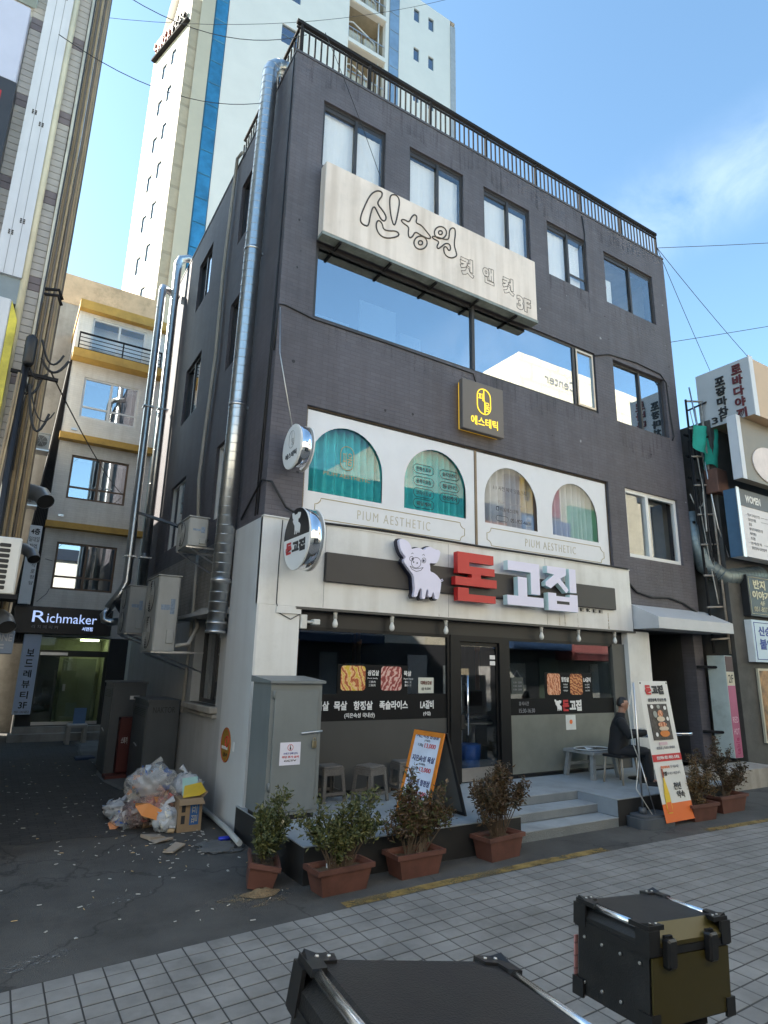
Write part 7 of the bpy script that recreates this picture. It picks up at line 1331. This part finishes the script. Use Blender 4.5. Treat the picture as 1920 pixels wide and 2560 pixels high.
for x0, x1, z0, z1, c in ((13.0, 14.5, 7.3, 8.1, (.65, .22, .05)), (14.5, 17.0, 7.0, 10.3, (.2, .15, .13)), (17.05, 17.75, 8.8, 10.2, (.45, .03, .05)), (17.0, 18.35, 7.8, 8.65, (.03, .1, .35)), (18.4, 21.5, 7.4, 9.5, (.12, .4, .24)), (9.2, 12.4, 6.6, 8.1, (.03, .12, .14))):
    t = thing('street_sign', {.65: 'orange', .2: 'brown', .45: 'red', .03: 'blue' if c[2] > .2 else 'dark teal', .12: 'green'}[c[0]] + ' sign across the street mirrored in the arched windows', 'sign', ((x0 + x1) / 2, -10.5, z0), group='signs across the street'); m = MB(); m.box(-x1, -x0, z0, z1, .1, .3, fo); m.build('sign_box', M('far sign %.2f %.2f' % (c[0], c[1]), c, .5), t)
for x0, x1, z0, z1, c, tx in ((15.3, 15.95, 8.7, 10.25, (.7, .45, .04), '문집'), (15.35, 16.0, 7.2, 8.6, (.04, .2, .5), '오픈')):
    t = thing('street_sign', ('yellow' if c[0] > .5 else 'bright blue') + ' lettered vertical sign across the street mirrored in an arched window', 'sign', ((x0 + x1) / 2, -10.2, z0), group='signs across the street'); m = MB(); m.box(-x1, -x0, z0, z1, .31, .4, fo); m.build('sign_box', M('far sign %.2f %.2f' % (c[0], c[1]), c, .5), t)
    for k, ch_ in enumerate(tx): text(ch_, fo, -x1 + .15, -x0 - .15, z1 - .5 - .48 * k, z1 - .08 - .48 * k, INK if c[0] > .5 else WHITEINK, t, d=.402, bold=.03)
rp = random.Random(77); xx = 1.0
for k in range(16):
    w_ = rp.uniform(.5, 1.3); c_ = rp.choice([(.6, .6, .55), (.3, .35, .4), (.5, .42, .3), (.15, .2, .15), (.65, .62, .6)]); m = MB(); m.box(-xx - w_, -xx, rp.uniform(.2, .6), rp.uniform(2.1, 2.7), .07, .1, fo); m.build('shop_panel', M('far panel %.2f %.2f' % c_[:2], c_, .6), ob_); xx += w_ + rp.uniform(.2, .9)
for x0, x1, z, c, lb in ((13.8, 17.0, 2.95, (.03, .07, .16), 'blue awning across the street mirrored in the shop window'), (17.3, 20.5, 2.6, (.22, .06, .06), 'red awning across the street mirrored in the shop window'), (4.0, 8.0, 2.9, (.03, .06, .12), 'navy awning across the street mirrored in the left shop window')):
    m = MB(); m.add([(x, y, zz) for x in (x0, x1) for y, zz in ((-10.5, z + .8), (-9.3, z + .25), (-9.3, z), (-10.5, z))], [(0, 4, 5, 1), (1, 5, 6, 2), (2, 6, 7, 3), (0, 1, 2, 3), (7, 6, 5, 4)]); m.build('street_awning', M('awning cloth %.2f' % c[2], c, .7), None, lb, 'awning', at=(x0, -10.5, z))
# ================================================================ delivery boxes of parked scooters, close to the camera
BOXB = M('black anodised sheet', (.009, .009, .01), .4, .0, var=.45, vs=5, bump=.1, bs=160, dirt=.4); PLAS = M('black corner plastic', (.008, .008, .009), .4); RIVET = M('rivet', (.7, .7, .7), .3, 1.); OLIVE = M('olive gold anodised sheet', (.06, .048, .01), .35, .3, var=.06)
def dusty(m, amt):
    """a film of pale dust and rubbed scuffs on upward faces"""
    nt = m.node_tree; N = nt.nodes; L = nt.links; b = N['Principled BSDF']; geo = [x for x in N if x.type == 'NEW_GEOMETRY'][0]
    n = N.new('ShaderNodeTexNoise'); n.inputs['Scale'].default_value = 9; n.inputs['Detail'].default_value = 10; n.inputs['Roughness'].default_value = .8; L.new(geo.outputs['Position'], n.inputs['Vector'])
    mr = N.new('ShaderNodeMapRange'); mr.inputs[1].default_value = .45; mr.inputs[2].default_value = .8; mr.inputs[4].default_value = amt; L.new(n.outputs['Fac'], mr.inputs[0])
    src = b.inputs['Base Color'].links[0].from_socket; x = N.new('ShaderNodeMixRGB'); x.inputs[2].default_value = (.2, .19, .17, 1); L.new(mr.outputs[0], x.inputs[0]); L.new(src, x.inputs[1]); L.new(x.outputs[0], b.inputs['Base Color'])
dusty(BOXB, .07); dusty(PLAS, .06); dusty(OLIVE, .05)
def top_box(label, BL, yaw, lean, w, d, h, frontmat):
    """local: x along the rear edge, -y towards the camera, z up; origin at the far left top corner"""
    ux = Vector((math.cos(yaw) * math.cos(lean), math.sin(yaw) * math.cos(lean), math.sin(lean))); uy = Vector((-math.sin(yaw), math.cos(yaw), 0)); uz = ux.cross(uy)
    org = Vector(BL) - uz * h; mw = Matrix(((ux.x, uy.x, uz.x, org.x), (ux.y, uy.y, uz.y, org.y), (ux.z, uy.z, uz.z, org.z), (0, 0, 0, 1)))
    t = thing('delivery_box', label, 'delivery box', org, mw.to_euler(), 'boxes on parked scooters', local=True)
    fX = Fr((0, -d, 0), (1, 0, 0), (0, 0, 1)); fL = Fr((0, 0, 0), (0, -1, 0), (0, 0, 1)); fR = Fr((w, 0, 0), (0, 1, 0), (0, 0, 1)); fB = Fr((0, 0, 0), (-1, 0, 0), (0, 0, 1)); lid = h * .76
    m = MB(); m.bbox(.008, w - .008, -d + .008, -.008, 0, lid - .006); m.build('body', BOXB, t)
    m = MB(); m.bbox(0, w, -d, 0, lid, h - .055); P = [(0, 0), (w, 0), (w, -d), (0, -d)]; i_ = .05
    m.add([(x, y, h - .055) for x, y in P] + [(i_ if x == 0 else w - i_, -.02 if y == 0 else -d + i_, h) for x, y in P], [(4, 7, 6, 5), (0, 1, 5, 4)[::-1], (1, 2, 6, 5)[::-1], (2, 3, 7, 6)[::-1], (3, 0, 4, 7)[::-1]]); m.build('lid', BOXB, t)
    m = MB(); m.bbox(-.004, w + .004, -d - .004, .004, lid - .016, lid + .012); m.build('lid_seam', PLAS, t)
    if frontmat:
        m = MB(); m.box(.012, w - .012, .01, lid - .02, -.002, .004, fX); m.build('olive_panel', OLIVE, t); m = MB(); m.add([(.05, -d - .003, lid + .015), (w - .05, -d - .003, lid + .015), (w - .05, -d - .003, h - .056), (.05, -d - .003, h - .056), (w - .07, -d + i_ - .002, h + .002), (.07, -d + i_ - .002, h + .002)], [(0, 1, 2, 3), (3, 2, 4, 5)]); m.build('olive_lid_panel', OLIVE, t)
    for y in (-.004, -d + .03):
        pass
    for x in (.022, w - .022): m = MB(); m.tube([(x, -.05, h - .008), (x, -d + .05, h - .008)], .0135, 10); m.build('rail', M('bright rail', (.85, .85, .86), .22, 1.), t)
    def corner(x, y, sx, sy):
        m = MB(); L_ = .1
        m.prism([(x, y), (x + sx * L_, y), (x + sx * L_ * .9, y + sy * .045), (x + sx * .05, y + sy * .05), (x + sx * .045, y + sy * L_ * .9), (x, y + sy * L_)], h - .01, h + .008, FLOOR)
        m.prism([(x - sx * .008, y - sy * .008), (x + sx * .06, y - sy * .008), (x + sx * .06, y + sy * .004), (x + sx * .004, y + sy * .004), (x + sx * .004, y + sy * .06), (x - sx * .008, y + sy * .06)], lid - .01, h - .008, FLOOR)
        m.add([(x + sx * .005, y + sy * .005, h + .008), (x + sx * .05, y + sy * .005, h + .008), (x + sx * .005, y + sy * .05, h + .008), (x + sx * .008, y + sy * .008, h + .02)], [(0, 1, 3), (1, 2, 3), (2, 0, 3)])
        m.build('corner_guard', PLAS, t)
        m = MB(); m.prism([(x - sx * .01, y - sy * .01), (x + sx * .05, y - sy * .01), (x + sx * .05, y + sy * .002), (x + sx * .002, y + sy * .002), (x + sx * .002, y + sy * .05), (x - sx * .01, y + sy * .05)], -.01, .06, FLOOR); m.build('foot_guard', PLAS, t)
        for q in ((x + sx * .075, y + sy * .022), (x + sx * .04, y + sy * .025)):
            m = MB(); m.lathe([(.006, 0), (.005, .004)], (q[0], q[1], h + .008), seg=8); m.build('rivet', RIVET, t)
    corner(0, 0, 1, -1); corner(w, 0, -1, -1); corner(0, -d, 1, 1); corner(w, -d, -1, 1)
    rv = []
    for k in range(4):
        for f, a0, a1 in ((fL, 0, d), (fX, 0, w), (fR, -d, 0)):
            a = a0 + (a1 - a0) * (k + .5) / 4; rv += [(f, a, lid - .05), (f, a, .05)]
    for f, a, b in rv: m = MB(); m.lathe([(.007, 0), (.006, .006)], f.p(a, b, -.004), tuple(f.n), 8); m.build('rivet', RIVET, t)
    for f, a0, a1 in ((fX, w * .2, w * .72),):
        for a in (a0, a1): m = MB(); m.cbox(a - .03, a + .03, lid - .06, lid + .05, .002, .035, .008, f); m.cbox(a - .024, a + .024, lid + .05, h - .03, .0, .02, .008, f); m.build('latch', PLAS, t)
    m = MB(); m.box(-.012, -.004, .06, lid - .06, -.02, .0, Fr((0, 0, 0), (0, -1, 0), (0, 0, 1))); m.build('reflector_strip', M('red white tape', (.4, .2, .2), .4, brick=(.2, .05, .001, .5)), t)
    return t, mw
b1, m1 = top_box('big black delivery box with silver rails at the bottom middle', (-2.25, -6.61, 1.42), -.093, -.169, .65, .6, .42, None)
b2, m2 = top_box('black delivery box with an olive end panel at the bottom right', (-.575, -6.03, 1.127), -.012, -.084, .55, .385, .36, 'x')
def scooter(label, mw, w, d):
    """rear half of the scooter under the box: tail, seat, rack, wheel, stand"""
    c = mw @ Vector((w / 2, -d / 2, 0)); t = thing('delivery_scooter', label, 'scooter', (c.x, c.y, 0), (0, 0, 0), 'parked scooters', local=True); z = c.z; BODYP = M('black scooter plastic', (.02, .02, .022), .35)
    m = MB(); m.box(-.14, .14, z - .05, z - .025, -.16, .16); m.tube([(-.12, -.1, z - .05), (-.1, .0, z - .3)], .012, 6); m.tube([(.12, -.1, z - .05), (.1, .0, z - .3)], .012, 6); m.build('rack', IRON, t)
    m = MB(); m.add([(sx * a, y, zz) for y, a, zz, z2 in ((.35, .1, z - .45, 0), (-.35, .16, z - .5, 0), (-1.0, .12, z - .55, 0)) for sx in (-1, 1)] + [(sx * a, y, z2) for y, a, z2 in ((.35, .09, z - .28), (-.35, .16, z - .2), (-1.0, .12, z - .3)) for sx in (-1, 1)], [(0, 1, 3, 2)[::-1], (2, 3, 5, 4)[::-1], (6, 7, 9, 8), (8, 9, 11, 10), (0, 2, 8, 6), (2, 4, 10, 8), (1, 7, 9, 3), (3, 9, 11, 5), (0, 6, 7, 1), (4, 5, 11, 10)]); m.build('tail_body', BODYP, t)
    m = MB(); m.cbox(-.14, .14, -.85, -.2, z - .22, z - .12, .03, FLOOR); m.build('seat', BLACK, t)
    m = MB(); m.tube([(0, -.05 + .22 * math.cos(i * math.tau / 24), .27 + .22 * math.sin(i * math.tau / 24)) for i in range(24)], .05, 10, closed=True); wh = m.build('wheel', M('tyre rubber', (.02, .02, .02), .8), t); m = MB(); m.lathe([(.16, -.04), (.16, .04)], (0, -.05, .27), (1, 0, 0), 20); m.build('rim', ALU, wh)
    m = MB(); m.tube([(0, -.05, .27), (0, -.3, z - .45)], .03, 8); m.tube([(-.1, -.35, z - .5), (-.22, -.3, 0)], .014, 6); m.tube([(.1, -.5, z - .5), (.15, -.5, 0.0)], .014, 6); m.build('stand', IRON, t)
scooter('scooter mostly below the frame carrying the big black box', m1, .65, .6); scooter('scooter below the frame carrying the box with the olive panel', m2, .55, .385)
